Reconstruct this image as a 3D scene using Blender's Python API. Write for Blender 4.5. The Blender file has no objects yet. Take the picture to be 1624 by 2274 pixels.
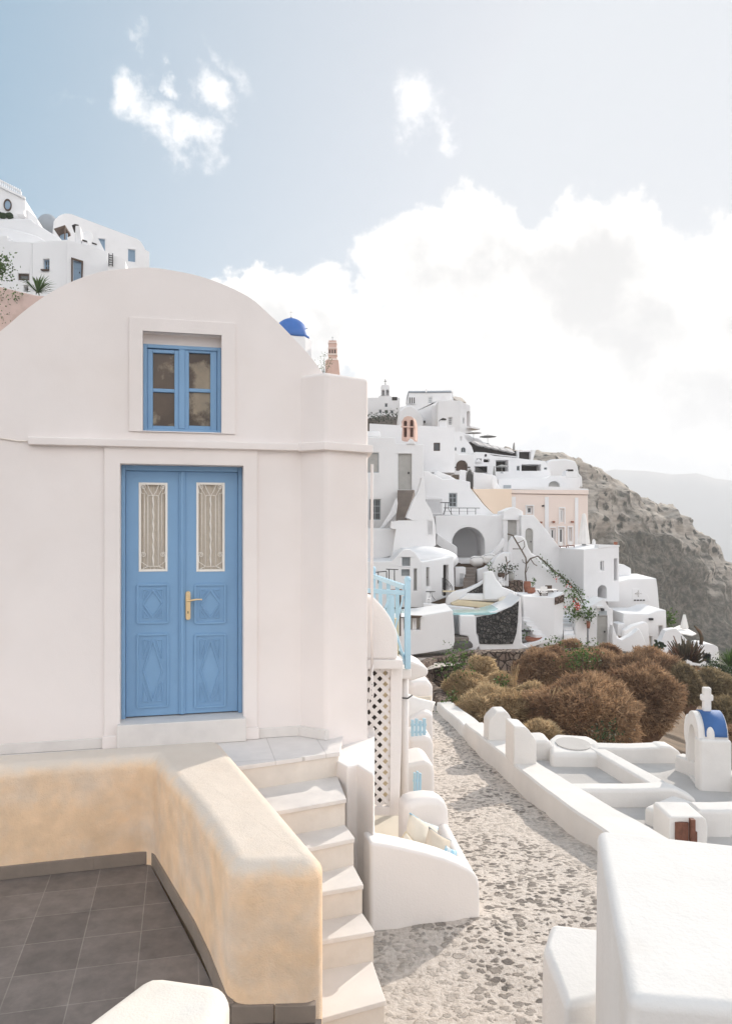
import bpy, bmesh, math, random
from mathutils import Vector, noise, geometry, Matrix
random.seed(7)
sc = bpy.context.scene
COL = sc.collection
R = math.radians
# ------------------------------------------------------------------ camera, world, sun, exposure
F, CX, HZ = 1700.0, 812.0, 1168.0          # focal length, centre column, horizon row in a 1624 x 2273 picture
cam = bpy.data.cameras.new('camera')
cam.sensor_fit = 'VERTICAL'; cam.sensor_height = 36; cam.lens = F / 2273 * 36
cam.shift_y = (HZ - 1136.5) / 2273
cam.clip_start = 0.1; cam.clip_end = 60000
camo = bpy.data.objects.new('camera', cam); COL.objects.link(camo)
camo.location = (0, 0, 0); camo.rotation_euler = (R(90), 0, 0)
sc.camera = camo
SUN_AZ, SUN_EL = R(36), R(24)              # azimuth from +Y towards +X
sunv = Vector((math.sin(SUN_AZ) * math.cos(SUN_EL), math.cos(SUN_AZ) * math.cos(SUN_EL), math.sin(SUN_EL)))
sl = bpy.data.lights.new('sun', 'SUN'); sl.energy = 2.0; sl.angle = R(0.5); sl.color = (1.0, 0.915, 0.81)
slo = bpy.data.objects.new('sun', sl); COL.objects.link(slo)
slo.rotation_euler = sunv.to_track_quat('Z', 'Y').to_euler()
sc.view_settings.view_transform = 'Standard'; sc.view_settings.look = 'None'
sc.view_settings.gamma = 1; sc.view_settings.exposure = 1.42
sc.cycles.use_denoising = True
sc.cycles.max_bounces = 7; sc.cycles.diffuse_bounces = 5; sc.cycles.glossy_bounces = 3
sc.cycles.volume_bounces = 1; sc.cycles.transparent_max_bounces = 6
sc.cycles.sample_clamp_indirect = 6


def nodes(tree):
    N, L = tree.nodes, tree.links
    def add(t, **kw):
        n = N.new(t)
        for k, v in kw.items():
            if k.startswith('i_'):
                n.inputs[k[2:].replace('_', ' ')].default_value = v
            else:
                setattr(n, k, v)
        return n
    return N, L, add


def build_world():
    w = bpy.data.worlds.new('World'); sc.world = w; w.use_nodes = True
    N, L, add = nodes(w.node_tree); N.clear()
    def math_(op, a, b=None, clamp=False):
        n = add('ShaderNodeMath', operation=op, use_clamp=clamp)
        for i, v in enumerate((a, b)):
            if v is None: continue
            if isinstance(v, (int, float)): n.inputs[i].default_value = v
            else: L.new(v, n.inputs[i])
        return n.outputs[0]
    def mixc(f, a, b):
        n = add('ShaderNodeMix', data_type='RGBA')
        for i, v in ((0, f), (6, a), (7, b)):
            if isinstance(v, (int, float)): n.inputs[i].default_value = v
            elif isinstance(v, tuple): n.inputs[i].default_value = v
            else: L.new(v, n.inputs[i])
        return n.outputs[2]
    def smooth(v, lo, hi, a=0.0, b=1.0):
        n = add('ShaderNodeMapRange', interpolation_type='SMOOTHSTEP')
        L.new(v, n.inputs[0])
        n.inputs[1].default_value = lo; n.inputs[2].default_value = hi
        n.inputs[3].default_value = a; n.inputs[4].default_value = b
        return n.outputs[0]
    sky = add('ShaderNodeTexSky', sky_type='NISHITA', sun_disc=False)
    sky.sun_elevation = SUN_EL; sky.sun_rotation = SUN_AZ
    sky.air_density = 1.0; sky.dust_density = 1.6; sky.ozone_density = 1.0; sky.altitude = 150
    tc = add('ShaderNodeTexCoord')
    sep = add('ShaderNodeSeparateXYZ'); L.new(tc.outputs['Generated'], sep.inputs[0])
    az = math_('ARCTAN2', sep.outputs[0], sep.outputs[1])     # azimuth of the sky direction
    el = math_('ARCSINE', sep.outputs[2])
    cmb = add('ShaderNodeCombineXYZ'); L.new(az, cmb.inputs[0]); L.new(el, cmb.inputs[1])
    ae = cmb.outputs[0]
    def ang(x, y):      # picture position -> azimuth, elevation of that sky direction
        d = Vector(((x - CX) / F, 1, -(y - HZ) / F)).normalized()
        return math.atan2(d.x, d.y), math.asin(d.z)
    def fbm(scale, detail, rough, off, dist=0.0):
        mp = add('ShaderNodeMapping'); mp.inputs['Location'].default_value = off
        L.new(ae, mp.inputs[0])
        n = add('ShaderNodeTexNoise'); n.inputs['Scale'].default_value = scale
        n.inputs['Detail'].default_value = detail; n.inputs['Roughness'].default_value = rough
        n.inputs['Distortion'].default_value = dist
        L.new(mp.outputs[0], n.inputs['Vector']); return n.outputs['Fac']
    wn = add('ShaderNodeTexNoise'); wn.inputs['Scale'].default_value = 11; wn.inputs['Detail'].default_value = 7; wn.inputs['Roughness'].default_value = 0.6; L.new(ae, wn.inputs['Vector'])
    ws = add('ShaderNodeVectorMath', operation='SUBTRACT'); L.new(wn.outputs['Color'], ws.inputs[0]); ws.inputs[1].default_value = (0.5, 0.5, 0.5)
    wm = add('ShaderNodeVectorMath', operation='SCALE'); L.new(ws.outputs[0], wm.inputs[0]); wm.inputs['Scale'].default_value = 0.13
    wa = add('ShaderNodeVectorMath', operation='ADD'); L.new(ae, wa.inputs[0]); L.new(wm.outputs[0], wa.inputs[1])
    wz = add('ShaderNodeVectorMath', operation='MULTIPLY'); L.new(wa.outputs[0], wz.inputs[0]); wz.inputs[1].default_value = (1, 1, 0)
    def blob(x, y, rx, ry, rot=0):
        a, e = ang(x, y)
        mp = add('ShaderNodeMapping', vector_type='TEXTURE')
        mp.inputs['Location'].default_value = (a, e, 0)
        mp.inputs['Rotation'].default_value = (0, 0, R(rot))
        mp.inputs['Scale'].default_value = (rx / F, ry / F, 1)
        L.new(wz.outputs[0], mp.inputs[0])
        ln = add('ShaderNodeVectorMath', operation='LENGTH'); L.new(mp.outputs[0], ln.inputs[0])
        return smooth(ln.outputs['Value'], 0.0, 1.0, 1.0, 0.0)
    big = None
    for b in ((1010, 610, 330, 260, 0), (1270, 640, 420, 270, 0), (1500, 760, 420, 380, 0), (690, 720, 330, 190, 0),
              (1060, 820, 420, 260, 0), (1700, 800, 420, 420, 0), (560, 680, 190, 130, 0)):
        v = blob(*b); big = v if big is None else math_('MAXIMUM', big, v)
    n1 = fbm(7.5, 9, 0.60, (3.1, 0.7, 0.2), 0.0)
    n1b = fbm(21, 7, 0.6, (1.1, 4.7, 0.2), 0.0)
    n1m = math_('ADD', math_('MULTIPLY', math_('SUBTRACT', n1, 0.5), 1.2), math_('MULTIPLY', math_('SUBTRACT', n1b, 0.5), 0.55))
    dens = math_('ADD', big, n1m)
    cover = smooth(dens, 0.24, 0.42)
    small = None
    for b in ((285, 222, 95, 80, -40), (345, 280, 125, 80, -30), (430, 315, 120, 66, -12), (470, 225, 75, 68, 0), (372, 188, 50, 36, 0)):
        v = blob(*b); small = v if small is None else math_('MAXIMUM', small, v)
    for b in ((935, 262, 115, 85, -15, .95), (515, 155, 95, 40, -38, .55), (303, 102, 50, 34, 0, .5), (990, 315, 70, 36, -30, .7), (170, 215, 90, 40, 20, .4)):
        v = math_('MULTIPLY', blob(*b[:5]), b[5]); small = math_('MAXIMUM', small, v)
    n2 = fbm(17, 11, 0.68, (0.4, 2.3, 1.2), 0.1)
    d2 = math_('ADD', small, math_('MULTIPLY', math_('SUBTRACT', n2, 0.5), 2.6))
    cov2 = math_('MULTIPLY', math_('MULTIPLY', smooth(d2, 0.10, 1.15), smooth(small, 0.0, 0.55)), 0.92)
    # unseen bright cloud added low behind the camera to light walls facing it
    n4 = fbm(2.2, 6, 0.55, (8.0, 1.0, 0), 0.2)
    front = smooth(sep.outputs[1], 0.15, 0.45)
    fill_cloud = math_('MULTIPLY', smooth(n4, 0.36, 0.58), math_('SUBTRACT', 1.0, front))
    # shading of the cloud mass: bright edges, greyer thick parts
    n3 = fbm(6.5, 7, 0.58, (1.3, 0.2, 4.0), 0.3)
    grey = math_('MULTIPLY', smooth(dens, 0.38, 0.85), smooth(n3, 0.40, 0.60))
    ccol = mixc(grey, (9.2, 9.0, 8.7, 1), (6.3, 6.25, 6.2, 1))
    # pale veil: humid air lightens the sky and glows round the sun
    dt = add('ShaderNodeVectorMath', operation='DOT_PRODUCT'); L.new(tc.outputs['Generated'], dt.inputs[0]); dt.inputs[1].default_value = sunv
    glow = smooth(dt.outputs['Value'], 0.62, 1.06)
    low = smooth(el, 0.0, 0.42, 1.0, 0.0)
    cap = add('ShaderNodeVectorMath', operation='MINIMUM'); L.new(sky.outputs[0], cap.inputs[0]); cap.inputs[1].default_value = (5.6, 6.2, 7.0)
    air = mixc(smooth(dt.outputs['Value'], 0.40, 1.0), (0.9, 2.7, 4.15, 1), (6.1, 6.25, 6.5, 1))
    skyv = mixc(0.78, cap.outputs[0], air)
    skyg = mixc(math_('MULTIPLY', low, math_('MULTIPLY', glow, 0.8)), skyv, (8.8, 8.6, 8.25, 1))
    s1 = mixc(cov2, skyg, (9.6, 9.5, 9.45, 1))
    s2 = mixc(math_('MULTIPLY', fill_cloud, smooth(el, 0.25, 1.0, 0.9, 0.12)), s1, (31.0, 28.4, 26.8, 1))
    s3 = mixc(cover, s2, ccol)
    bg = add('ShaderNodeBackground'); bg.inputs['Strength'].default_value = 0.05
    L.new(s3, bg.inputs[0])
    out = add('ShaderNodeOutputWorld'); L.new(bg.outputs[0], out.inputs[0])


build_world()
sc.world.cycles.sampling_method = 'MANUAL'; sc.world.cycles.sample_map_resolution = 1024


# ------------------------------------------------------------------ materials
def material(name, col, rough=0.85, var=0.06, vscale=3.0, bump=0.15, bscale=60.0, col2=None, c2scale=1.2, c2lo=0.5, c2hi=0.65,
             big=0.0, bigscale=4.0, spec=0.25, metal=0.0, island=0.0):
    m = bpy.data.materials.new(name); m.use_nodes = True
    N, L, add = nodes(m.node_tree); N.clear()
    out = add('ShaderNodeOutputMaterial'); b = add('ShaderNodeBsdfPrincipled'); L.new(b.outputs[0], out.inputs[0])
    b.inputs['Roughness'].default_value = rough; b.inputs['Metallic'].default_value = metal
    b.inputs['Specular IOR Level'].default_value = spec
    g = add('ShaderNodeNewGeometry'); pos = g.outputs['Position']
    def nz(scale, detail=5, rough=0.55):
        n = add('ShaderNodeTexNoise'); n.inputs['Scale'].default_value = scale; n.inputs['Detail'].default_value = detail
        n.inputs['Roughness'].default_value = rough; L.new(pos, n.inputs['Vector']); return n.outputs['Fac']
    def mr(v, lo, hi, a, c):
        n = add('ShaderNodeMapRange'); L.new(v, n.inputs[0])
        for i, q in enumerate((lo, hi, a, c)): n.inputs[i + 1].default_value = q
        return n.outputs[0]
    c = add('ShaderNodeRGB'); c.outputs[0].default_value = (*col, 1); cur = c.outputs[0]
    if col2:
        mx = add('ShaderNodeMix', data_type='RGBA'); L.new(mr(nz(c2scale, 7, 0.62), c2lo, c2hi, 0, 1), mx.inputs[0])
        L.new(cur, mx.inputs[6]); mx.inputs[7].default_value = (*col2, 1); cur = mx.outputs[2]
    if var:
        hs = add('ShaderNodeHueSaturation'); L.new(cur, hs.inputs['Color'])
        L.new(mr(nz(vscale, 6, 0.6), 0.3, 0.7, 1 - var, 1 + var), hs.inputs['Value']); cur = hs.outputs[0]
    if island:
        hs = add('ShaderNodeHueSaturation'); L.new(cur, hs.inputs['Color'])
        L.new(mr(g.outputs['Random Per Island'], 0, 1, 1 - island, 1 + island), hs.inputs['Value']); cur = hs.outputs[0]
    L.new(cur, b.inputs['Base Color'])
    last = None
    if bump:
        bn = add('ShaderNodeBump'); bn.inputs['Strength'].default_value = bump; bn.inputs['Distance'].default_value = 0.02
        L.new(nz(bscale, 4, 0.6), bn.inputs['Height']); last = bn
    if big:
        b2 = add('ShaderNodeBump'); b2.inputs['Strength'].default_value = big; b2.inputs['Distance'].default_value = 0.12
        L.new(nz(bigscale, 3, 0.5), b2.inputs['Height'])
        if last: L.new(last.outputs[0], b2.inputs['Normal'])
        last = b2
    if last: L.new(last.outputs[0], b.inputs['Normal'])
    return m


M = {}
M['plaster'] = material('lime_plaster', (0.79, 0.75, 0.725), 0.9, 0.025, 1.4, 0.12, 70, big=0.05, bigscale=3.0)
M['facade'] = material('facade_plaster', (0.80, 0.742, 0.715), 0.9, 0.03, 1.3, 0.10, 150, col2=(0.755, 0.69, 0.655), c2scale=0.9, c2lo=0.45, c2hi=0.75, big=0.05, bigscale=2.6)
M['rough_white'] = material('rough_whitewash', (0.70, 0.678, 0.655), 0.92, 0.06, 1.6, 0.16, 60, col2=(0.655, 0.615, 0.57), c2scale=1.3, c2lo=0.56, c2hi=0.78, big=0.09, bigscale=4.0)
M['village'] = material('village_whitewash', (0.775, 0.77, 0.775), 0.9, 0.03, 0.5, 0.1, 20, col2=(0.69, 0.685, 0.685), c2scale=0.45, c2lo=0.55, c2hi=0.8, big=0.12, bigscale=1.3)
M['skywhite'] = material('sky_tinted_whitewash', (0.73, 0.765, 0.81), 0.9, 0.03, 0.5, 0.1, 20, big=0.12, bigscale=1.3)  # whitewash with the sky's blue light put into its colour, unused
M['pink'] = material('pink_plaster', (0.77, 0.655, 0.59), 0.9, 0.03, 0.4, 0.1, 20)
M['pink_bounce'] = material('bounce_lit_pink_plaster', (0.80, 0.645, 0.51), 0.9, 0.03, 0.4, 0.1, 20)  # pink plaster with warm bounce light put into the colour
M['pinkstone'] = material('pink_stone', (0.62, 0.43, 0.36), 0.9, 0.08, 2.0, 0.2, 15)
M['pinkrough'] = material('pink_rendered_wall', (0.64, 0.48, 0.43), 0.95, 0.08, 1.0, 0.3, 10, col2=(0.50, 0.37, 0.32), c2scale=0.8)
M['grey_roof'] = material('grey_roof', (0.32, 0.345, 0.375), 0.85, 0.06, 0.5, 0.1, 10)
M['roof_floor'] = material('grey_roof_floor', (0.47, 0.45, 0.435), 0.85, 0.06, 1.5, 0.15, 40, col2=(0.56, 0.54, 0.52), c2scale=1.1)
M['yellow'] = material('ochre_plaster', (0.84, 0.605, 0.40), 0.95, 0.12, 5.0, 0.34, 120, col2=(0.77, 0.615, 0.475), c2scale=2.6, c2lo=0.44, c2hi=0.66, big=0.10, bigscale=7)
M['capping'] = material('pale_plaster', (0.71, 0.63, 0.54), 0.95, 0.06, 3.0, 0.55, 85, col2=(0.63, 0.585, 0.54), c2scale=2.2, c2lo=0.40, c2hi=0.62, big=0.08, bigscale=8)
M['cream'] = material('cream_plaster', (0.76, 0.695, 0.62), 0.95, 0.05, 3.0, 0.18, 120, col2=(0.70, 0.665, 0.62), c2scale=2.5, big=0.08, bigscale=6)
M['marble'] = material('white_marble', (0.71, 0.675, 0.645), 0.5, 0.05, 5.0, 0.02, 40, col2=(0.62, 0.59, 0.57), c2scale=2.2, c2lo=0.5, c2hi=0.7, spec=0.4)
M['riser'] = material('beige_marble', (0.69, 0.635, 0.575), 0.6, 0.06, 6.0, 0.05, 40, col2=(0.62, 0.55, 0.475), c2scale=3.2, c2lo=0.52, c2hi=0.75)
M['skirt_dark'] = material('grey_brown_tile', (0.25, 0.205, 0.17), 0.7, 0.12, 6.0, 0.1, 60)
M['blue'] = material('blue_paint', (0.20, 0.352, 0.545), 0.5, 0.04, 4.0, 0.04, 150, spec=0.4)
M['lightblue'] = material('light_blue_paint', (0.42, 0.62, 0.74), 0.55, 0.05, 5.0, 0.06, 80, spec=0.3)
M['domeblue'] = material('dome_blue', (0.03, 0.13, 0.42), 0.5, 0.05, 3.0, 0.05, 30, spec=0.35)
M['blueshutter'] = material('faded_blue_paint', (0.26, 0.36, 0.47), 0.7, 0.06, 3.0, 0.05, 30)
M['curtain'] = material('lace_curtain', (0.56, 0.50, 0.43), 0.9, 0.06, 30.0, 0.1, 200)
M['iron_white'] = material('white_ironwork', (0.82, 0.78, 0.72), 0.5, 0, spec=0.4, bump=0)
M['brass'] = material('brass', (0.78, 0.58, 0.34), 0.32, 0.05, 20, 0, metal=0.85, spec=0.5)
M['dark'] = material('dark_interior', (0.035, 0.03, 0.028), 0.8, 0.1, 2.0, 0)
M['reflectglass'] = material('painted_reflection_glass', (0.085, 0.052, 0.03), 0.08, 0.3, 4.0, 0.02, 8, col2=(0.30, 0.235, 0.16), c2scale=2.6, c2lo=0.53, c2hi=0.60, spec=0.6)  # brown tone and tan patches imitate reflections in the panes
M['glass'] = material('dark_glass', (0.06, 0.065, 0.07), 0.15, 0.2, 3.0, 0, spec=0.6)
M['greywood'] = material('grey_weathered_wood', (0.42, 0.41, 0.39), 0.8, 0.08, 4.0, 0.15, 30)
M['greyframe'] = material('grey_paint', (0.36, 0.39, 0.41), 0.7, 0.05, 4.0, 0, )
M['brownwood'] = material('red_brown_wood', (0.17, 0.075, 0.05), 0.7, 0.3, 14.0, 0.3, 40)
M['darkwood'] = material('dark_wood', (0.09, 0.06, 0.045), 0.75, 0.15, 6.0, 0.1, 30)
M['iron'] = material('black_iron', (0.03, 0.03, 0.032), 0.6, 0, bump=0)
M['stone_dark'] = material('dark_lava_stone', (0.10, 0.095, 0.09), 0.9, 0.3, 3.0, 0.4, 10)
M['steps_grey'] = material('grey_brown_steps', (0.20, 0.17, 0.15), 0.9, 0.12, 2.0, 0.2, 12)
M['cushion'] = material('cream_cushion', (0.76, 0.70, 0.60), 0.95, 0.03, 6.0, 0.25, 260)
M['beige'] = material('beige_cushion', (0.66, 0.55, 0.38), 0.95, 0.04, 4.0, 0.1, 60)
M['bluecloth'] = material('blue_patterned_cloth', (0.34, 0.58, 0.72), 0.9, 0.05, 6.0, 0.1, 200, col2=(0.72, 0.78, 0.80), c2scale=28, c2lo=0.5, c2hi=0.54)
M['pool'] = material('pool_water', (0.42, 0.66, 0.68), 0.1, 0.03, 2.0, 0.05, 5, spec=0.5)
M['canvas'] = material('white_canvas', (0.78, 0.755, 0.73), 0.9, 0.03, 3.0, 0.1, 80)
M['greycanvas'] = material('grey_canvas', (0.30, 0.30, 0.29), 0.9, 0.05, 3.0, 0)
M['terracotta'] = material('terracotta', (0.30, 0.125, 0.08), 0.85, 0.1, 5.0, 0.1, 30)
M['leaf'] = material('green_leaf', (0.075, 0.13, 0.035), 0.6, 0.1, 2.0, 0, island=0.45)
M['leaf_dark'] = material('dark_green_leaf', (0.035, 0.06, 0.025), 0.65, 0.1, 2.0, 0, island=0.4)
M['cactus'] = material('cactus_green', (0.045, 0.075, 0.04), 0.7, 0.15, 6.0, 0, island=0.3)
M['euphorbia'] = material('brown_green_stem', (0.085, 0.07, 0.045), 0.8, 0.2, 4.0, 0, col2=(0.17, 0.085, 0.055), c2scale=2.0, island=0.35)
M['flower'] = material('red_flower', (0.55, 0.08, 0.07), 0.7, 0.1, 3.0, 0, island=0.3)
M['twig'] = material('dry_twig', (0.42, 0.28, 0.17), 0.9, 0.18, 1.2, 0, col2=(0.26, 0.16, 0.10), c2scale=0.9, c2lo=0.42, c2hi=0.62, island=0.4)
M['twig_tan'] = material('tan_twig', (0.58, 0.45, 0.28), 0.9, 0.15, 1.4, 0, col2=(0.40, 0.285, 0.165), c2scale=1.1, c2lo=0.42, c2hi=0.62, island=0.4)
M['twig_olive'] = material('olive_twig', (0.33, 0.26, 0.155), 0.9, 0.18, 1.2, 0, col2=(0.20, 0.155, 0.095), c2scale=0.9, c2lo=0.42, c2hi=0.62, island=0.4)
M['twig_core'] = material('twig_core', (0.17, 0.105, 0.068), 0.95, 0.3, 6.0, 0.8, 25)
M['bark'] = material('grey_bark', (0.13, 0.10, 0.075), 0.9, 0.2, 5.0, 0.2, 20)
M['stone_brown'] = material('brown_rock', (0.22, 0.19, 0.165), 0.95, 0.2, 1.5, 0.4, 6)
M['pale_slope'] = material('pale_pumice_slope', (0.46, 0.41, 0.36), 0.95, 0.15, 0.8, 0.5, 6, col2=(0.27, 0.235, 0.19), c2scale=0.7)
M['soil'] = material('dry_soil', (0.20, 0.145, 0.10), 0.95, 0.2, 1.5, 0.5, 8, col2=(0.13, 0.10, 0.07), c2scale=0.6)
M['hill'] = material('far_hill', (0.16, 0.14, 0.12), 0.95, 0.2, 0.004, 0)


def grid_tiles(name, col, line, size, rot, off, lw, rough=0.6, var=0.12):
    m = bpy.data.materials.new(name); m.use_nodes = True
    N, L, add = nodes(m.node_tree); N.clear()
    out = add('ShaderNodeOutputMaterial'); b = add('ShaderNodeBsdfPrincipled'); L.new(b.outputs[0], out.inputs[0])
    b.inputs['Roughness'].default_value = rough; b.inputs['Specular IOR Level'].default_value = 0.3
    g = add('ShaderNodeNewGeometry')
    mp = add('ShaderNodeMapping', vector_type='TEXTURE')
    mp.inputs['Location'].default_value = (off[0], off[1], 0); mp.inputs['Rotation'].default_value = (0, 0, rot)
    L.new(g.outputs['Position'], mp.inputs[0])
    br = add('ShaderNodeTexBrick'); br.offset = 0; br.squash = 1
    L.new(mp.outputs[0], br.inputs['Vector'])
    for k, v in (('Scale', 1.0), ('Mortar Size', lw), ('Mortar Smooth', 0.3), ('Brick Width', size[0]), ('Row Height', size[1]), ('Bias', 0.0)):
        br.inputs[k].default_value = v
    br.inputs['Color1'].default_value = (*[c * (1 - var) for c in col], 1); br.inputs['Color2'].default_value = (*[c * (1 + var) for c in col], 1)
    br.inputs['Mortar'].default_value = (*line, 1)
    n = add('ShaderNodeTexNoise'); n.inputs['Scale'].default_value = 7; n.inputs['Detail'].default_value = 7; n.inputs['Roughness'].default_value = 0.65
    L.new(g.outputs['Position'], n.inputs['Vector'])
    mr = add('ShaderNodeMapRange'); L.new(n.outputs['Fac'], mr.inputs[0])
    for i, q in enumerate((0.3, 0.7, 1 - var * 2, 1 + var * 2)): mr.inputs[i + 1].default_value = q
    hs = add('ShaderNodeHueSaturation'); L.new(br.outputs['Color'], hs.inputs['Color']); L.new(mr.outputs[0], hs.inputs['Value'])
    L.new(hs.outputs[0], b.inputs['Base Color'])
    bn = add('ShaderNodeBump', invert=True); bn.inputs['Strength'].default_value = 0.3; bn.inputs['Distance'].default_value = 0.004
    L.new(br.outputs['Fac'], bn.inputs['Height']); L.new(bn.outputs[0], b.inputs['Normal'])
    return m


M['tiles'] = grid_tiles('dark_floor_tiles', (0.19, 0.16, 0.143), (0.28, 0.245, 0.215), (0.322, 0.322), R(13.4), (-1.33, 4.54), 0.0035)
M['marble_tiles'] = grid_tiles('marble_tiles', (0.72, 0.685, 0.66), (0.50, 0.47, 0.44), (0.42, 0.62), R(13.4), (-0.72, 6.05), 0.003, 0.45, 0.03)


def cobble_material():
    m = bpy.data.materials.new('cobbled_mortar'); m.use_nodes = True
    N, L, add = nodes(m.node_tree); N.clear()
    out = add('ShaderNodeOutputMaterial'); b = add('ShaderNodeBsdfPrincipled'); L.new(b.outputs[0], out.inputs[0])
    b.inputs['Roughness'].default_value = 0.9; b.inputs['Specular IOR Level'].default_value = 0.15
    g = add('ShaderNodeNewGeometry')
    n = add('ShaderNodeTexNoise'); n.inputs['Scale'].default_value = 14; n.inputs['Detail'].default_value = 6; n.inputs['Roughness'].default_value = 0.65; L.new(g.outputs['Position'], n.inputs['Vector'])
    vm = add('ShaderNodeVectorMath', operation='SCALE'); vm.inputs['Scale'].default_value = 0.09; L.new(n.outputs['Color'], vm.inputs[0])
    va = add('ShaderNodeVectorMath', operation='ADD'); L.new(g.outputs['Position'], va.inputs[0]); L.new(vm.outputs[0], va.inputs[1])
    def mapr(v, lo, hi, a, c, smooth=True):
        q = add('ShaderNodeMapRange'); q.interpolation_type = 'SMOOTHSTEP' if smooth else 'LINEAR'
        L.new(v, q.inputs[0])
        for i, x in enumerate((lo, hi, a, c)): q.inputs[i + 1].default_value = x
        return q.outputs[0]
    def vor(scale, rnd):
        mp = add('ShaderNodeMapping'); mp.inputs['Scale'].default_value = (0.72, 1.0, 0.4); mp.inputs['Rotation'].default_value = (0, 0, 0.15); L.new(va.outputs[0], mp.inputs[0])
        v = add('ShaderNodeTexVoronoi'); v.inputs['Scale'].default_value = scale; v.inputs['Randomness'].default_value = rnd
        L.new(mp.outputs[0], v.inputs['Vector']); return v
    v = vor(16.0, 1.0)
    sepc = add('ShaderNodeSeparateColor'); L.new(v.outputs['Color'], sepc.inputs[0])
    # some cells carry no stone, sizes vary
    thr = mapr(sepc.outputs[0], 0, 1, 0.10, 0.52, False)
    df = add('ShaderNodeMath', operation='SUBTRACT'); L.new(thr, df.inputs[0]); L.new(v.outputs['Distance'], df.inputs[1])
    stone = mapr(df.outputs[0], -0.06, 0.10, 0, 1)
    big = add('ShaderNodeTexNoise'); big.inputs['Scale'].default_value = 0.75; big.inputs['Detail'].default_value = 4; L.new(g.outputs['Position'], big.inputs['Vector'])
    worn = mapr(big.outputs['Fac'], 0.36, 0.56, 0.30, 1.0)
    st = add('ShaderNodeMath', operation='MULTIPLY'); L.new(stone, st.inputs[0]); L.new(worn, st.inputs[1])
    v2 = vor(21, 1.0); s2c = add('ShaderNodeSeparateColor'); L.new(v2.outputs['Color'], s2c.inputs[0])
    d2 = add('ShaderNodeMath', operation='SUBTRACT'); L.new(mapr(s2c.outputs[0], 0, 1, 0.02, 0.50, False), d2.inputs[0]); L.new(v2.outputs['Distance'], d2.inputs[1])
    m2 = add('ShaderNodeMath', operation='MAXIMUM'); L.new(st.outputs[0], m2.inputs[0])
    q2 = add('ShaderNodeMath', operation='MULTIPLY'); L.new(mapr(d2.outputs[0], -0.08, 0.10, 0, 0.9), q2.inputs[0]); L.new(worn, q2.inputs[1]); L.new(q2.outputs[0], m2.inputs[1]); st = m2
    fine = add('ShaderNodeTexNoise'); fine.inputs['Scale'].default_value = 28; fine.inputs['Detail'].default_value = 8; fine.inputs['Roughness'].default_value = 0.7; L.new(g.outputs['Position'], fine.inputs['Vector'])
    def mixc(f, a, c):
        q = add('ShaderNodeMix', data_type='RGBA')
        for i, x in ((0, f), (6, a), (7, c)):
            if isinstance(x, tuple): q.inputs[i].default_value = x
            else: L.new(x, q.inputs[i])
        return q.outputs[2]
    mortar = mixc(mapr(fine.outputs['Fac'], 0.35, 0.7, 0, 1), (0.77, 0.70, 0.64, 1), (0.57, 0.50, 0.44, 1))
    scol = mixc(sepc.outputs[1], (0.14, 0.125, 0.115, 1), (0.40, 0.35, 0.31, 1))
    c = mixc(st.outputs[0], mortar, scol)
    L.new(c, b.inputs['Base Color'])
    hgt = add('ShaderNodeMath', operation='ADD'); L.new(st.outputs[0], hgt.inputs[0])
    fh = add('ShaderNodeMath', operation='MULTIPLY'); L.new(fine.outputs['Fac'], fh.inputs[0]); fh.inputs[1].default_value = 0.9; L.new(fh.outputs[0], hgt.inputs[1])
    bn = add('ShaderNodeBump'); bn.inputs['Strength'].default_value = 1.0; bn.inputs['Distance'].default_value = 0.035
    L.new(hgt.outputs[0], bn.inputs['Height']); L.new(bn.outputs[0], b.inputs['Normal'])
    return m


M['cobble'] = cobble_material()


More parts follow.
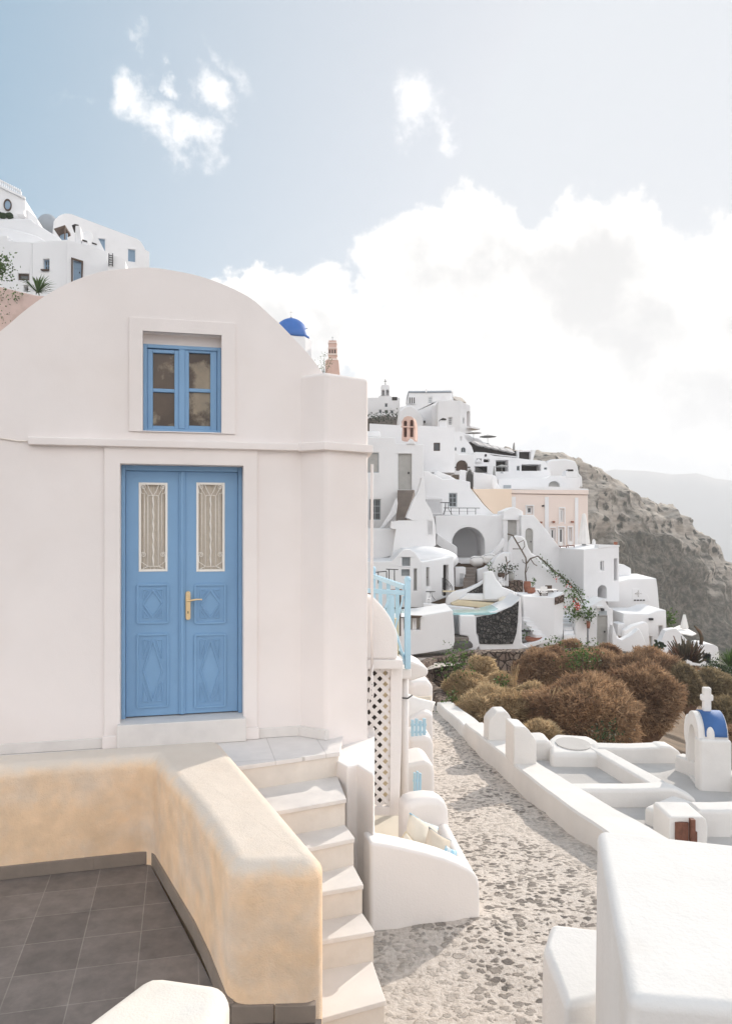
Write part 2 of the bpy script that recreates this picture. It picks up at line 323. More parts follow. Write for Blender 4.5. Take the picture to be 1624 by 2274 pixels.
def stonewall_material(name, c1, c2, gap, scale, rnd=1.0):
    m = bpy.data.materials.new(name); m.use_nodes = True
    N, L, add = nodes(m.node_tree); N.clear()
    out = add('ShaderNodeOutputMaterial'); b = add('ShaderNodeBsdfPrincipled'); L.new(b.outputs[0], out.inputs[0])
    b.inputs['Roughness'].default_value = 0.92; b.inputs['Specular IOR Level'].default_value = 0.15
    g = add('ShaderNodeNewGeometry')
    v = add('ShaderNodeTexVoronoi', feature='DISTANCE_TO_EDGE'); v.inputs['Scale'].default_value = scale; v.inputs['Randomness'].default_value = rnd
    v2 = add('ShaderNodeTexVoronoi'); v2.inputs['Scale'].default_value = scale; v2.inputs['Randomness'].default_value = rnd
    for q in (v, v2): L.new(g.outputs['Position'], q.inputs['Vector'])
    mr = add('ShaderNodeMapRange'); L.new(v.outputs['Distance'], mr.inputs[0])
    for i, x in enumerate((0.02, 0.13, 0, 1)): mr.inputs[i + 1].default_value = x
    s = add('ShaderNodeSeparateColor'); L.new(v2.outputs['Color'], s.inputs[0])
    mx = add('ShaderNodeMix', data_type='RGBA'); L.new(s.outputs[0], mx.inputs[0]); mx.inputs[6].default_value = (*c1, 1); mx.inputs[7].default_value = (*c2, 1)
    my = add('ShaderNodeMix', data_type='RGBA'); L.new(mr.outputs[0], my.inputs[0]); my.inputs[6].default_value = (*gap, 1); L.new(mx.outputs[2], my.inputs[7])
    n = add('ShaderNodeTexNoise'); n.inputs['Scale'].default_value = scale * 3; n.inputs['Detail'].default_value = 5; L.new(g.outputs['Position'], n.inputs['Vector'])
    m2 = add('ShaderNodeMapRange'); L.new(n.outputs['Fac'], m2.inputs[0])
    for i, x in enumerate((0.3, 0.7, 0.7, 1.3)): m2.inputs[i + 1].default_value = x
    hs = add('ShaderNodeHueSaturation'); L.new(my.outputs[2], hs.inputs['Color']); L.new(m2.outputs[0], hs.inputs['Value'])
    L.new(hs.outputs[0], b.inputs['Base Color'])
    ad = add('ShaderNodeMath', operation='ADD'); L.new(mr.outputs[0], ad.inputs[0]); L.new(n.outputs['Fac'], ad.inputs[1])
    bn = add('ShaderNodeBump'); bn.inputs['Strength'].default_value = 1.0; bn.inputs['Distance'].default_value = 0.08
    L.new(ad.outputs[0], bn.inputs['Height']); L.new(bn.outputs[0], b.inputs['Normal'])
    return m


M['lava'] = stonewall_material('dark_lava_stones', (0.06, 0.06, 0.06), (0.16, 0.15, 0.14), (0.03, 0.03, 0.03), 6.5)
M['rubble'] = stonewall_material('brown_rubble_stones', (0.16, 0.11, 0.09), (0.33, 0.26, 0.21), (0.07, 0.05, 0.04), 4.6)


def cliff_material():
    m = bpy.data.materials.new('cliff_rock'); m.use_nodes = True
    N, L, add = nodes(m.node_tree); N.clear()
    out = add('ShaderNodeOutputMaterial'); b = add('ShaderNodeBsdfPrincipled'); L.new(b.outputs[0], out.inputs[0])
    b.inputs['Roughness'].default_value = 0.95; b.inputs['Specular IOR Level'].default_value = 0.1
    g = add('ShaderNodeNewGeometry'); a = add('ShaderNodeAttribute', attribute_name='rockiness')
    def nz(scale, detail=8, rough=0.65, zs=1.0):
        mp = add('ShaderNodeMapping'); mp.inputs['Scale'].default_value = (1, 1, zs); L.new(g.outputs['Position'], mp.inputs[0])
        n = add('ShaderNodeTexNoise'); n.inputs['Scale'].default_value = scale; n.inputs['Detail'].default_value = detail; n.inputs['Roughness'].default_value = rough
        L.new(mp.outputs[0], n.inputs['Vector']); return n.outputs['Fac']
    def mr(v, lo, hi, p=0.0, q=1.0):
        n = add('ShaderNodeMapRange'); L.new(v, n.inputs[0])
        for i, x in enumerate((lo, hi, p, q)): n.inputs[i + 1].default_value = x
        return n.outputs[0]
    def mix(f, p, q):
        n = add('ShaderNodeMix', data_type='RGBA')
        for i, x in ((0, f), (6, p), (7, q)):
            if isinstance(x, tuple): n.inputs[i].default_value = x
            else: L.new(x, n.inputs[i])
        return n.outputs[2]
    rock = mix(mr(nz(0.09, 9, 0.7, 2.0), 0.35, 0.65), (0.25, 0.215, 0.185, 1), (0.56, 0.49, 0.42, 1))
    veg = mix(mr(nz(0.7, 9, 0.8), 0.42, 0.60), (0.065, 0.064, 0.048, 1), (0.25, 0.22, 0.18, 1))
    ad = add('ShaderNodeMath', operation='ADD'); L.new(a.outputs['Fac'], ad.inputs[0])
    L.new(mr(nz(0.06, 9, 0.7), 0.3, 0.7, -0.45, 0.45), ad.inputs[1])
    strata = mix(mr(nz(0.22, 9, 0.7, 5.0), 0.42, 0.58), rock, (0.58, 0.52, 0.45, 1))
    c0 = mix(mr(ad.outputs[0], 0.40, 0.60), veg, strata)
    vo = add('ShaderNodeTexVoronoi'); vo.inputs['Scale'].default_value = 0.42
    jn = add('ShaderNodeTexNoise'); jn.inputs['Scale'].default_value = 0.8; jn.inputs['Detail'].default_value = 6; L.new(g.outputs['Position'], jn.inputs['Vector'])
    js = add('ShaderNodeVectorMath', operation='SCALE'); js.inputs['Scale'].default_value = 3.0; L.new(jn.outputs['Color'], js.inputs[0])
    jv = add('ShaderNodeVectorMath', operation='ADD'); L.new(g.outputs['Position'], jv.inputs[0]); L.new(js.outputs[0], jv.inputs[1]); L.new(jv.outputs[0], vo.inputs['Vector'])
    sc_ = add('ShaderNodeSeparateColor'); L.new(vo.outputs['Color'], sc_.inputs[0])
    bsh = add('ShaderNodeMath', operation='MULTIPLY'); L.new(mr(vo.outputs['Distance'], 0.55, 0.25), bsh.inputs[0]); L.new(mr(sc_.outputs[0], 0.35, 0.55), bsh.inputs[1])
    c = mix(bsh.outputs[0], c0, (0.062, 0.062, 0.048, 1))
    L.new(c, b.inputs['Base Color'])
    bn = add('ShaderNodeBump'); bn.inputs['Strength'].default_value = 0.9; bn.inputs['Distance'].default_value = 1.2
    L.new(nz(0.9, 9, 0.75), bn.inputs['Height']); L.new(bn.outputs[0], b.inputs['Normal'])
    return m


M['cliff'] = cliff_material()


def water_material():
    m = material('sea_water', (0.05, 0.09, 0.12), 0.25, 0, bump=0, spec=0.5)
    return m


M['sea'] = water_material()


def ochre_wall_material():
    m = M['yellow'].copy(); m.name = 'ochre_plaster_bleached_top'
    N, L, add = nodes(m.node_tree)
    b = next(n for n in N if n.type == 'BSDF_PRINCIPLED'); src = b.inputs['Base Color'].links[0].from_socket
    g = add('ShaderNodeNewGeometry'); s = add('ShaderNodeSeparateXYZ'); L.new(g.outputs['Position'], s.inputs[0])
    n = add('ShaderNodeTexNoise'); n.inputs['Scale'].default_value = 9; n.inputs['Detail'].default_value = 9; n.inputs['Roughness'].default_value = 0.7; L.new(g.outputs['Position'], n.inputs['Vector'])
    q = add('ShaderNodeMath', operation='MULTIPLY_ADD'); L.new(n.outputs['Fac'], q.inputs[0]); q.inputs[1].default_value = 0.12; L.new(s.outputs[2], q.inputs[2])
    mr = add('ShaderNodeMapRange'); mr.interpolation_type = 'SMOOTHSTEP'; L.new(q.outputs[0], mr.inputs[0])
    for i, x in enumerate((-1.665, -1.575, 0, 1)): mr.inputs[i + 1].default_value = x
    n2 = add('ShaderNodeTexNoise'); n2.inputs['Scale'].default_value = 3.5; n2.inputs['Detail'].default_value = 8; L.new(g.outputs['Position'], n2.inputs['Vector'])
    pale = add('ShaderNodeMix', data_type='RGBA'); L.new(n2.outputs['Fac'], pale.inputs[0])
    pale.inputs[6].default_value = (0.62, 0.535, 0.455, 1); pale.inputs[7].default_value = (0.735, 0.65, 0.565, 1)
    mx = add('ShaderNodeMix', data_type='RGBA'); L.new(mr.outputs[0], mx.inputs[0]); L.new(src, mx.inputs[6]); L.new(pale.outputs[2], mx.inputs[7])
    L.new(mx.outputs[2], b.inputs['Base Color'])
    return m


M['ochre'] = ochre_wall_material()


# ------------------------------------------------------------------ helpers
def W(x, y, Y):
    return Vector(((x - CX) * Y / F, Y, -(y - HZ) * Y / F))


class Plane:
    """a vertical plane: seen at picture column x at distance Y, turned deg (right end recedes)"""
    def __init__(s, x, Y, deg=0.0):
        t = R(deg); s.o = Vector(((x - CX) * Y / F, Y, 0)); s.u = Vector((math.cos(t), math.sin(t), 0)); s.n = Vector((math.sin(t), -math.cos(t), 0))
    def sz(s, x, y):
        r = Vector(((x - CX) / F, 1, -(y - HZ) / F)); k = s.n.dot(s.o) / s.n.dot(r); p = r * k
        return (p - s.o).dot(s.u), p.z
    def p(s, a, z, out=0.0):
        return s.o + s.u * a + Vector((0, 0, z)) + s.n * out
    def at(s, x, y, out=0.0):
        return s.p(*s.sz(x, y), out)
    def rect(s, x0, y0, x1, y1):
        xm = (x0 + x1) / 2
        return s.sz(x0, y0)[0], s.sz(x1, y0)[0], s.sz(xm, y1)[1], s.sz(xm, y0)[1]      # s0, s1, z0, z1


def crop(ox, oy, k):
    def c(*pts):
        return [(ox + x * k, oy + y * k) for x, y in pts]
    return c


D_ = crop(0, 0, 1.0)
C1 = crop(799.2, 799.2, .3418); C2 = crop(799.2, 1076.7, .2051); C3 = crop(1098.9, 1076.7, .3233); C4 = crop(0, 377.4, .2392)
E1 = crop(777, 1387.5, .2929); E2 = crop(943.5, 1409.7, .419); E4 = crop(777, 1776, .5215); FF = crop(1432, 1309.8, .1465)


def arc(x0, x1, ytop, ybase, n=12):
    """a round-headed opening outline, from its lower left corner over the head to its lower right"""
    r = (x1 - x0) / 2; cx = (x0 + x1) / 2; out = [(x0, ybase)]
    for i in range(n + 1):
        t = math.pi - math.pi * i / n
        out.append((cx + r * math.cos(t), ytop + r - r * math.sin(t)))
    return out + [(x1, ybase)]


class MB:
    def __init__(s): s.v = []; s.f = []
    def add(s, vs, fs):
        k = len(s.v); s.v += [tuple(p) for p in vs]; s.f += [tuple(i + k for i in f) for f in fs]; return s
    def prism(s, pts, vec):
        n = len(pts); vec = Vector(vec); b = [Vector(p) + vec for p in pts]
        tri = geometry.tessellate_polygon([[Vector(p) for p in pts]]) if n > 4 else None
        fs = [(i, (i + 1) % n, n + (i + 1) % n, n + i) for i in range(n)]
        fs += [tuple(range(n)), tuple(range(2 * n - 1, n - 1, -1))]
        return s.add(list(pts) + b, fs)
    def holed(s, outer, holes, vec):
        loops = [[Vector(p) for p in l] for l in [outer] + holes]; flat = [p for l in loops for p in l]; n = len(flat); vec = Vector(vec)
        tri = geometry.tessellate_polygon(loops)
        fs = [tuple(t) for t in tri] + [tuple(n + i for i in reversed(t)) for t in tri]
        k = 0
        for l in loops:
            m = len(l)
            fs += [(k + i, k + (i + 1) % m, n + k + (i + 1) % m, n + k + i) for i in range(m)]; k += m
        return s.add(flat + [p + vec for p in flat], fs)
    def pbox(s, pl, s0, s1, z0, z1, o0, o1):
        return s.prism([pl.p(s0, z0, o1), pl.p(s1, z0, o1), pl.p(s1, z1, o1), pl.p(s0, z1, o1)], pl.n * (o0 - o1))
    def box(s, c, d, rz=0.0, rx=0.0, ry=0.0):
        m = Matrix.Rotation(rz, 3, 'Z') @ Matrix.Rotation(rx, 3, 'X') @ Matrix.Rotation(ry, 3, 'Y'); c = Vector(c); h = [x / 2 for x in d]
        vs = [c + m @ Vector((sx * h[0], sy * h[1], sz * h[2])) for sx in (-1, 1) for sy in (-1, 1) for sz in (-1, 1)]
        return s.add(vs, [(0, 1, 3, 2), (4, 6, 7, 5), (0, 4, 5, 1), (2, 3, 7, 6), (0, 2, 6, 4), (1, 5, 7, 3)])
    def bar(s, a, b, w, t=None):
        a, b = Vector(a), Vector(b); d = (b - a).normalized(); x = d.cross(Vector((0, 0, 1)))
        if x.length < 1e-3: x = Vector((1, 0, 0))
        x.normalize(); y = d.cross(x).normalized(); t = t or w; x = x * (w / 2); y = y * (t / 2)
        vs = [q + i * x + j * y for q in (a, b) for i, j in ((-1, -1), (1, -1), (1, 1), (-1, 1))]
        return s.add(vs, [(0, 1, 2, 3), (7, 6, 5, 4)] + [(i, (i + 1) % 4, 4 + (i + 1) % 4, 4 + i) for i in range(4)])
    def tube(s, path, r, n=6):
        P = [Vector(p) for p in path]; vs = []; fs = []
        for i, p in enumerate(P):
            d = (P[min(i + 1, len(P) - 1)] - P[max(i - 1, 0)]).normalized(); a = d.cross(Vector((0.13, 0.31, 0.94)))
            if a.length < 1e-3: a = d.cross(Vector((1, 0, 0)))
            a.normalize(); b = d.cross(a); q = r[i] if isinstance(r, (list, tuple)) else r
            vs += [p + a * (q * math.cos(2 * math.pi * k / n)) + b * (q * math.sin(2 * math.pi * k / n)) for k in range(n)]
        for i in range(len(P) - 1):
            fs += [(i * n + k, i * n + (k + 1) % n, (i + 1) * n + (k + 1) % n, (i + 1) * n + k) for k in range(n)]
        fs += [tuple(range(n - 1, -1, -1)), tuple(range((len(P) - 1) * n, len(P) * n))]
        return s.add(vs, fs)
    def lathe(s, prof, c, n=20):
        c = Vector(c); vs = []; fs = []
        for r, z in prof:
            vs += [c + Vector((r * math.cos(2 * math.pi * k / n), r * math.sin(2 * math.pi * k / n), z)) for k in range(n)]
        for i in range(len(prof) - 1):
            fs += [(i * n + k, i * n + (k + 1) % n, (i + 1) * n + (k + 1) % n, (i + 1) * n + k) for k in range(n)]
        fs += [tuple(range(n - 1, -1, -1)), tuple(range((len(prof) - 1) * n, len(prof) * n))]
        return s.add(vs, fs)
    def ell(s, c, r, nu=16, nv=10, amp=0.0, fr=2.0, seed=0.0, half=False):
        c = Vector(c); vs = []; fs = []
        for j in range(nv + 1):
            t = math.pi * j / nv
            for i in range(nu):
                a = 2 * math.pi * i / nu; d = Vector((math.sin(t) * math.cos(a), math.sin(t) * math.sin(a), math.cos(t)))
                k = 1 + (amp * noise.noise(d * fr + Vector((seed, seed * 1.7, 0))) if amp else 0)
                vs.append(c + Vector((d.x * r[0] * k, d.y * r[1] * k, max(d.z, -0.15 if half else -2) * r[2] * k)))
        for j in range(nv):
            fs += [(j * nu + i, (j + 1) * nu + i, (j + 1) * nu + (i + 1) % nu, j * nu + (i + 1) % nu) for i in range(nu)]
        return s.add(vs, fs)
    def build(s, name, mat, parent=None, loc=None, bevel=0.0, seg=2, smooth=False, recalc=True, ang=35, sub=0):
        org = Vector((0, 0, 0))
        if parent is not None:
            p = parent
            while p.parent: p = p.parent
            org = p.location
        elif loc is not None: org = Vector(loc)
        me = bpy.data.meshes.new(name); me.from_pydata([tuple(Vector(v) - org) for v in s.v], [], s.f); me.update()
        if recalc:
            bm = bmesh.new(); bm.from_mesh(me); bmesh.ops.recalc_face_normals(bm, faces=bm.faces); bm.to_mesh(me); bm.free()
        o = bpy.data.objects.new(name, me); COL.objects.link(o)
        if mat is not None: me.materials.append(M[mat] if isinstance(mat, str) else mat)
        if parent is not None: o.parent = parent
        elif loc is not None: o.location = loc
        if bevel:
            b = o.modifiers.new('bevel', 'BEVEL'); b.width = bevel; b.segments = seg; b.limit_method = 'ANGLE'; b.angle_limit = R(ang)
        if sub:
            q = o.modifiers.new('subdivision', 'SUBSURF'); q.levels = q.render_levels = sub
        if smooth or bevel:
            for p in me.polygons: p.use_smooth = True
            if bevel or not smooth == 'all':
                wn = o.modifiers.new('weighted_normals', 'WEIGHTED_NORMAL'); wn.keep_sharp = True
        return o


def tag(o, label=None, cat=None, group=None, kind=None):
    for k, v in (('label', label), ('category', cat), ('group', group), ('kind', kind)):
        if v: o[k] = v
    return o


def thing(name, label, cat, loc, group=None):
    o = bpy.data.objects.new(name, None); COL.objects.link(o); o.location = loc; o.empty_display_size = 0.2
    return tag(o, label, cat, group)


def copy_tree(o, parent=None, loc=None):
    c = o.copy(); COL.objects.link(c); c.parent = parent
    if loc is not None: c.location = loc
    for ch in list(o.children): copy_tree(ch, c)
    return c


def inside(p, poly):
    r = False; n = len(poly)
    for i in range(n):
        (x0, y0), (x1, y1) = poly[i], poly[(i + 1) % n]
        if (y0 > p[1]) != (y1 > p[1]) and p[0] < (x1 - x0) * (p[1] - y0) / (y1 - y0) + x0: r = not r
    return r


# ------------------------------------------------------------------ ground, path, sea, hills
def zpath(Y):
    return -3.05 - 0.1 * max(0.0, Y - 6.0)


def terrain(X, Y):
    z = zpath(min(Y, 40)) - 0.35
    Yc = min(Y, 80)
    if Y > 41: z += (Yc - 41) * 0.27 if X < 9 else max(0.0, (Yc - 41) * (0.27 - (X - 9) * 0.03))
    if Y > 92: z -= (Y - 92) * 0.5
    edge = 2.1 + max(0, Y - 16) * 0.02
    if Y < 40:
        if X > edge: z -= min((X - edge) * 0.5, 1.2) + max(0, X - edge - 6) * 0.35
    elif X > 9: z -= (X - 9) * 0.45
    if Y < 40 and X > edge and X <= 400: pass
    if X < -7 and Y > 9: z = min(z + (-7 - X) * 0.45, zpath(40) + 3 + max(0, min(Y, 80) - 40) * 0.22)
    return max(z, -140)


def sheet(name, xs, ys, zf, mat, kind='structure', smooth=True):
    vs = [(x, y, zf(x, y)) for y in ys for x in xs]; n = len(xs)
    fs = [(j * n + i, j * n + i + 1, (j + 1) * n + i + 1, (j + 1) * n + i) for j in range(len(ys) - 1) for i in range(n - 1)]
    o = MB().add(vs, fs).build(name, mat, smooth='all' if smooth else False, recalc=False)
    o['kind'] = kind
    return o


def lin(a, b, n): return [a + (b - a) * i / (n - 1) for i in range(n)]


sheet('ground', lin(-70, 330, 120), lin(-12, 240, 100), lambda x, y: terrain(x, y) - 0.08 + 0.15 * noise.noise(Vector((x * .3, y * .3, 0))) - (0.5 if y < 8 and x < 2 else 0), 'soil')
sheet('sea', lin(-16000, 16000, 3), lin(-8000, 24000, 3), lambda x, y: -132.0, 'sea', smooth=False)

def hillside():
    # the slope that carries the upper houses, behind the near house
    lim = [(-1500, 760), (0, 762), (100, 692), (210, 642), (330, 632), (450, 652), (530, 682), (600, 736), (650, 786), (690, 828), (720, 866), (790, 874), (812, 905), (835, 1180), (850, 1300)]
    def ylim(x):
        for (a, p), (b, q) in zip(lim, lim[1:]):
            if a <= x <= b: return p + (q - p) * (x - a) / (b - a)
        return 1300
    cols = lin(-1500, -100, 30) + lin(-60, 780, 60) + [790, 800, 812, 820, 828, 835, 842, 850]; rows = [14 + 1.1 * i for i in range(64)] + [95, 115]
    vs = []
    for Y in rows:
        Yc = min(Y, 84)
        for x in cols:
            X = (x - CX) * Y / F; zm = -(ylim(x) - HZ) * Yc / F - 0.25
            z = min(zm, -7 + (Y - 13) * 0.95 + 0.8 * noise.noise(Vector((X * .3, Y * .3, 2))))
            z = min(z, -6.2 + (-0.8 - X) * 1.5 + max(0, Y - 40) * 0.7)
            if x > 828: z = min(z, terrain(X, Y) - 0.4)
            vs.append((X, Y, z))
    n = len(cols); fs = [(j * n + i, j * n + i + 1, (j + 1) * n + i + 1, (j + 1) * n + i) for j in range(len(rows) - 1) for i in range(n - 1)]
    o = MB().add(vs, fs).build('hillside', 'pale_slope', smooth='all', recalc=False); o['kind'] = 'structure'


hillside()

# right edge of the cobbled lane, from near to far (plan)
LANE = [(2.45, 6.3), (2.263, 7.756), (2.17, 8.215), (2.09, 8.9), (1.99, 9.94), (1.94, 11.05), (1.83, 12.1), (1.745, 14.6), (1.6, 17.4)]


def lane_x(Y):
    for (x0, y0), (x1, y1) in zip(LANE, LANE[1:]):
        if y0 <= Y <= y1: return x0 + (x1 - x0) * (Y - y0) / (y1 - y0)
    return LANE[0][0] if Y < LANE[0][1] else LANE[-1][0]


def lane_surface():
    vs = []; fs = []; n = 90; ys = []
    Y = 3.0
    while Y < 46: ys.append(Y); Y *= 1.012
    for Y in ys:
        xr = lane_x(Y) + 0.06 if Y < 18 else 1.66 + max(0, Y - 18) * 0.0 + (max(0, Y - 27) * 0.55)
        xl = -2.5 if Y > 7 else -1.2
        for i in range(n):
            x = xl + (xr - xl) * i / (n - 1)
            p = Vector((x, Y, 0))
            z = zpath(Y) + 0.035 * noise.noise(p * 1.3) + 0.018 * noise.noise(p * 4.1) + (0.012 * noise.noise(p * 11) if Y < 14 else 0)
            vs.append((x, Y, z))
    for j in range(len(ys) - 1):
        fs += [(j * n + i, j * n + i + 1, (j + 1) * n + i + 1, (j + 1) * n + i) for i in range(n - 1)]
    o = MB().add(vs, fs).build('path', 'cobble', smooth='all', recalc=False); o['kind'] = 'structure'


lane_surface()


def cliff():
    # ridge line in the picture with distances; the face falls towards the viewer and to the sea
    ridge = [(940, 1100, 118), (1030, 1010, 134), (1120, 996, 148), (1178, 1001, 155), (1212, 1003, 160), (1247, 1006, 165), (1284, 1022, 172), (1318, 1038, 180), (1346, 1054, 186), (1390, 1077, 196), (1398, 1096, 199),
             (1412, 1101, 202), (1435, 1104, 208), (1455, 1119, 214), (1492, 1124, 222), (1501, 1141, 225), (1519, 1157, 230), (1551, 1183, 238), (1580, 1198, 245),
             (1594, 1209, 248), (1601, 1235, 250), (1605, 1258, 252), (1640, 1266, 258), (1700, 1300, 266), (1780, 1350, 275), (1900, 1430, 285)]
    P = [W(x_, y_, 185 + (Y_ - 150) * .42) for x_, y_, Y_ in ridge]
    def along(t):
        k = t * (len(P) - 1); i = min(int(k), len(P) - 2); return P[i].lerp(P[i + 1], k - i)
    nu, nv = 400, 250; vs = []; rock = []
    for j in range(-6, nv + 1):
        v = j / nv
        for i in range(nu + 1):
            t = i / nu; p = along(t)
            if j < 0:                                    # back of the ridge
                q = p + Vector((6, 9, -5)) * (-j)
                vs.append(q); rock.append(0.2); continue
            drop = (p.z + 132)
            # steep rocky band below the crest, then a scrubby talus
            band = 0.10 + 0.05 * noise.noise(Vector((t * 9, 1.3, 0)))
            fall = v ** 1.15 * drop
            out = 26 * v ** 0.8 + 150 * v ** 1.5
            q = p + Vector((0.05 * out, -0.72 * out, -fall))
            w = min(1.0, v * 25)
            nn = Vector((q.x, q.y, q.z * 1.3))
            rd = lambda f, o_: 1 - 2 * abs(noise.noise(nn * f + Vector((o_, o_ * 2, 0))))
            d = 5.0 * noise.noise(nn * 0.03) + 3.6 * rd(0.05, 3) + 2.0 * rd(0.11, 7) + 1.5 * noise.noise(nn * 0.25) + 0.5 * rd(0.4, 5)
            hz_ = q.z + 5 * noise.noise(nn * 0.03 + Vector((9, 0, 0)))
            led = 2.6 * (abs((hz_ / 7.0) % 1.0 - .5) * 2 - .5) * max(0.15, 1 - v * 3.5)
            q = q + Vector((0.25, -0.75, 0.35)) * ((d + led) * w)
            if j == 0: q = q + Vector((0, 0, 1.0 * noise.noise(nn * 0.25) + 0.5 * noise.noise(nn * 0.8)))
            vs.append(q)
            rk = 1.1 - v * 4.5 + 0.5 * noise.noise(nn * 0.05 + Vector((0, 0, 9))) + 0.3 * noise.noise(Vector((t * 22, v * 60, 0)))
            rock.append(max(0.0, min(1.0, rk)))
    n = nu + 1; fs = []
    for j in range(nv + 6):
        fs += [(j * n + i, (j + 1) * n + i, (j + 1) * n + i + 1, j * n + i + 1) for i in range(nu)]
    o = MB().add(vs, fs).build('cliff', 'cliff', smooth='all', recalc=False); o['kind'] = 'structure'
    at = o.data.attributes.new('rockiness', 'FLOAT', 'POINT'); at.data.foreach_set('value', rock)


cliff()


def far_hills():
    def ridge(name, pts, Y, depth):
        P = [W(x, y, Y) for x, y in pts]; vs = []; n = 60; rows = 8
        for j in range(rows + 1):
            for i in range(n + 1):
                k = i / n * (len(P) - 1); a = min(int(k), len(P) - 2); p = P[a].lerp(P[a + 1], k - a); v = j / rows
                z = p.z + (-133 - p.z) * v
                z += 7 * noise.noise(Vector((p.x * .009, v * 5, Y))) * (1 - v)
                vs.append((p.x, Y - depth * v, z))
        m = n + 1
        back = [(x, y + depth, -133) for x, y, z in vs[:m]]
        fs = [(j * m + i, (j + 1) * m + i, (j + 1) * m + i + 1, j * m + i + 1) for j in range(rows) for i in range(n)]
        k = len(vs); vs += back; fs += [(i, i + 1, k + i + 1, k + i) for i in range(n)]
        o = MB().add(vs, fs).build(name, 'hill', smooth='all', recalc=False); o['kind'] = 'structure'
    ridge('hills', [(1180, 1120), (1280, 1065), (1340, 1047), (1362, 1042), (1400, 1044), (1450, 1047), (1490, 1053), (1545, 1051), (1585, 1063), (1640, 1066), (1760, 1080), (1900, 1130), (2050, 1200)], 2400, 400)


far_hills()


# ------------------------------------------------------------------ the house with the blue door
FP = Plane(400, 6.5, 13.4)
LZ = -1.84                                  # landing level


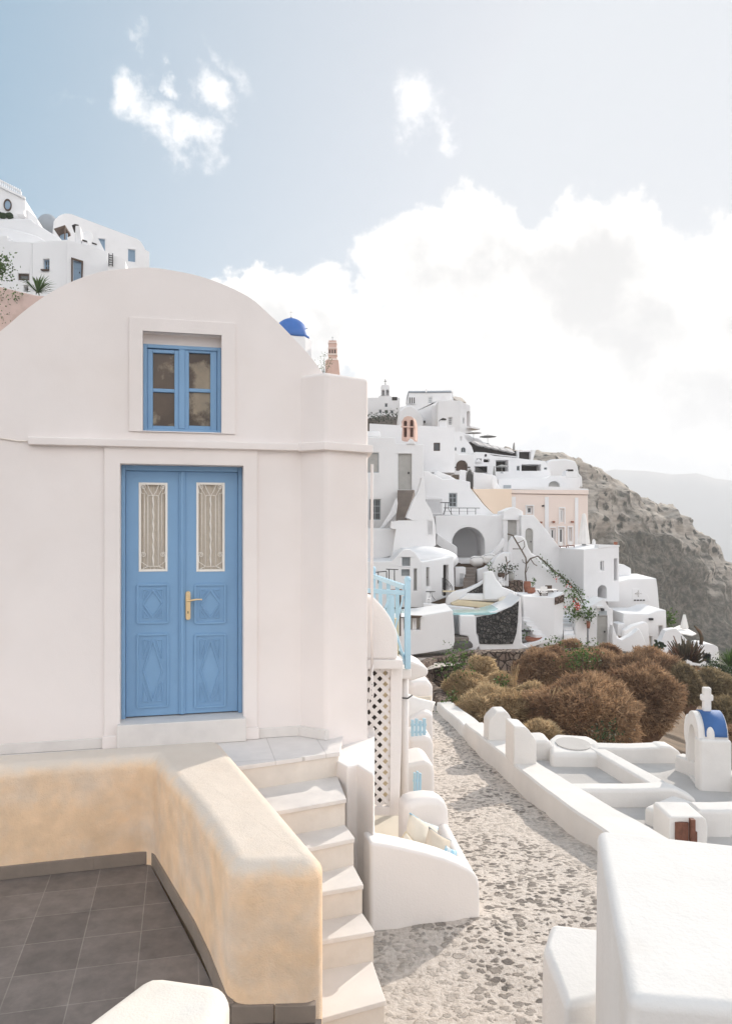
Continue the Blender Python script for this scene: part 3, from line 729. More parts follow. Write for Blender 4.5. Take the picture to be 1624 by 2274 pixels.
def facade_house():
    root = thing('house', 'round-gabled white house with blue double door and square window above it', 'house', FP.p(0, LZ))
    arcpts = [(-420, 1240), (-260, 960), (-120, 822), (0, 736), (52, 692), (103, 655), (155, 627), (210, 607), (254, 598.5), (330, 593.5), (388, 601), (440, 612), (485, 627), (530, 647),
              (565, 668), (600, 700), (618, 716), (650, 749), (688, 790), (720, 833)]
    # smooth the vault outline
    A = [FP.sz(x, y) for x, y in arcpts]; out = []
    for i in range(len(A) - 1):
        p0, p1, p2, p3 = A[max(i - 1, 0)], A[i], A[i + 1], A[min(i + 2, len(A) - 1)]
        for k in range(4):
            t = k / 4
            out.append(tuple(0.5 * (2 * p1[c] + (p2[c] - p0[c]) * t + (2 * p0[c] - 5 * p1[c] + 4 * p2[c] - p3[c]) * t * t + (3 * p1[c] - p0[c] - 3 * p2[c] + p3[c]) * t ** 3) for c in (0, 1)))
    out.append(A[-1]); zb = -3.3
    sr, _ = FP.sz(720, 1000)
    outline = [FP.p(a, z) for a, z in out] + [FP.p(sr, zb), FP.p(A[0][0], zb)]
    wr = FP.rect(317, 740, 492, 958); dr = FP.rect(267, 1032, 540, 1627)
    def hole(r): return [FP.p(r[0], r[2]), FP.p(r[1], r[2]), FP.p(r[1], r[3]), FP.p(r[0], r[3])]
    MB().holed(outline, [hole(wr), hole(dr)], -FP.n * 7.0).build('wall', 'facade', root).modifiers.new('edges', 'BEVEL')
    w = root.children[0]; w.modifiers['edges'].width = 0.012; w.modifiers['edges'].segments = 2; w.modifiers['edges'].limit_method = 'ANGLE'
    # raised band round the window
    w_ = FP.rect(287, 711, 522, 961)
    MB().holed([FP.p(w_[0], w_[2], .016), FP.p(w_[1], w_[2], .016), FP.p(w_[1], w_[3], .016), FP.p(w_[0], w_[3], .016)], [[FP.p(a_, z_, .016) for a_, z_ in ((wr[0], w_[2] + .002), (wr[0], wr[3]), (wr[1], wr[3]), (wr[1], w_[2] + .002))]], -FP.n * .03).build('window_surround', 'facade', root, bevel=0.005)
    o = FP.rect(232, 992, 571, 1640); zo = FP.sz(402, 994)[1]
    MB().prism([FP.p(a_, z_, .022) for a_, z_ in ((o[0], LZ + .002), (dr[0], LZ + .002), (dr[0], dr[3]), (dr[1], dr[3]), (dr[1], LZ + .002), (o[1], LZ + .002), (o[1], zo), (o[0], zo))], -FP.n * .04).build('door_surround', 'facade', root, bevel=0.006)
    for a, b in ((o[0] - 0.012, dr[0] + 0.004), (dr[1] - 0.004, o[1] + 0.012)):      # plinth blocks of the surround
        MB().pbox(FP, a, b, LZ + 0.001, LZ + 0.105, -0.01, 0.05).build('plinth_block', 'facade', root, bevel=0.008)
    # string course
    s0 = FP.sz(65, 985)[0]; s1 = FP.sz(700, 985)[0]; zt = FP.sz(388, 979)[1]; zb2 = FP.sz(388, 995.5)[1]
    mb = MB().pbox(FP, s0, s1, zb2, zt, -0.02, 0.06); mb.build('string_course', 'facade', root, bevel=0.008)
    # skirting
    sA = FP.sz(-300, 1600)[0]; 
    for a, b in ((sA, o[0] - 0.014), (o[1] + 0.014, FP.sz(662, 1600)[0])):
        MB().pbox(FP, a, b, LZ + 0.001, LZ + 0.085, -0.01, 0.018).build('skirting', 'marble', root, bevel=0.004)
    # right-hand pier: a splayed return, then a face that turns away
    zt = FP.sz(740, 836)[1]
    a = Vector((-.60, 6.76, 0)); b = Vector((-.345, 6.60, 0)); c = Vector((.018, 6.885, 0)); d = Vector((-.05, 7.6, 0)); e = Vector((-.75, 7.4, 0))
    foot = [a, b, c, d, e]
    p = MB().prism([q + Vector((0, 0, -1.97)) for q in foot], (0, 0, zt + 1.97)).build('pier', 'facade', root, bevel=0.035, seg=4)
    mb = MB(); zc0 = zb2 - 0.005; zc1 = zt_c = FP.sz(388, 979)[1] + 0.004
    off = [a + Vector((0.01, -0.085, 0)), b + Vector((-0.01, -0.062, 0)), c + Vector((0.045, -0.045, 0)), d + Vector((0.06, 0.0, 0)), e]
    mb.prism([q + Vector((0, 0, zc0)) for q in off], (0, 0, zc1 - zc0)); mb.build('cornice', 'facade', root, bevel=0.008)
    mb = MB(); off = [a + Vector((-0.01, -0.03, 0)), b + Vector((-0.004, -0.03, 0)), b + Vector((0.03, 0.0, 0)), a + Vector((0.03, 0.0, 0))]
    mb.prism([q + Vector((0, 0, LZ + 0.001)) for q in off], (0, 0, 0.085)); mb.build('skirting', 'marble', root, bevel=0.004)
    # window: frame, two casements, panes
    fr = MB(); f0 = FP.rect(318, 762, 491, 957)
    def frame(mb, r, w, o0, o1, wb=None):
        mb.pbox(FP, r[0], r[0] + w, r[2], r[3], o0, o1); mb.pbox(FP, r[1] - w, r[1], r[2], r[3], o0, o1)
        mb.pbox(FP, r[0] + w, r[1] - w, r[3] - w, r[3], o0, o1 - 0.001); mb.pbox(FP, r[0] + w, r[1] - w, r[2], r[2] + (wb or w), o0, o1 - 0.001)
    frame(fr, (wr[0], wr[1], wr[2], f0[3]), 0.032, -0.16, -0.085); win = fr.build('window', 'blue', root, bevel=0.005)
    hd = MB().pbox(FP, wr[0], wr[1], f0[3] + 0.001, wr[3], -0.20, -0.105); hd.build('window_head', 'facade', root)
    for x0, x1, px0, px1 in ((326, 403, 338.5, 387), (405.5, 483, 420, 468)):
        r = FP.rect(x0, 770, x1, 952); mb = MB(); pr = FP.rect(px0, 778, px1, 942)
        mb.pbox(FP, r[0], pr[0], r[2], r[3], -0.15, -0.10); mb.pbox(FP, pr[1], r[1], r[2], r[3], -0.15, -0.10)
        mb.pbox(FP, pr[0], pr[1], pr[3], r[3], -0.15, -0.101); mb.pbox(FP, pr[0], pr[1], r[2], pr[2], -0.15, -0.101)
        zm = FP.rect(px0, 858, px1, 866); mb.pbox(FP, pr[0], pr[1], zm[2], zm[3], -0.15, -0.104)
        cs = mb.build('casement', 'blue', root, bevel=0.005)
        pn = MB().pbox(FP, pr[0] - .005, pr[1] + .005, pr[2] - .005, pr[3] + .005, -0.14, -0.13); pn.build('pane', 'reflectglass', cs)
    mb = MB().pbox(FP, FP.sz(397, 860)[0], FP.sz(411, 860)[0], f0[2] + 0.03, f0[3] - 0.03, -0.12, -0.088); mb.build('mullion', 'blue', root, bevel=0.006)
    MB().pbox(FP, wr[0], wr[1], wr[2], wr[3], -0.60, -0.50).build('window_back', 'dark', root)
    # door
    zthr = FP.sz(402, 1597)[1]
    mb = MB(); mb.pbox(FP, dr[0] - 0.02, dr[1] + 0.02, LZ + 0.001, zthr, -0.25, 0.085); mb.build('threshold', 'marble', root, bevel=0.008)
    fr = MB(); j = 0.034
    fr.pbox(FP, dr[0], dr[0] + j, zthr, dr[3], -0.22, -0.115); fr.pbox(FP, dr[1] - j, dr[1], zthr, dr[3], -0.22, -0.115)
    fr.pbox(FP, dr[0] + j, dr[1] - j, dr[3] - 0.045, dr[3], -0.22, -0.117); fr.build('door_frame', 'blue', root, bevel=0.006)
    MB().pbox(FP, dr[0], dr[1], zthr, dr[3], -0.60, -0.50).build('door_back', 'dark', root)
    zd0 = zthr + 0.012; zd1 = dr[3] - 0.047
    L0, L1 = dr[0] + j + 0.003, FP.sz(404, 1300)[0] - 0.002
    R0, R1 = L1 + 0.004, dr[1] - j - 0.003
    OD = -0.15                                       # door leaf face
    for side, (s0, s1) in enumerate(((L0, L1), (R0, R1))):
        gx = (306, 371.5) if side == 0 else (436.5, 501)
        gl = FP.rect(gx[0], 1069, gx[1], 1271)
        mb = MB(); mb.pbox(FP, s0, gl[0], zd0, zd1, OD - 0.045, OD); mb.pbox(FP, gl[1], s1, zd0, zd1, OD - 0.045, OD)
        mb.pbox(FP, gl[0], gl[1], gl[3], zd1, OD - 0.045, OD); mb.pbox(FP, gl[0], gl[1], zd0, gl[2], OD - 0.045, OD)
        leaf = mb.build('door_leaf', 'blue', root, smooth=False)
        # mouldings of the lower panels: square border, inner lozenge and corner triangles
        mo = MB()
        px = (303.5, 372) if side == 0 else (434, 501.5)
        def strip(a, b, w=0.011, h=0.009):
            a, b = Vector((a[0], a[1])), Vector((b[0], b[1])); dv = (b - a).normalized(); nv = Vector((-dv.y, dv.x)) * w / 2
            mo.prism([FP.p(q.x, q.y, OD + h) for q in (a - nv, b - nv, b + nv, a + nv)], -FP.n * (h + 0.004))
        def ring(p, w=0.011, h=0.009):
            for i in range(len(p)): strip(p[i], p[(i + 1) % len(p)], w, h + 0.0007 * i)
        for y0, y1 in ((1301, 1387.5), (1414, 1577.5)):
            r = FP.rect(px[0], y0, px[1], y1); m = 0.006
            ring([(r[0], r[2]), (r[1], r[2]), (r[1], r[3]), (r[0], r[3])], 0.019, 0.012)
            q = (r[0] + 0.045, r[1] - 0.045, r[2] + 0.045, r[3] - 0.045)
            cx, cz = (q[0] + q[1]) / 2, (q[2] + q[3]) / 2
            ring([(cx, q[2]), (q[1], cz), (cx, q[3]), (q[0], cz)], 0.012, 0.010)
            g = 0.030
            for sx, sz_ in ((0, 2), (1, 2), (1, 3), (0, 3)):
                x, z = q[sx], q[sz_]; dx = (cx - x); dz = (cz - z)
                ring([(x, z), (x + dx * 0.62, z), (x, z + dz * 0.62)], 0.009, 0.008)
        mo.build('panel_moulding', 'blue', leaf, bevel=0.003)
        # glazing: pale frame, curtain and white scroll ironwork
        gf = MB(); w = 0.02
        gf.pbox(FP, gl[0], gl[0] + w, gl[2], gl[3], OD - 0.03, OD + 0.006); gf.pbox(FP, gl[1] - w, gl[1], gl[2], gl[3], OD - 0.03, OD + 0.006)
        gf.pbox(FP, gl[0] + w, gl[1] - w, gl[3] - w, gl[3], OD - 0.03, OD + 0.005); gf.pbox(FP, gl[0] + w, gl[1] - w, gl[2], gl[2] + w, OD - 0.03, OD + 0.005)
        gf.build('glazing_frame', 'iron_white', leaf, bevel=0.003)
        cu = MB(); n = 40; vs = []
        for z in (gl[2] + 0.001, gl[3] - 0.001):
            vs += [FP.p(gl[0] + (gl[1] - gl[0]) * i / n, z, OD - 0.034 + 0.004 * math.sin(i * 1.3)) for i in range(n + 1)]
        cu.add(vs, [(i, i + 1, n + 2 + i, n + 1 + i) for i in range(n)]).build('curtain', 'curtain', leaf, smooth='all')
        ir = MB(); rr = 0.0032; oo = OD + 0.004
        cx = (gl[0] + gl[1]) / 2; gw = gl[1] - gl[0]
        def P(u, z): return FP.p(cx + u * gw, z, oo)
        zt_, zb_ = gl[3], gl[2]; hz = zt_ - zb_
        z1, z2 = zt_ - 0.15 * hz, zb_ + 0.06 * hz
        for u in (-0.18, 0.18): ir.tube([P(u, z2), P(u, z1)], rr)
        for u in (-0.30, 0.30): ir.tube([P(u, zb_ + 0.2 * hz), P(u, z1 + 0.02)], rr * 0.8)
        k = 26; ir.tube([P(0.010 * math.sin(i * 1.45), z2 + (z1 - z2) * i / k) for i in range(k + 1)], [0.004 + 0.0035 * abs(math.sin(i * .72)) for i in range(k + 1)])
        ir.tube([P(-0.18, z1), P(-0.09, z1 + 0.006), P(0, z1 + 0.004), P(0.09, z1 + 0.006), P(0.18, z1)], rr)
        ir.tube([P(-0.18, z2), P(0.18, z2)], rr)
        for sgn in (-1, 1):
            ir.tube([P(sgn * 0.18, z1), P(sgn * 0.40, zt_ - 0.02)], rr); ir.tube([P(0, z1), P(sgn * 0.10, z1 + 0.05 * hz), P(sgn * 0.2, zt_ - 0.02)], rr)
            ir.tube([P(sgn * 0.18, z2), P(sgn * 0.40, zb_ + 0.02)], rr)
            for zc, up in ((zt_ - 0.05 * hz, 1), (zb_ + 0.19 * hz, 1)):
                sp = [];
                for i in range(22):
                    a_ = i / 21 * 1.6 * 2 * math.pi; q_ = 0.10 * (1 - i / 26)
                    sp.append(P(sgn * (0.34 + q_ * math.cos(a_)), zc + q_ * gw * math.sin(a_) * up))
                ir.tube(sp, rr)
            ir.tube([P(sgn * 0.42, zb_ + 0.19 * hz), P(sgn * 0.41, zb_ + 0.11 * hz), P(sgn * 0.18, z2)], rr)
            ir.tube([P(sgn * 0.44, zt_ - 0.05 * hz), P(sgn * 0.40, zt_ - 0.12 * hz), P(sgn * 0.30, z1 + 0.02)], rr)
        ir.build('iron_grille', 'iron_white', leaf, smooth='all')
        if side == 1:
            hp = FP.rect(412.5, 1315, 423.5, 1380); h = MB()
            pts = []
            rr2 = (hp[1] - hp[0]) / 2; cxs = (hp[0] + hp[1]) / 2
            for i in range(9): t = math.pi * i / 8; pts.append((cxs + rr2 * math.cos(t), hp[3] - rr2 + rr2 * math.sin(t)))
            for i in range(9): t = math.pi + math.pi * i / 8; pts.append((cxs + rr2 * math.cos(t), hp[2] + rr2 + rr2 * math.sin(t)))
            h.prism([FP.p(a_, z_, OD + 0.034) for a_, z_ in pts], -FP.n * 0.036)
            zl = FP.sz(420, 1336)[1]
            h.tube([FP.p(cxs, zl, OD + 0.03), FP.p(cxs, zl, OD + 0.075)], 0.010, 10)
            h.tube([FP.p(cxs - .004, zl, OD + 0.07), FP.p(cxs + 0.03, zl + 0.006, OD + 0.075), FP.p(cxs + 0.07, zl + 0.012, OD + 0.072), FP.p(cxs + 0.118, zl + 0.010, OD + 0.068)], [0.009, 0.009, 0.008, 0.007], 10)
            h.build('handle', 'brass', leaf, smooth=True, bevel=0.002)
            kz = FP.sz(418, 1362)[1]
            MB().pbox(FP, cxs - 0.004, cxs + 0.004, kz - 0.012, kz + 0.008, OD + 0.03, OD + 0.0355).build('keyhole', 'iron', leaf)
    a0 = FP.sz(404.5, 1300)[0]; mb = MB(); mb.pbox(FP, a0 - 0.026, a0 + 0.026, zd0, zd1, OD - 0.001, OD + 0.018); mb.pbox(FP, a0 - 0.012, a0 + 0.012, zd0, zd1, OD + 0.01, OD + 0.027)
    mb.build('astragal', 'blue', root, bevel=0.005)
    # cable and drainpipe on the outer corner
    P0 = Vector((.055, 6.93, 0)); tb = MB(); tb.tube([P0 + Vector((0, 0, z)) for z in (0.56, 0.1, -0.3, -0.8, -1.3)], 0.013, 8)
    tb.tube([P0 + Vector((0.008, -.02, -1.25)), P0 + Vector((-.02, -.03, -1.5)), P0 + Vector((-0.035, -.03, -1.62)), P0 + Vector((-.01, -.03, -1.68)), P0 + Vector((.012, -.03, -1.5)), P0 + Vector((.0, -.02, -1.3))], 0.006, 6)
    tb.build('cable', 'facade', root, smooth='all')
    tb = MB(); tb.tube([FP.p(FP.sz(-60, 970)[0], FP.sz(-60, 968)[1], 0.02), FP.p(FP.sz(0, 974)[0], FP.sz(0, 973)[1], 0.012), FP.p(FP.sz(40, 977)[0], FP.sz(40, 979)[1], 0.012), FP.p(s0, zb2 + 0.02, 0.012)], 0.006, 6)
    tb.build('wire', 'cream', root, smooth='all')


facade_house()


# ------------------------------------------------------------------ marble stairs, terrace, ochre parapet
def stairs():
    root = thing('staircase', 'pale marble steps descending from the blue door to the cobbled lane', 'stairs', (-.2, 6.2, LZ))
    land = [(-.213, 6.24), (-.939, 5.89), (-1.3, 5.75), (-5.2, 4.83), (-5.2, 5.8), (-.55, 6.9), (-.20, 6.75)]
    MB().prism([Vector((x, y, LZ)) for x, y in land], (0, 0, -0.035)).build('landing', 'marble_tiles', root, bevel=0.004)
    inner = [(x + (0.0 if x < -4 else 0), y) for x, y in land]
    MB().prism([Vector((x + (-.012 if i in (0, 6) else 0), y + (0.014 if i < 4 else 0), LZ - 0.0351)) for i, (x, y) in enumerate(land)], (0, 0, -1.45)).build('landing_base', 'riser', root)
    cor = [(-.213, 6.24), (-.147, 5.73), (-.079, 5.50), (-.016, 5.21), (.057, 4.99), (.119, 4.585), (.20, 4.22), (.28, 3.86)]
    ang = [25.7, 27, 28, 20, 18, 24, 24, 24]
    for i in range(1, 8):
        z = LZ - 0.2 * i; x, y = cor[i]; px, py = cor[i - 1]
        d = Vector((math.cos(R(ang[i])), math.sin(R(ang[i])))); a = Vector((x, y)); l = a - d * 0.95
        bk = Vector((px, py)); dp = Vector((math.cos(R(ang[i - 1])), math.sin(R(ang[i - 1])))); bl = bk - dp * 0.95
        off = Vector((-0.1, 0.3))
        tread = [a, l, bl + off, bk + Vector((-0.03, 0.08))]
        MB().prism([Vector((q.x, q.y, z)) for q in tread], (0, 0, -0.032)).build('tread', 'marble', root, bevel=0.005)
        e = Vector((-.010, 0.016))
        body = [a + e, l + e, bl + off, bk + Vector((-0.04, 0.08))]
        MB().prism([Vector((q.x, q.y, z - 0.0321)) for q in body], (0, 0, -3.5 - z)).build('riser', 'riser', root)
    base = [(-.26, 6.28), (-.15, 6.10), (-.072, 6.15), (.056, 5.90), (.066, 5.94), (.082, 7.3), (-.5, 7.3)]
    MB().prism([Vector((x, y, -3.4)) for x, y in base], (0, 0, 3.4 - 1.915)).build('base_wall', 'plaster', root, bevel=0.014, seg=3)
    return root


stairs()
TZ = -2.40
mb = MB().prism([Vector((x, y, TZ)) for x, y in ((-.215, 3.73), (-.66, 3.73), (-1.56, 5.5), (-5.5, 4.42), (-6, .6), (-.3, .6), (-.25, 2.6))], (0, 0, -1.0))
o = mb.build('terrace_floor', 'tiles'); o['kind'] = 'structure'


def parapet_wall():
    root = thing('parapet_wall', 'L-shaped ochre plaster parapet with bleached rounded top beside the marble steps', 'wall', (-1.2, 5.3, TZ))
    inner = [(-4.3, 4.715), (-2.49, 5.2), (-1.52, 5.46), (-1.25, 4.95), (-1.0, 4.48), (-.848, 4.155), (-.655, 3.70)]
    # finer inner curve
    pts = [inner[0], inner[1], (-1.9, 5.36), inner[2]]
    for i in range(2, len(inner) - 1):
        for k in (1, 2, 3):
            t = k / 3; pts.append((inner[i][0] * (1 - t) + inner[i + 1][0] * t, inner[i][1] * (1 - t) + inner[i + 1][1] * t))
    outer = [(-.215, 3.72), (-.218, 3.83), (-.66, 4.85), (-1.12, 5.90), (-4.4, 5.10)]
    foot = pts + outer
    zt = -1.635; bm = bmesh.new()
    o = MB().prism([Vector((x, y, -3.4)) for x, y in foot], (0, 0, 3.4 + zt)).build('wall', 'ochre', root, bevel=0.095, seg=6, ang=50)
    o.modifiers['bevel'].use_clamp_overlap = False
    # dark tile skirting along the inner faces and the end
    sk = MB()
    line = pts[:]
    for i in range(len(line) - 1):
        a, b = Vector(line[i]), Vector(line[i + 1]); n = Vector((b.y - a.y, -(b.x - a.x))).normalized(); 
        a2, b2 = a + n * 0.016, b + n * 0.016; a1, b1 = a - n * 0.02, b - n * 0.02
        sk.prism([Vector((q.x, q.y, TZ + 0.001)) for q in (a1, b1, b2, a2)], (0, 0, 0.088 + 0.0004 * i))
    for k in range(2):
        a, b = (-.648 + .21 * k, 3.703), (-.445 + .202 * k, 3.711)
        sk.prism([Vector((x, y, TZ + 0.001)) for x, y in ((a[0], a[1] + .03), (b[0], b[1] + .03), (b[0], b[1] - 0.016), (a[0], a[1] - 0.016))], (0, 0, 0.086))
    sk.build('skirting', 'skirt_dark', root, bevel=0.003)


parapet_wall()

mb = MB().prism([Vector((x, y, -3.0)) for x, y in ((-.665, 2.36), (-.40, 2.30), (-.395, 1.6), (-1.05, 1.6))], (0, 0, 3.0 - 1.365))
o = mb.build('low_wall', 'cream', loc=(-.6, 2.0, TZ), bevel=0.06, seg=5); o.modifiers['bevel'].use_clamp_overlap = False
tag(o, 'cream plaster wall end on the dark tiled terrace, cut off by the bottom edge', 'wall', kind='thing')

mb = MB()
A = [(.915, 3.04, -1.20), (.668, 1.95, -1.20), (1.45, 1.84, -1.20), (2.5, 1.7, -1.2), (2.6, 2.62, -1.20), (1.386, 2.90, -1.20)]
B = [(.895, 3.06, -3.7), (.62, 1.93, -3.7), (1.45, 1.80, -3.7), (2.5, 1.66, -3.7), (2.6, 2.66, -3.7), (1.386, 2.95, -3.7)]
mb.add(A + B, [tuple(range(6)), tuple(range(11, 5, -1))] + [(i, (i + 1) % 6, 6 + (i + 1) % 6, 6 + i) for i in range(6)])
o = mb.build('boundary_wall', 'rough_white', loc=(1.2, 2.4, -3.2), bevel=0.035, seg=4); tag(o, 'thick whitewashed wall with broad flat top in the near right corner', 'wall', kind='thing')
mb = MB()
A = [(.80, 3.46, -1.905), (.87, 3.61, -1.86), (1.12, 3.60, -1.89), (1.12, 3.2, -1.93), (.805, 3.09, -1.93)]
B = [(.775, 3.47, -3.3), (.85, 3.63, -3.3), (1.12, 3.62, -3.3), (1.12, 3.18, -3.3), (.785, 3.06, -3.3)]
mb.add(A + B, [tuple(range(5)), tuple(range(9, 4, -1))] + [(i, (i + 1) % 5, 5 + (i + 1) % 5, 5 + i) for i in range(5)])
o = mb.build('wall_stub', 'rough_white', loc=(.9, 3.3, -3.1), bevel=0.035, seg=4); tag(o, 'short whitewashed wall stub beside the thick near wall at the lane edge', 'wall', kind='thing')


# ------------------------------------------------------------------ village building kit
class Ho:
    """one building: an Empty with walls, windows, doors ... as parts"""
    def __init__(s, label, pl, x, y, cat='house', name='house', group=None, k=D_):
        (x, y), = k((x, y)); s.pl = pl; s.k = k
        s.root = thing(name, label, cat, pl.at(x, y), group)
    def wall(s, poly, depth, feats=(), mat='village', bevel=0.06, name='wall', pl=None, seg=3, out=0.0, smooth=False):
        pl = pl or s.pl; pts = s.k(*poly); outer2 = [pl.sz(*p) for p in pts]; holes = []
        for ft in feats:
            kind, (x0, y0, x1, y1), op = ft[0], ft[1], (ft[2] if len(ft) > 2 else {})
            (X0, Y0), (X1, Y1) = s.k((x0, y0), (x1, y1))
            r = pl.rect(X0, Y0, X1, Y1)
            if kind.endswith('arch'):
                n = 10; hw = (r[1] - r[0]) / 2; cx = (r[0] + r[1]) / 2; rise = op.get('rise', hw)
                out2 = [(r[0], r[2])] + [(cx + hw * math.cos(math.pi - math.pi * i / n), r[3] - rise + rise * math.sin(math.pi - math.pi * i / n)) for i in range(n + 1)] + [(r[1], r[2])]
            else: out2 = [(r[0], r[2]), (r[0], r[3]), (r[1], r[3]), (r[1], r[2])]
            proud = op.get('proud') or not all(inside(q, outer2) for q in out2)
            if not proud: holes.append([pl.p(a, z, out) for a, z in out2])
            s.fill(kind, r, out2, pl, op, out + (0.20 if proud else 0.0) if not proud else out + 0.06, proud, depth)
        o = MB().holed([pl.p(a, z, out) for a, z in outer2], holes, -pl.n * depth).build(name, mat, s.root, bevel=bevel, seg=seg)
        return o
    def fill(s, kind, r, out2, pl, op, out, proud, depth):
        rec = op.get('rec', 0.14) if not proud else 0.05
        o1 = out - rec; fm = op.get('frame', 'greyframe'); w = op.get('w', 0.055)
        if kind == 'hole':                                  # open recess with a dark back
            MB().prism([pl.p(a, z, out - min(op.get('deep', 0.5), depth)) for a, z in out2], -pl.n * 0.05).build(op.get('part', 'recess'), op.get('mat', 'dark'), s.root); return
        if kind in ('holearch',):
            MB().prism([pl.p(a, z, out - min(op.get('deep', 0.5), depth)) for a, z in out2], -pl.n * 0.05).build(op.get('part', 'recess'), op.get('mat', 'dark'), s.root); return
        if kind.startswith('win'):
            fr = MB(); t = 0.05
            fr.pbox(pl, r[0], r[0] + w, r[2], r[3], o1 - t, o1); fr.pbox(pl, r[1] - w, r[1], r[2], r[3], o1 - t, o1)
            fr.pbox(pl, r[0] + w, r[1] - w, r[3] - w, r[3], o1 - t, o1 - .002); fr.pbox(pl, r[0] + w, r[1] - w, r[2], r[2] + w, o1 - t, o1 - .002)
            nx, ny = op.get('grid', (2, 3)); b = w * 0.62
            for i in range(1, nx): a = r[0] + (r[1] - r[0]) * i / nx; fr.pbox(pl, a - b / 2, a + b / 2, r[2] + w, r[3] - w, o1 - t, o1 - .005)
            for i in range(1, ny): a = r[2] + (r[3] - r[2]) * i / ny; fr.pbox(pl, r[0] + w, r[1] - w, a - b / 2, a + b / 2, o1 - t, o1 - .008)
            f = fr.build('window', fm, s.root)
            MB().pbox(pl, r[0] + .01, r[1] - .01, r[2] + .01, r[3] - .01, o1 - t - .02, o1 - t + .012).build('pane', op.get('pane', 'glass'), f)
        elif kind.startswith('door'):
            d = MB().prism([pl.p(a, z, o1) for a, z in out2], -pl.n * 0.06); m = op.get('mat', 'greywood')
            n = op.get('planks', 5); h = r[3] - r[2]; hw = (r[1] - r[0])
            for i in range(n + 1):
                a = r[0] + hw * i / n; top = r[3] if kind == 'door' else r[3] - hw / 2 * 0.9
                if 0 < i < n: d.pbox(pl, a - .012, a + .012, r[2] + .06, top - .06, o1 - .02, o1 + .012)
            for z in (r[2] + .04, r[2] + h * 0.66): d.pbox(pl, r[0] + .03, r[1] - .03, z, z + .07, o1 - .02, o1 + .018)
            dd = d.build('door', m, s.root)
            MB().pbox(pl, r[0] + hw * 0.72, r[0] + hw * 0.82, r[2] + h * 0.44, r[2] + h * 0.50, o1, o1 + .06).build('handle', 'iron', dd)
        elif kind == 'vent':
            fr = MB(); w = 0.05
            fr.pbox(pl, r[0], r[0] + w, r[2], r[3], o1 - .05, o1 + .08); fr.pbox(pl, r[1] - w, r[1], r[2], r[3], o1 - .05, o1 + .08)
            fr.pbox(pl, r[0], r[1], r[3] - w, r[3], o1 - .05, o1 + .079); fr.pbox(pl, r[0], r[1], r[2], r[2] + w, o1 - .05, o1 + .079)
            n = op.get('n', 12)
            for i in range(n): z = r[2] + w + (r[3] - r[2] - 2 * w) * (i + .5) / n; fr.pbox(pl, r[0] + w, r[1] - w, z - .025, z + .012, o1 - .03, o1 + .05)
            f = fr.build('louvre', 'village', s.root)
            MB().pbox(pl, r[0], r[1], r[2], r[3], o1 - .10, o1 - .052).build('louvre_back', 'greyframe', f)
    def trim(s, poly, o0, o1, mat='village', name='trim', pl=None, bevel=0.0):
        pl = pl or s.pl; p2 = [pl.sz(*q) for q in s.k(*poly)]
        return MB().prism([pl.p(a, z, o1) for a, z in p2], pl.n * (o0 - o1)).build(name, mat, s.root, bevel=bevel)
    def part(s, mb, name, mat, **kw): return mb.build(name, mat, s.root, **kw)


def slab(name, label, cat, k, pl, poly, depth, mat='village', bevel=0.06, out=0.0, group=None, seg=3, kind='thing'):
    p2 = [pl.sz(*q) for q in k(*poly)]; zb = min(z for a, z in p2); c = sum(a for a, z in p2) / len(p2)
    o = MB().prism([pl.p(a, z, out) for a, z in p2], -pl.n * depth).build(name, mat, loc=pl.p(c, zb), bevel=bevel, seg=seg)
    return tag(o, label, cat, group, kind)


def stairflight(name, label, k, pl0, pl1, xs0, xs1, y0, y1, n, mat='steps_grey', group=None):
    """steps from the near low end (plane pl0, row y0) to the far high end (pl1, row y1)"""
    (xa0, yy0), (xb0, _) = k((xs0[0], y0), (xs0[1], y0)); (xa1, yy1), (xb1, _) = k((xs1[0], y1), (xs1[1], y1))
    A0, B0, A1, B1 = pl0.at(xa0, yy0), pl0.at(xb0, yy0), pl1.at(xa1, yy1), pl1.at(xb1, yy1)
    root = thing(name, label, 'stairs', A0.lerp(B0, .5), group)
    for i in range(n):
        t0, t1 = i / n, (i + 1) / n + 0.02
        z1 = A0.z + (A1.z - A0.z) * (i + 1) / n; zb = A0.z - 0.4
        P = [A0.lerp(A1, t0), B0.lerp(B1, t0), B0.lerp(B1, t1), A0.lerp(A1, t1)]
        MB().prism([Vector((p.x, p.y, zb)) for p in P], (0, 0, z1 - zb)).build('step', mat, root)
    return root


def leaves(mb, pts, size, n_per, spread, up=0.3):
    for c in pts:
        for _ in range(n_per):
            p = Vector(c) + Vector((random.gauss(0, spread), random.gauss(0, spread), random.gauss(0, spread)))
            d = Vector((random.uniform(-1, 1), random.uniform(-1, 1), random.uniform(-.6, 1) + up)).normalized()
            e = d.cross(Vector((random.uniform(-1, 1), random.uniform(-1, 1), random.uniform(-1, 1)))).normalized()
            s = size * random.uniform(.6, 1.3)
            mb.add([p, p + d * s * .5 + e * s * .3, p + d * s, p + d * s * .5 - e * s * .3], [(0, 1, 2, 3)])


def cross3(mb, c, w, h, t):
    mb.box(c + Vector((0, 0, h / 2)), (t, t, h)); mb.box(c + Vector((0, 0, h * .66)), (w, t * .98, t))


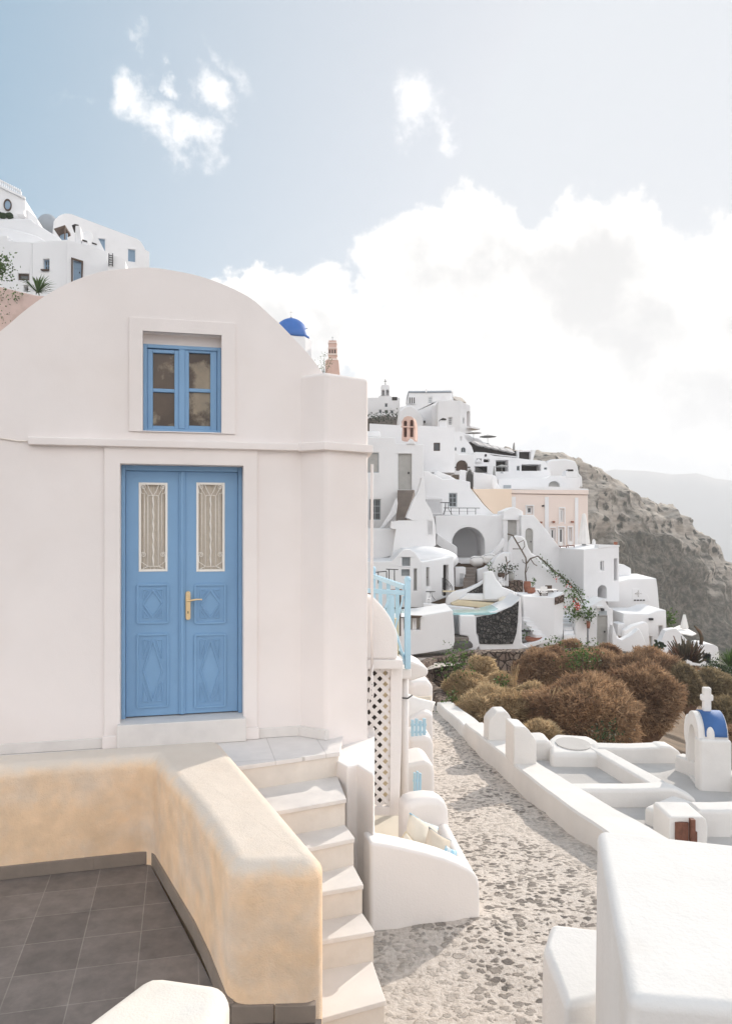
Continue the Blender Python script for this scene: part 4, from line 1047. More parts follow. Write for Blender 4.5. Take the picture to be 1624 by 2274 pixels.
# ------------------------------------------------------------------ village, from the front row to the hilltop
def village():
    P0 = lambda x, Y, d=0: Plane(x, Y, d)
    # --- front row along the lane
    pl = P0(950, 34)
    h = Ho('low white pool terrace block with a small alcove, leftmost of the front row', pl, 750, 1800, 'terrace', 'pool_terrace', k=C2)
    h.wall([(180, 1440), (400, 1432), (655, 1412), (1000, 1355), (1012, 1500), (1022, 1690), (1000, 1768), (760, 1810), (540, 1842), (180, 1900)], 3.2,
           [('hole', (470, 1440, 650, 1570), {'deep': 0.7, 'mat': 'cushion'})], bevel=0.09)
    h.trim([(480, 1405), (665, 1412), (640, 1432), (480, 1436)], 0.02, 0.25, 'darkwood', 'table_top')
    for x in (575, 600): h.part(MB().tube([pl.at(*C2((x, 1440))[0], -.2), pl.at(*C2((x, 1570))[0], -.2)], .05, 8), 'post', 'village')
    p0 = pl.at(*C2((600, 1412))[0]); 
    h.part(MB().box(p0 + Vector((1.0, 2.3, -.1)), (7.0, 1.5, .1)), 'pool_water', 'pool')
    slab('garden_wall', 'white wall stepping down behind the pool terrace beside the grey entrance step', 'wall', C2, P0(990, 37.5), [(680, 1278), (1240, 1332), (1240, 1420), (1090, 1420), (1090, 1680), (1000, 1680), (900, 1680), (680, 1500)], .35, bevel=.05)
    slab('gate_pier', 'white stepped pier between the grey entrance step and the lava stone wall', 'pier', C2, P0(1040, 35.2), [(1078, 1412), (1245, 1412), (1252, 1600), (1275, 1660), (1290, 1740), (1240, 1795), (1165, 1790), (1165, 1640), (1075, 1625)], .7)
    slab('stone_step', 'grey rendered step in the gap right of the pool terrace', 'step', C2, P0(1024, 35.0), [(1005, 1650), (1175, 1650), (1175, 1730), (1005, 1740)], 1.2, 'steps_grey', .03)
    slab('stone_step', 'rough dark stone doorstep on the lane in front of the grey rendered step', 'step', C2, P0(1024, 34.3), [(1003, 1725), (1100, 1712), (1215, 1712), (1220, 1760), (1110, 1790), (1003, 1775)], .7, 'stone_dark', .05)
    # lava stone terrace
    pl = P0(1100, 35.6)
    h = Ho('white framed terrace of dark lava stone with a small pool on top', pl, 1104, 1440, 'terrace', 'stone_terrace')
    h.wall([(1053, 1367), (1100, 1357), (1135, 1343), (1156, 1325), (1158, 1428), (1172, 1437), (1150, 1442), (1064, 1444), (1058, 1425), (1053, 1405)], 2.6, bevel=.06)
    h.trim([(1057, 1370), (1100, 1361), (1134, 1346.5), (1150, 1334), (1148, 1380), (1145, 1405), (1137, 1429), (1100, 1430), (1063, 1429), (1061, 1412), (1057, 1405)], -.1, .06, 'lava', 'stone_facing', bevel=.02)
    a = pl.at(1056, 1366); h.part(MB().prism([Vector(q) for q in ((a.x + .2, 35.9, a.z + .02), (a.x + 1.7, 35.9, a.z + .42), (a.x + 1.7, 38, a.z + .42), (a.x + .2, 38, a.z + .02))], (0, 0, -.1)), 'pool_water', 'pool')
    pl = P0(1080, 38.6)
    h = Ho('wavy white bench wall with dark stone inset and beige seat pads', pl, 1090, 1345, 'wall', 'bench_wall')
    h.k = C2
    h.wall([(925, 1300), (940, 1205), (1000, 1155), (1150, 1125), (1270, 1072), (1400, 985), (1425, 972), (1455, 1010), (1500, 1075), (1560, 1120), (1640, 1150), (1700, 1165), (1700, 1330), (925, 1330)], .5, bevel=.1)
    h.trim([(1150, 1165), (1290, 1092), (1405, 1005), (1412, 1010), (1415, 1172)], -.05, .04, 'lava', 'stone_inset')
    h.trim([(1060, 1235), (1520, 1275), (1545, 1290), (1520, 1335), (975, 1292), (975, 1270)], -.02, .55, 'beige', 'seat_pad', bevel=.05)
    h.trim([(1150, 1170), (1640, 1172), (1640, 1262), (1060, 1236)], -.02, .28, 'village', 'bench_back', bevel=.04)
    b = pl.at(*C2((1535, 1270))[0], .5); 
    for dx, sc_ in ((0, .26), (.45, .24)):
        o = MB().ell(b + Vector((dx, 0, .1)), (.30, .16, sc_), 12, 8).build('cushion', 'cushion', loc=b + Vector((dx, 0, -.1)), smooth='all')
        tag(o, ('cream cushion at the end of the beige seat pad by the small pool', 'cream cushion propped rightmost against the bench wall by the small pool')[dx > 0], 'cushion', 'cushions on the pool bench')
    # --- flowing chimney wall
    pl = P0(930, 43)
    h = Ho('flowing sculpted white chimney-like wall with louvred vent, tapering to a tall tip', pl, 560, 740, 'chimney', 'sculpted_wall', k=C2)
    h.wall([(345, 760), (365, 600), (385, 480), (330, 468), (335, 395), (420, 383), (560, 380), (498, 350), (525, 280), (565, 180), (625, 70), (662, -60), (668, -90), (690, -90), (694, 60), (708, 180), (735, 222), (762, 260), (782, 320), (802, 380), (812, 450), (818, 650), (750, 715), (690, 760)], 1.6,
           [('vent', (722, 380, 790, 548), {'n': 13, 'rec': .06})], bevel=.22, seg=5)
    slab('garden_wall', 'white rendered wall below the dark outside stair at the left edge of the village', 'wall', C2, P0(850, 44), [(60, 468), (390, 470), (390, 760), (60, 830)], 1.5)
    # --- small vaulted cottage and its wing
    pl = P0(880, 39.5)
    h = Ho('small white vaulted cottage with curved gable and deep window niches', pl, 500, 1320, k=C2)
    prof = [(60, 830), (265, 826), (345, 822), (385, 780), (420, 738), (455, 710), (500, 697), (550, 703), (590, 728), (625, 775), (655, 826), (672, 830), (672, 1325), (60, 1325)]
    h.wall(prof, 5.0, [('win', (452, 785, 540, 878), {'grid': (1, 1), 'rec': .35, 'pane': 'greyframe'}), ('win', (445, 912, 535, 985), {'grid': (1, 1), 'rec': .3, 'pane': 'greyframe'}), ('hole', (578, 905, 612, 1145), {'deep': .3, 'mat': 'greywood'})], bevel=.07)
    pl2 = Plane(936.5, 39.6, 16)
    h.wall([(668, 830), (700, 826), (900, 795), (1012, 770), (1022, 1200), (900, 1228), (668, 1312)], 3.4, [('door', (716, 890, 746, 1100), {'rec': .22}), ('hole', (900, 865, 955, 1205), {'deep': .4, 'mat': 'dark', 'part': 'doorway'})], pl=pl2, bevel=.07, name='wing')
    pv = pl2.at(*C2((850, 800))[0]); h.part(MB().ell(pv + Vector((-.6, 2.2, -.15)), (1.9, 1.7, .75), 24, 12), 'roof', 'village', smooth='all')
    # --- grey-doored house with the outside stair
    pl = P0(880, 48)
    h = Ho('white house with tall grey plank door at the top of a dark outside stair', pl, 230, 1100, k=C1)
    h.wall([(-60, 500), (225, 500), (232, 541), (412, 546), (410, 760), (355, 880), (345, 1135), (-60, 1135)], 5.0,
           [('door', (246, 608, 334, 842), {'planks': 7}), ('win', (-5, 602, 120, 731), {'grid': (2, 1), 'pane': 'greywood'}), ('win', (60, 903, 132, 1038), {'grid': (2, 3), 'frame': 'greyframe'})], bevel=.05)
    h.trim([(232, 597), (345, 597), (345, 607), (232, 607)], -.02, .05); h.trim([(335, 607), (345, 607), (345, 850), (335, 850)], -.02, .05)
    stairflight('outside_stair', 'dark grey-brown stair climbing to the tall grey plank door', C1, P0(880, 44.4), P0(880, 47.8), (232, 300), (243, 352), 1042, 846, 9)
    slab('stair_wall', 'slim sloping white parapet on the left side of the dark outside stair', 'wall', C1, P0(868, 44.8), [(238, 890), (243, 930), (235, 1000), (152, 1092), (128, 1092), (195, 985), (222, 915)], .3, bevel=.06)
    slab('roof_tank', 'white rounded roof block on the left corner of the grey-doored house', 'roof block', C1, P0(826, 50), [(40, 462), (120, 460), (132, 475), (132, 500), (40, 500)], 1.5, bevel=.15)
    # pink double belfry
    pl = P0(890, 49.5, -14)
    h = Ho('weathered pink stone belfry with twin arches above the grey plank door', pl, 312, 530, 'belfry', 'belfry', k=C1)
    h.wall([(268, 520), (272, 440), (268, 400), (285, 372), (305, 364), (330, 366), (345, 378), (352, 400), (356, 440), (356, 520)], .9, [('holearch', (281, 392, 302, 500), {'deep': .88, 'mat': 'pinkstone'}), ('holearch', (322, 388, 344, 500), {'deep': .88, 'mat': 'pinkstone'})], 'pinkstone', .04)
    h.trim([(266, 428), (358, 432), (358, 440), (266, 438)], -.05, .08, 'pinkstone', 'cornice')
    slab('gable', 'tiny white gable roof in front of the twin-arched pink belfry', 'gable', C1, P0(898, 47.9), [(296, 545), (325, 507), (345, 520), (360, 546)], 1.0, bevel=.03)
    # --- flat-roofed house with one dark window
    pl = P0(960, 54)
    h = Ho('plain white flat-roofed house with a single dark square window and tapered chimney', pl, 480, 720, k=C1)
    h.wall([(60, 412), (265, 424), (440, 428), (612, 436), (612, 730), (60, 730)], 5.0, [('win', (476, 537, 518, 590), {'grid': (1, 1), 'frame': 'darkwood', 'rec': .1})], bevel=.05)
    ch = MB().prism([pl.at(*q, -.4) for q in C1((515, 440), (522, 385), (560, 385), (567, 440))], -pl.n * .9); h.part(ch, 'chimney', 'village', bevel=.04)
    h.part(MB().prism([pl.at(*q, -.3) for q in C1((520, 382), (538, 372), (558, 376), (562, 383))], -pl.n * 1.0), 'chimney_cap', 'dark')
    # --- vaulted terrace house in the middle
    pl = P0(1010, 50)
    h = Ho('white house with latticed vent and mullioned window above the round-arched porch', pl, 600, 1000, k=C1)
    h.wall([(408, 722), (440, 722), (538, 775), (600, 770), (714, 790), (714, 832), (800, 938), (862, 998), (930, 1000), (930, 1090), (480, 1090), (408, 1010)], 4.0,
           [('win', (575, 865, 627, 953), {'grid': (2, 3), 'frame': 'greyframe'}), ('vent', (428, 906, 524, 1003), {'n': 16, 'rec': .04})], bevel=.06)
    h.part(MB().prism([pl.at(*q, -1.5) for q in C1((485, 780), (490, 718), (520, 712), (600, 740), (640, 765), (700, 792))], -pl.n * 3), 'roof_vault', 'village', bevel=.12)
    h.trim([(408, 880), (540, 893), (540, 1006), (528, 1006), (528, 905), (424, 905), (424, 1000), (408, 1000)], -.02, .07, bevel=.02, name='vent_surround')
    # gate and gate wall
    pl = P0(1040, 53)
    h = Ho('white boundary wall with pale arched slat gate above the mullioned house', pl, 700, 850, 'wall', 'gate_wall', k=C1)
    h.wall([(646, 712), (686, 716), (686, 840), (646, 780)], .4); h.wall([(736, 728), (862, 744), (908, 834), (908, 900), (800, 900), (736, 835)], .4)
    g = MB(); (ga, gb), (gc, gd) = C1((686, 708), (736, 826)); r = pl.rect(ga, gb, gc, gd)
    for i in range(8):
        a = r[0] + (r[1] - r[0]) * (i + .5) / 8; top = r[3] - 0.45 * (1 - math.sin(math.pi * (i + .5) / 8))
        g.pbox(pl, a - .06, a + .06, r[2], top, -.2, -.14)
    for z in (.25, .75): g.pbox(pl, r[0], r[1], r[2] + (r[3] - r[2]) * z, r[2] + (r[3] - r[2]) * z + .08, -.25, -.19)
    h.part(g, 'gate', 'greywood')
    d = MB().ell(W(*C1((866, 795))[0], 52.6), (.23, .08, .5), 14, 8); o = d.build('satellite_dish', 'village', loc=W(*C1((866, 835))[0], 52.6), smooth='all'); tag(o, 'small white satellite dish on the wall right of the slat gate', 'dish')
    # --- arched porch block under the railing
    pl = P0(1060, 46.5)
    h = Ho('white terrace block with wide round-arched porch and iron balcony rail', pl, 1100, 800, 'house', k=C2)
    h.wall([(812, 332), (990, 328), (1300, 318), (1450, 330), (1640, 300), (1640, 840), (812, 840)], 4.2, [('holearch', (992, 455, 1345, 795), {'deep': 3.2, 'mat': 'village', 'rise': .98, 'part': 'porch_back'})], bevel=.05)
    h.trim([(812, 640), (820, 520), (935, 600), (1034, 668), (1036, 790), (1020, 790)], -.02, .6, bevel=.06, name='stair_cheek')
    rl = MB()
    def q(x, y, o=-.2): return pl.at(*C2((x, y))[0], o)
    rl.tube([q(905, 246), q(1298, 248)], .02); rl.tube([q(905, 282), q(1255, 284)], .008)
    for x in (985, 1075, 1163, 1252): rl.tube([q(x, 246), q(x, 318)], .02)
    h.part(rl, 'railing', 'iron', smooth='all')
    t = thing('balcony_table', 'small dark iron table on the balcony under the mullioned window', 'table', q(945, 316, -.6))
    MB().lathe([(.38, .72), (.38, .75)], q(942, 318, -.6), 16).build('table_top', 'iron', t)
    for a in range(3): MB().tube([q(942, 318, -.6) + Vector((.1 * math.cos(a * 2.1), .1 * math.sin(a * 2.1), .72)), q(942, 318, -.6) + Vector((.12 * math.cos(a * 2.1), .12 * math.sin(a * 2.1), .35)), q(942, 318, -.6) + Vector((.35 * math.cos(a * 2.1), .35 * math.sin(a * 2.1), 0))], .018).build('leg', 'iron', t, smooth='all')
    # picket fence, beanbags, steps in front of the porch
    fp = P0(1030, 44.5); pk = MB()
    for i in range(11): x = 1085 + i * 10.5; pk.prism([fp.at(*z_) for z_ in C2((x, 852), (x, 800), (x + 3, 790), (x + 6, 800), (x + 6, 852))], -fp.n * .03)
    for y in (808, 838): pk.prism([fp.at(*z_, -.03) for z_ in C2((1080, y), (1200, y), (1200, y + 5), (1080, y + 5))], -fp.n * .03)
    o = pk.build('picket_fence', 'village', loc=fp.at(*C2((1140, 855))[0])); tag(o, 'low white picket fence in front of the arched porch', 'fence', kind='thing')
    for (x, y, lab) in ((1262, 822, 'grey-white beanbag seat with dark piping, left one before the arched porch'), (1390, 800, 'grey-white beanbag seat leaning on the stair wall, right one before the arched porch')):
        c = W(*C2((x, y))[0], 43.3); r_ = thing('beanbag', lab, 'beanbag', c + Vector((0, 0, -.3)), 'beanbags at the porch')
        bb = MB().ell(c, (.40 if x < 1300 else .47, .34, .31), 20, 14, .22, 1.6, x * .01); bb.build('bag', 'canvas', r_, smooth='all')
        MB().tube([c + Vector((.36 * math.cos(a_), -.27 * abs(math.sin(a_)) - .05, .10 + .14 * math.sin(a_))) for a_ in [math.pi * i / 10 for i in range(11)]], .009).build('piping', 'iron', r_, smooth='all')
    stairflight('porch_steps', 'dark steps rising to the arched porch between white curved walls', C2, P0(1040, 40.5), P0(1040, 43.0), (1112, 1225), (1145, 1260), 1075, 890, 5)
    h2 = Ho('white louvred box at the foot of the dark porch steps', P0(1010, 41.5), 1085, 1100, 'box', 'louvre_box', k=C2)
    h2.wall([(1030, 893), (1140, 893), (1140, 1080), (1095, 1100), (1030, 1100)], 1.0, [('vent', (1065, 945, 1128, 1085), {'n': 9, 'rec': .05})], bevel=.03)
    slab('stair_wall', 'curved white wall rising along the right of the porch steps to the pavilion', 'wall', C2, P0(1090, 42), [(1262, 1060), (1265, 915), (1345, 890), (1395, 845), (1450, 790), (1520, 745), (1640, 728), (1660, 1170), (1500, 1060), (1420, 970)], .4, bevel=.08)
    slab('stair_wall', 'slim white ramp wall climbing from the beanbags towards the grey pavilion door', 'wall', C2, P0(1090, 44.2), [(1345, 800), (1450, 700), (1500, 640), (1535, 570), (1560, 590), (1540, 680), (1500, 730), (1400, 800)], .3, bevel=.06)
    # --- pavilion with grey door, sloping vine wall and blocks (right half)
    pl = P0(1135, 46.2)
    h = Ho('white gate pavilion with low gabled top and narrow grey door', pl, 110, 460, 'house', 'gate_pavilion', k=C3)
    h.wall([(52, 235), (55, 178), (82, 168), (122, 149), (160, 166), (188, 180), (190, 240), (178, 250), (178, 480), (52, 480)], 2.2, [('door', (85, 236, 146, 455), {'planks': 4})], bevel=.04)
    h.trim([(48, 226), (192, 232), (192, 242), (48, 238)], -.05, .08, name='cornice')
    pl = P0(1180, 45.6)
    h = Ho('white building with long sloping top edge and arched grey door', pl, 330, 500, k=C3)
    h.wall([(176, 206), (262, 206), (320, 272), (390, 362), (455, 447), (530, 445), (612, 441), (612, 800), (176, 800)], 3.0, [('doorarch', (206, 298, 257, 470), {'planks': 4})], bevel=.05)
    pl = Plane(1294, 43.2, 18)
    h = Ho('white cubic house with slit window, tall narrow doorway and low arched opening', pl, 720, 790, k=C3)
    h.wall([(604, 441), (705, 430), (848, 412), (850, 660), (850, 800), (604, 800)], 3.4, [('win', (722, 520, 744, 588), {'grid': (1, 1), 'frame': 'village'}), ('hole', (815, 505, 836, 655), {'deep': .5, 'mat': 'greyframe'}), ('holearch', (702, 688, 764, 782), {'deep': 2.4, 'mat': 'village'})], bevel=.05)
    h.trim([(705, 408), (850, 412), (850, 424), (705, 436)], -.4, .03, bevel=.03, name='roof_parapet')
    # vine wall: long sloping garden wall coming down to the lane
    pl = P0(1200, 42.2)
    slab('sloping_wall', 'long curving white wall sloping down under the bougainvillea vine', 'wall', C3, pl, [(85, 470), (92, 395), (118, 352), (152, 346), (185, 352), (212, 378), (226, 430), (250, 470), (290, 492), (330, 545), (420, 620), (520, 700), (600, 765), (645, 788), (740, 784), (775, 830), (782, 870), (700, 870), (640, 1100), (85, 1100)], .5, bevel=.09, seg=4)
    slab('garden_wall', 'curved white wall around the stone planter left of the bougainvillea', 'wall', C3, P0(1110, 41.2), [(-20, 560), (0, 500), (30, 472), (60, 462), (92, 460), (92, 700), (40, 690), (-20, 690)], .35, bevel=.08)
    slab('garden_wall', 'low white swooping wall between the bench wall and the pot terrace', 'wall', C3, P0(1110, 38.2), [(-80, 600), (-20, 590), (10, 650), (50, 700), (130, 730), (132, 790), (-80, 790)], .4, bevel=.08)
    # pot terrace block
    pl = P0(1195, 37.6)
    h = Ho('white block terrace carrying the folding table, with a stone inset on its corner', pl, 300, 1095, 'terrace', 'block_terrace', k=C3)
    h.wall([(192, 762), (403, 772), (398, 1098), (374, 1094), (192, 1050)], 2.4, bevel=.03)
    pl2 = Plane(1228.6, 37.6, 28)
    h.wall([(401, 772), (470, 735), (462, 1040), (455, 1085), (398, 1098)], 2.0, pl=pl2, bevel=.03, name='side_wall')
    h.trim([(406, 772), (468, 752), (467, 800), (405, 822)], -.02, .05, 'rubble', 'stone_inset', pl=pl2)
    st = stairflight('side_steps', 'small white steps descending in front of the white block terrace', C3, P0(1180, 36.4), P0(1180, 37.5), (300, 372), (170, 215), 1085, 905, 6, 'village')
    slab('planter_wall', 'low white planter wall edging the lane below the small white steps', 'wall', C3, P0(1190, 36.0), [(168, 1110), (362, 1050), (362, 1078), (168, 1136)], .5, bevel=.03)
    # grey door house beside the lane
    pl = P0(1330, 38.6)
    h = Ho('white entrance with closed grey plank door and small plaque above it beside the lane', pl, 735, 1105, 'house', 'entrance', k=C3)
    h.wall([(640, 840), (680, 815), (745, 780), (778, 845), (806, 852), (804, 1000), (860, 1062), (860, 1180), (640, 1120)], 1.6, [('door', (697, 897, 768, 1106), {'planks': 6, 'rec': .1})], bevel=.05)
    h.trim([(690, 828), (736, 828), (736, 838), (690, 842)], -.05, .2, name='canopy'); h.trim([(708, 864), (762, 864), (762, 892), (708, 892)], -.02, .04, 'greyframe', 'plaque')
    h.trim([(722, 846), (740, 846), (740, 862), (722, 862)], -.02, .15, 'iron', 'lamp')
    slab('gate_pier', 'white gate pier wrapped in bougainvillea beside the closed grey door', 'pier', C3, P0(1290, 38.2), [(545, 875), (562, 840), (600, 838), (606, 880), (612, 900), (628, 905), (628, 1100), (545, 1095)], .6, bevel=.04)
    stairflight('side_steps', 'grey shaded steps between the white block terrace and the vine pier', C3, P0(1260, 37.4), P0(1260, 40.5), (470, 545), (458, 510), 1050, 890, 6, 'village')
    slab('brown_gate', 'narrow weathered wooden gate leaf left of the closed grey door', 'gate', C3, P0(1310, 38.9), [(628, 905), (668, 905), (668, 1105), (628, 1105)], .08, 'greywood', 0)
    # right lower houses
    pl = P0(1375, 48)
    h = Ho('white stepped roof block right of the slit-windowed cubic house', pl, 890, 650, k=C3)
    h.wall([(846, 545), (880, 545), (930, 572), (934, 640), (1000, 622), (1052, 640), (1052, 800), (846, 800)], 4, bevel=.06)
    h.trim([(935, 616), (1020, 620), (1052, 640), (935, 640)], -1, .03, bevel=.05, name='parapet')
    pl = Plane(1400, 45, -6)
    h = Ho('white seaward house wall with a carved rosette relief and four dark slots', pl, 1010, 940, k=C3)
    h.wall([(765, 655), (850, 660), (912, 645), (1103, 640), (1112, 700), (1126, 858), (1126, 1000), (765, 1000)], 4.5, bevel=.06)
    ce = pl.at(*C3((978, 745))[0], .0); em = MB()
    for i in range(8):
        a_ = math.pi * i / 4; em.tube([ce + Vector((.05 * math.cos(a_), -.015, .05 * math.sin(a_))), ce + Vector(((.19 if i % 2 == 0 else .13) * math.cos(a_), -.015, (.19 if i % 2 == 0 else .13) * math.sin(a_)))], [.02, .042 if i % 2 == 0 else .02])
    em.ell(ce + Vector((0, -.01, 0)), (.05, .03, .05), 10, 8); h.part(em, 'relief', 'roof_floor', smooth='all')
    for i in range(4): h.trim([(948 + 20 * i, 786), (964 + 20 * i, 786), (964 + 20 * i, 795), (948 + 20 * i, 795)], -.02, .03, 'dark', 'slot')
    h.trim([(938, 712), (985, 710), (1045, 760), (1052, 782), (1060, 800), (938, 800)], -.02, .025, bevel=.02, name='raised_panel')
    pl = P0(1420, 41)
    h = Ho('low white house with small black wall lamp below the rosette relief', pl, 1080, 1100, k=C3)
    h.wall([(876, 880), (1050, 885), (1110, 862), (1170, 858), (1175, 1010), (1140, 1200), (1040, 1200), (876, 1050)], 3.2, [('hole', (1120, 966, 1148, 1072), {'deep': .4, 'mat': 'village'}), ('hole', (1054, 1040, 1074, 1112), {'deep': .25, 'mat': 'cushion'})], bevel=.05)
    h.trim([(1050, 912), (1074, 912), (1074, 926), (1050, 926)], -.02, .2, 'iron', 'lamp')
    slab('garden_wall', 'white zigzag wall with triangular top between the grey door and the low house', 'wall', C3, P0(1395, 38), [(800, 1000), (806, 960), (838, 1050), (868, 1062), (930, 1030), (985, 985), (1005, 1020), (1038, 1100), (1042, 1170), (800, 1130)], .5, bevel=.05)
    slab('garden_wall', 'white angular parapet sloping behind the zigzag wall', 'wall', C3, P0(1395, 39.6), [(885, 1000), (945, 965), (1030, 940), (1048, 960), (1060, 1100), (885, 1100)], .5, bevel=.05)
    slab('water_tank', 'pale blue-tinted white tub block between the grey door and the low house', 'tank', C3, P0(1380, 40.5), [(838, 952), (880, 948), (892, 960), (890, 1045), (838, 1040)], .9, bevel=.06)
    pl = P0(1480, 36.5)
    h = Ho('white curved garden wall with parasol terrace beside the cactus', pl, 1270, 1150, 'terrace', 'garden_terrace', k=C3)
    h.wall([(1168, 1000), (1200, 990), (1240, 985), (1330, 1080), (1420, 1150), (1480, 1160), (1480, 1240), (1060, 1240), (1060, 1150), (1130, 1080)], .5, bevel=.06)
    h.wall([(1412, 1094), (1440, 1088), (1500, 1098), (1528, 1112), (1534, 1150), (1536, 1265), (1480, 1250), (1412, 1200)], 1.2, bevel=.12, name='end_wall')
    h.trim([(1180, 1190), (1200, 1210), (1240, 1240), (1060, 1240), (1060, 1180)], -.02, .4, bevel=.05, name='low_plinth')
    # --- pink building
    pl = P0(1330, 52)
    h = Ho('large pink building with white pilasters, cornice and three tall ground-floor windows', pl, 400, 420, k=C3)
    W3 = {'grid': (1, 1), 'frame': 'village', 'w': .12}
    pk_ = [(108, 60), (634, 68), (640, 480), (300, 480), (108, 480)]
    h.wall(pk_, 6.0, [('win', (213, 146, 256, 200), W3), ('win', (443, 164, 470, 256), W3), ('win', (376, 298, 410, 375), W3), ('win', (434, 294, 470, 406), W3), ('win', (502, 294, 524, 396), W3)], 'pink', .05)
    h.trim([(-20, 26), (108, 32), (634, 34), (637, 52), (634, 66), (108, 58), (-20, 50)], -6, .12, 'pink', 'cornice', bevel=.03)
    h.trim([(380, 10), (600, 24), (634, 26), (637, 36), (-20, 28)], -5.9, .06, 'village', 'roof_edge')
    for x0, x1, y0 in ((110, 138, 80), (338, 364, 82), (544, 566, 86)): h.trim([(x0, y0), (x1, y0), (x1, 440), (x0, 440)], -.03, .06, 'village', 'pilaster')
    for r_ in ((206, 136, 264, 208), (434, 152, 478, 268), (368, 286, 416, 386), (426, 282, 478, 414), (494, 282, 532, 404)):
        x0, y0, x1, y1 = r_
        for pq in ([(x0, y0), (x1, y0), (x1, y0 + 8), (x0, y0 + 8)], [(x0, y0 + 8), (x0 + 6, y0 + 8), (x0 + 6, y1), (x0, y1)], [(x1 - 6, y0 + 8), (x1, y0 + 8), (x1, y1), (x1 - 6, y1)]): h.trim(pq, -.03, .05, 'village', 'window_surround')
    for x, y in ((308, 256), (396, 252), (524, 252)): h.trim([(x - 8, y - 5), (x + 8, y - 5), (x + 6, y + 8), (x - 6, y + 4)], -.02, .25, 'terracotta', 'wall_lamp')
    h.trim([(318, 140), (332, 136), (332, 148), (318, 148)], -.02, .1, 'iron', 'camera_box')
    pl3 = Plane(1135, 51.8, 8)
    h.k = C1
    h.wall([(730, 838), (880, 836), (982, 838), (984, 1000), (862, 998), (800, 930)], .6, (), 'pink_bounce', .03, 'side_wall', pl=pl3)
    # --- long lower wall and cave house above the pink building
    pl = P0(1180, 57)
    h = Ho('long low white house with arched grey doorway above the pink building', pl, 1150, 840, k=C1)
    h.wall([(895, 772), (1000, 766), (1210, 766), (1232, 752), (1330, 752), (1420, 764), (1426, 850), (895, 850)], 4, [('holearch', (1222, 786, 1294, 846), {'rise': .35, 'deep': .3, 'mat': 'greywood', 'part': 'doorway'})], bevel=.06)
    h.trim([(1332, 730), (1352, 712), (1380, 712), (1410, 730), (1412, 764), (1332, 764)], -1.2, .02, bevel=.05, name='chimney'); h.trim([(1346, 710), (1380, 710), (1382, 722), (1346, 722)], -.5, .05, 'dark', 'chimney_slot')
    h.trim([(928, 812), (978, 812), (978, 834), (928, 834)], -.02, .04, 'greyframe', 'vent_grille')
    slab('rock_house', 'irregular whitewashed rock-cut house front at the right end of the village', 'house', C1, P0(1250, 64), [(1200, 770), (1205, 668), (1230, 645), (1290, 642), (1330, 640), (1395, 655), (1412, 690), (1420, 740), (1440, 755), (1444, 830), (1200, 830)], 4, bevel=.2, seg=4)
    # mid terraces with dark openings
    pl = P0(1120, 61)
    h = Ho('white terraced house row with dark shaded openings under the cafe awnings', pl, 960, 760, k=C1)
    h.wall([(736, 600), (800, 600), (870, 622), (980, 632), (1110, 648), (1200, 655), (1235, 735), (1235, 780), (736, 780)], 4.5,
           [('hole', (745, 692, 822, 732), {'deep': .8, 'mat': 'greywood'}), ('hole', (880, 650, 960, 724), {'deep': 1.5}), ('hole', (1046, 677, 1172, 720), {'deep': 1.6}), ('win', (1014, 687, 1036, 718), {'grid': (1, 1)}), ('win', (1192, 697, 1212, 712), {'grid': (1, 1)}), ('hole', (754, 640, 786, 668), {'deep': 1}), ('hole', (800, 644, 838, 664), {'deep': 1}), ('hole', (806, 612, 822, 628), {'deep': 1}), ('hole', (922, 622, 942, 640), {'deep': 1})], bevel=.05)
    h.trim([(738, 684), (830, 690), (830, 736), (822, 736), (822, 692), (738, 692)], -.02, .15, bevel=.02, name='surround')
    h.trim([(748, 668), (752, 650), (766, 640), (782, 655), (786, 668)], -.2, .2, name='dome_oven', bevel=.05)
    c = pl.at(*C1((915, 694))[0], 1.2)
    def parasol(label, c, r, h_, mat, closed=False, group='parasols', drop=.16):
        t = thing('parasol', label, 'parasol', c, group)
        MB().tube([c, c + Vector((0, 0, h_))], .022, 8).build('pole', 'greywood', t, smooth='all')
        MB().lathe([(.13, 0), (.13, .05)], c, 12).build('base', 'greyframe', t)
        m = MB(); n = 8; ap = c + Vector((0, 0, h_ + .02))
        if not closed:
            rim = [c + Vector((r * math.cos(2 * math.pi * (i + .5) / n), r * math.sin(2 * math.pi * (i + .5) / n), h_ - drop)) for i in range(n)]
            m.add([ap] + rim + [ap - Vector((0, 0, .03))] + [q_ - Vector((0, 0, .03)) for q_ in rim], [(0, 1 + i, 1 + (i + 1) % n) for i in range(n)] + [(n + 1, n + 2 + (i + 1) % n, n + 2 + i) for i in range(n)] + [(1 + i, n + 2 + i, n + 2 + (i + 1) % n, 1 + (i + 1) % n) for i in range(n)])
            m.build('canopy', mat, t)
        else:
            vs = []; k = 24; prof = [(r * .12, h_), (r * .3, h_ * .97), (r * .5, h_ * .72), (r * .75, h_ * .42), (r, h_ * .06), (r * .9, h_ * .03)]
            for rr, zz in prof: vs += [c + Vector((rr * (1 + .22 * (i % 3 == 0) - .1) * math.cos(2 * math.pi * i / k), rr * (1 + .22 * (i % 3 == 0) - .1) * math.sin(2 * math.pi * i / k), zz)) for i in range(k)]
            m.add(vs, [(a_ * k + i, a_ * k + (i + 1) % k, (a_ + 1) * k + (i + 1) % k, (a_ + 1) * k + i) for a_ in range(len(prof) - 1) for i in range(k)]); m.build('canopy', mat, t, smooth='all')
        return t
    parasol('dark grey parasol over a lower terrace under the cafe awnings', W(*C1((918, 735))[0], 59), .55, .66, 'greycanvas', group=None)
    parasol('closed slim parasol at the left of the dark shaded terrace opening', W(*C1((868, 755))[0], 58.5), .10, .78, 'greycanvas', True, group=None)
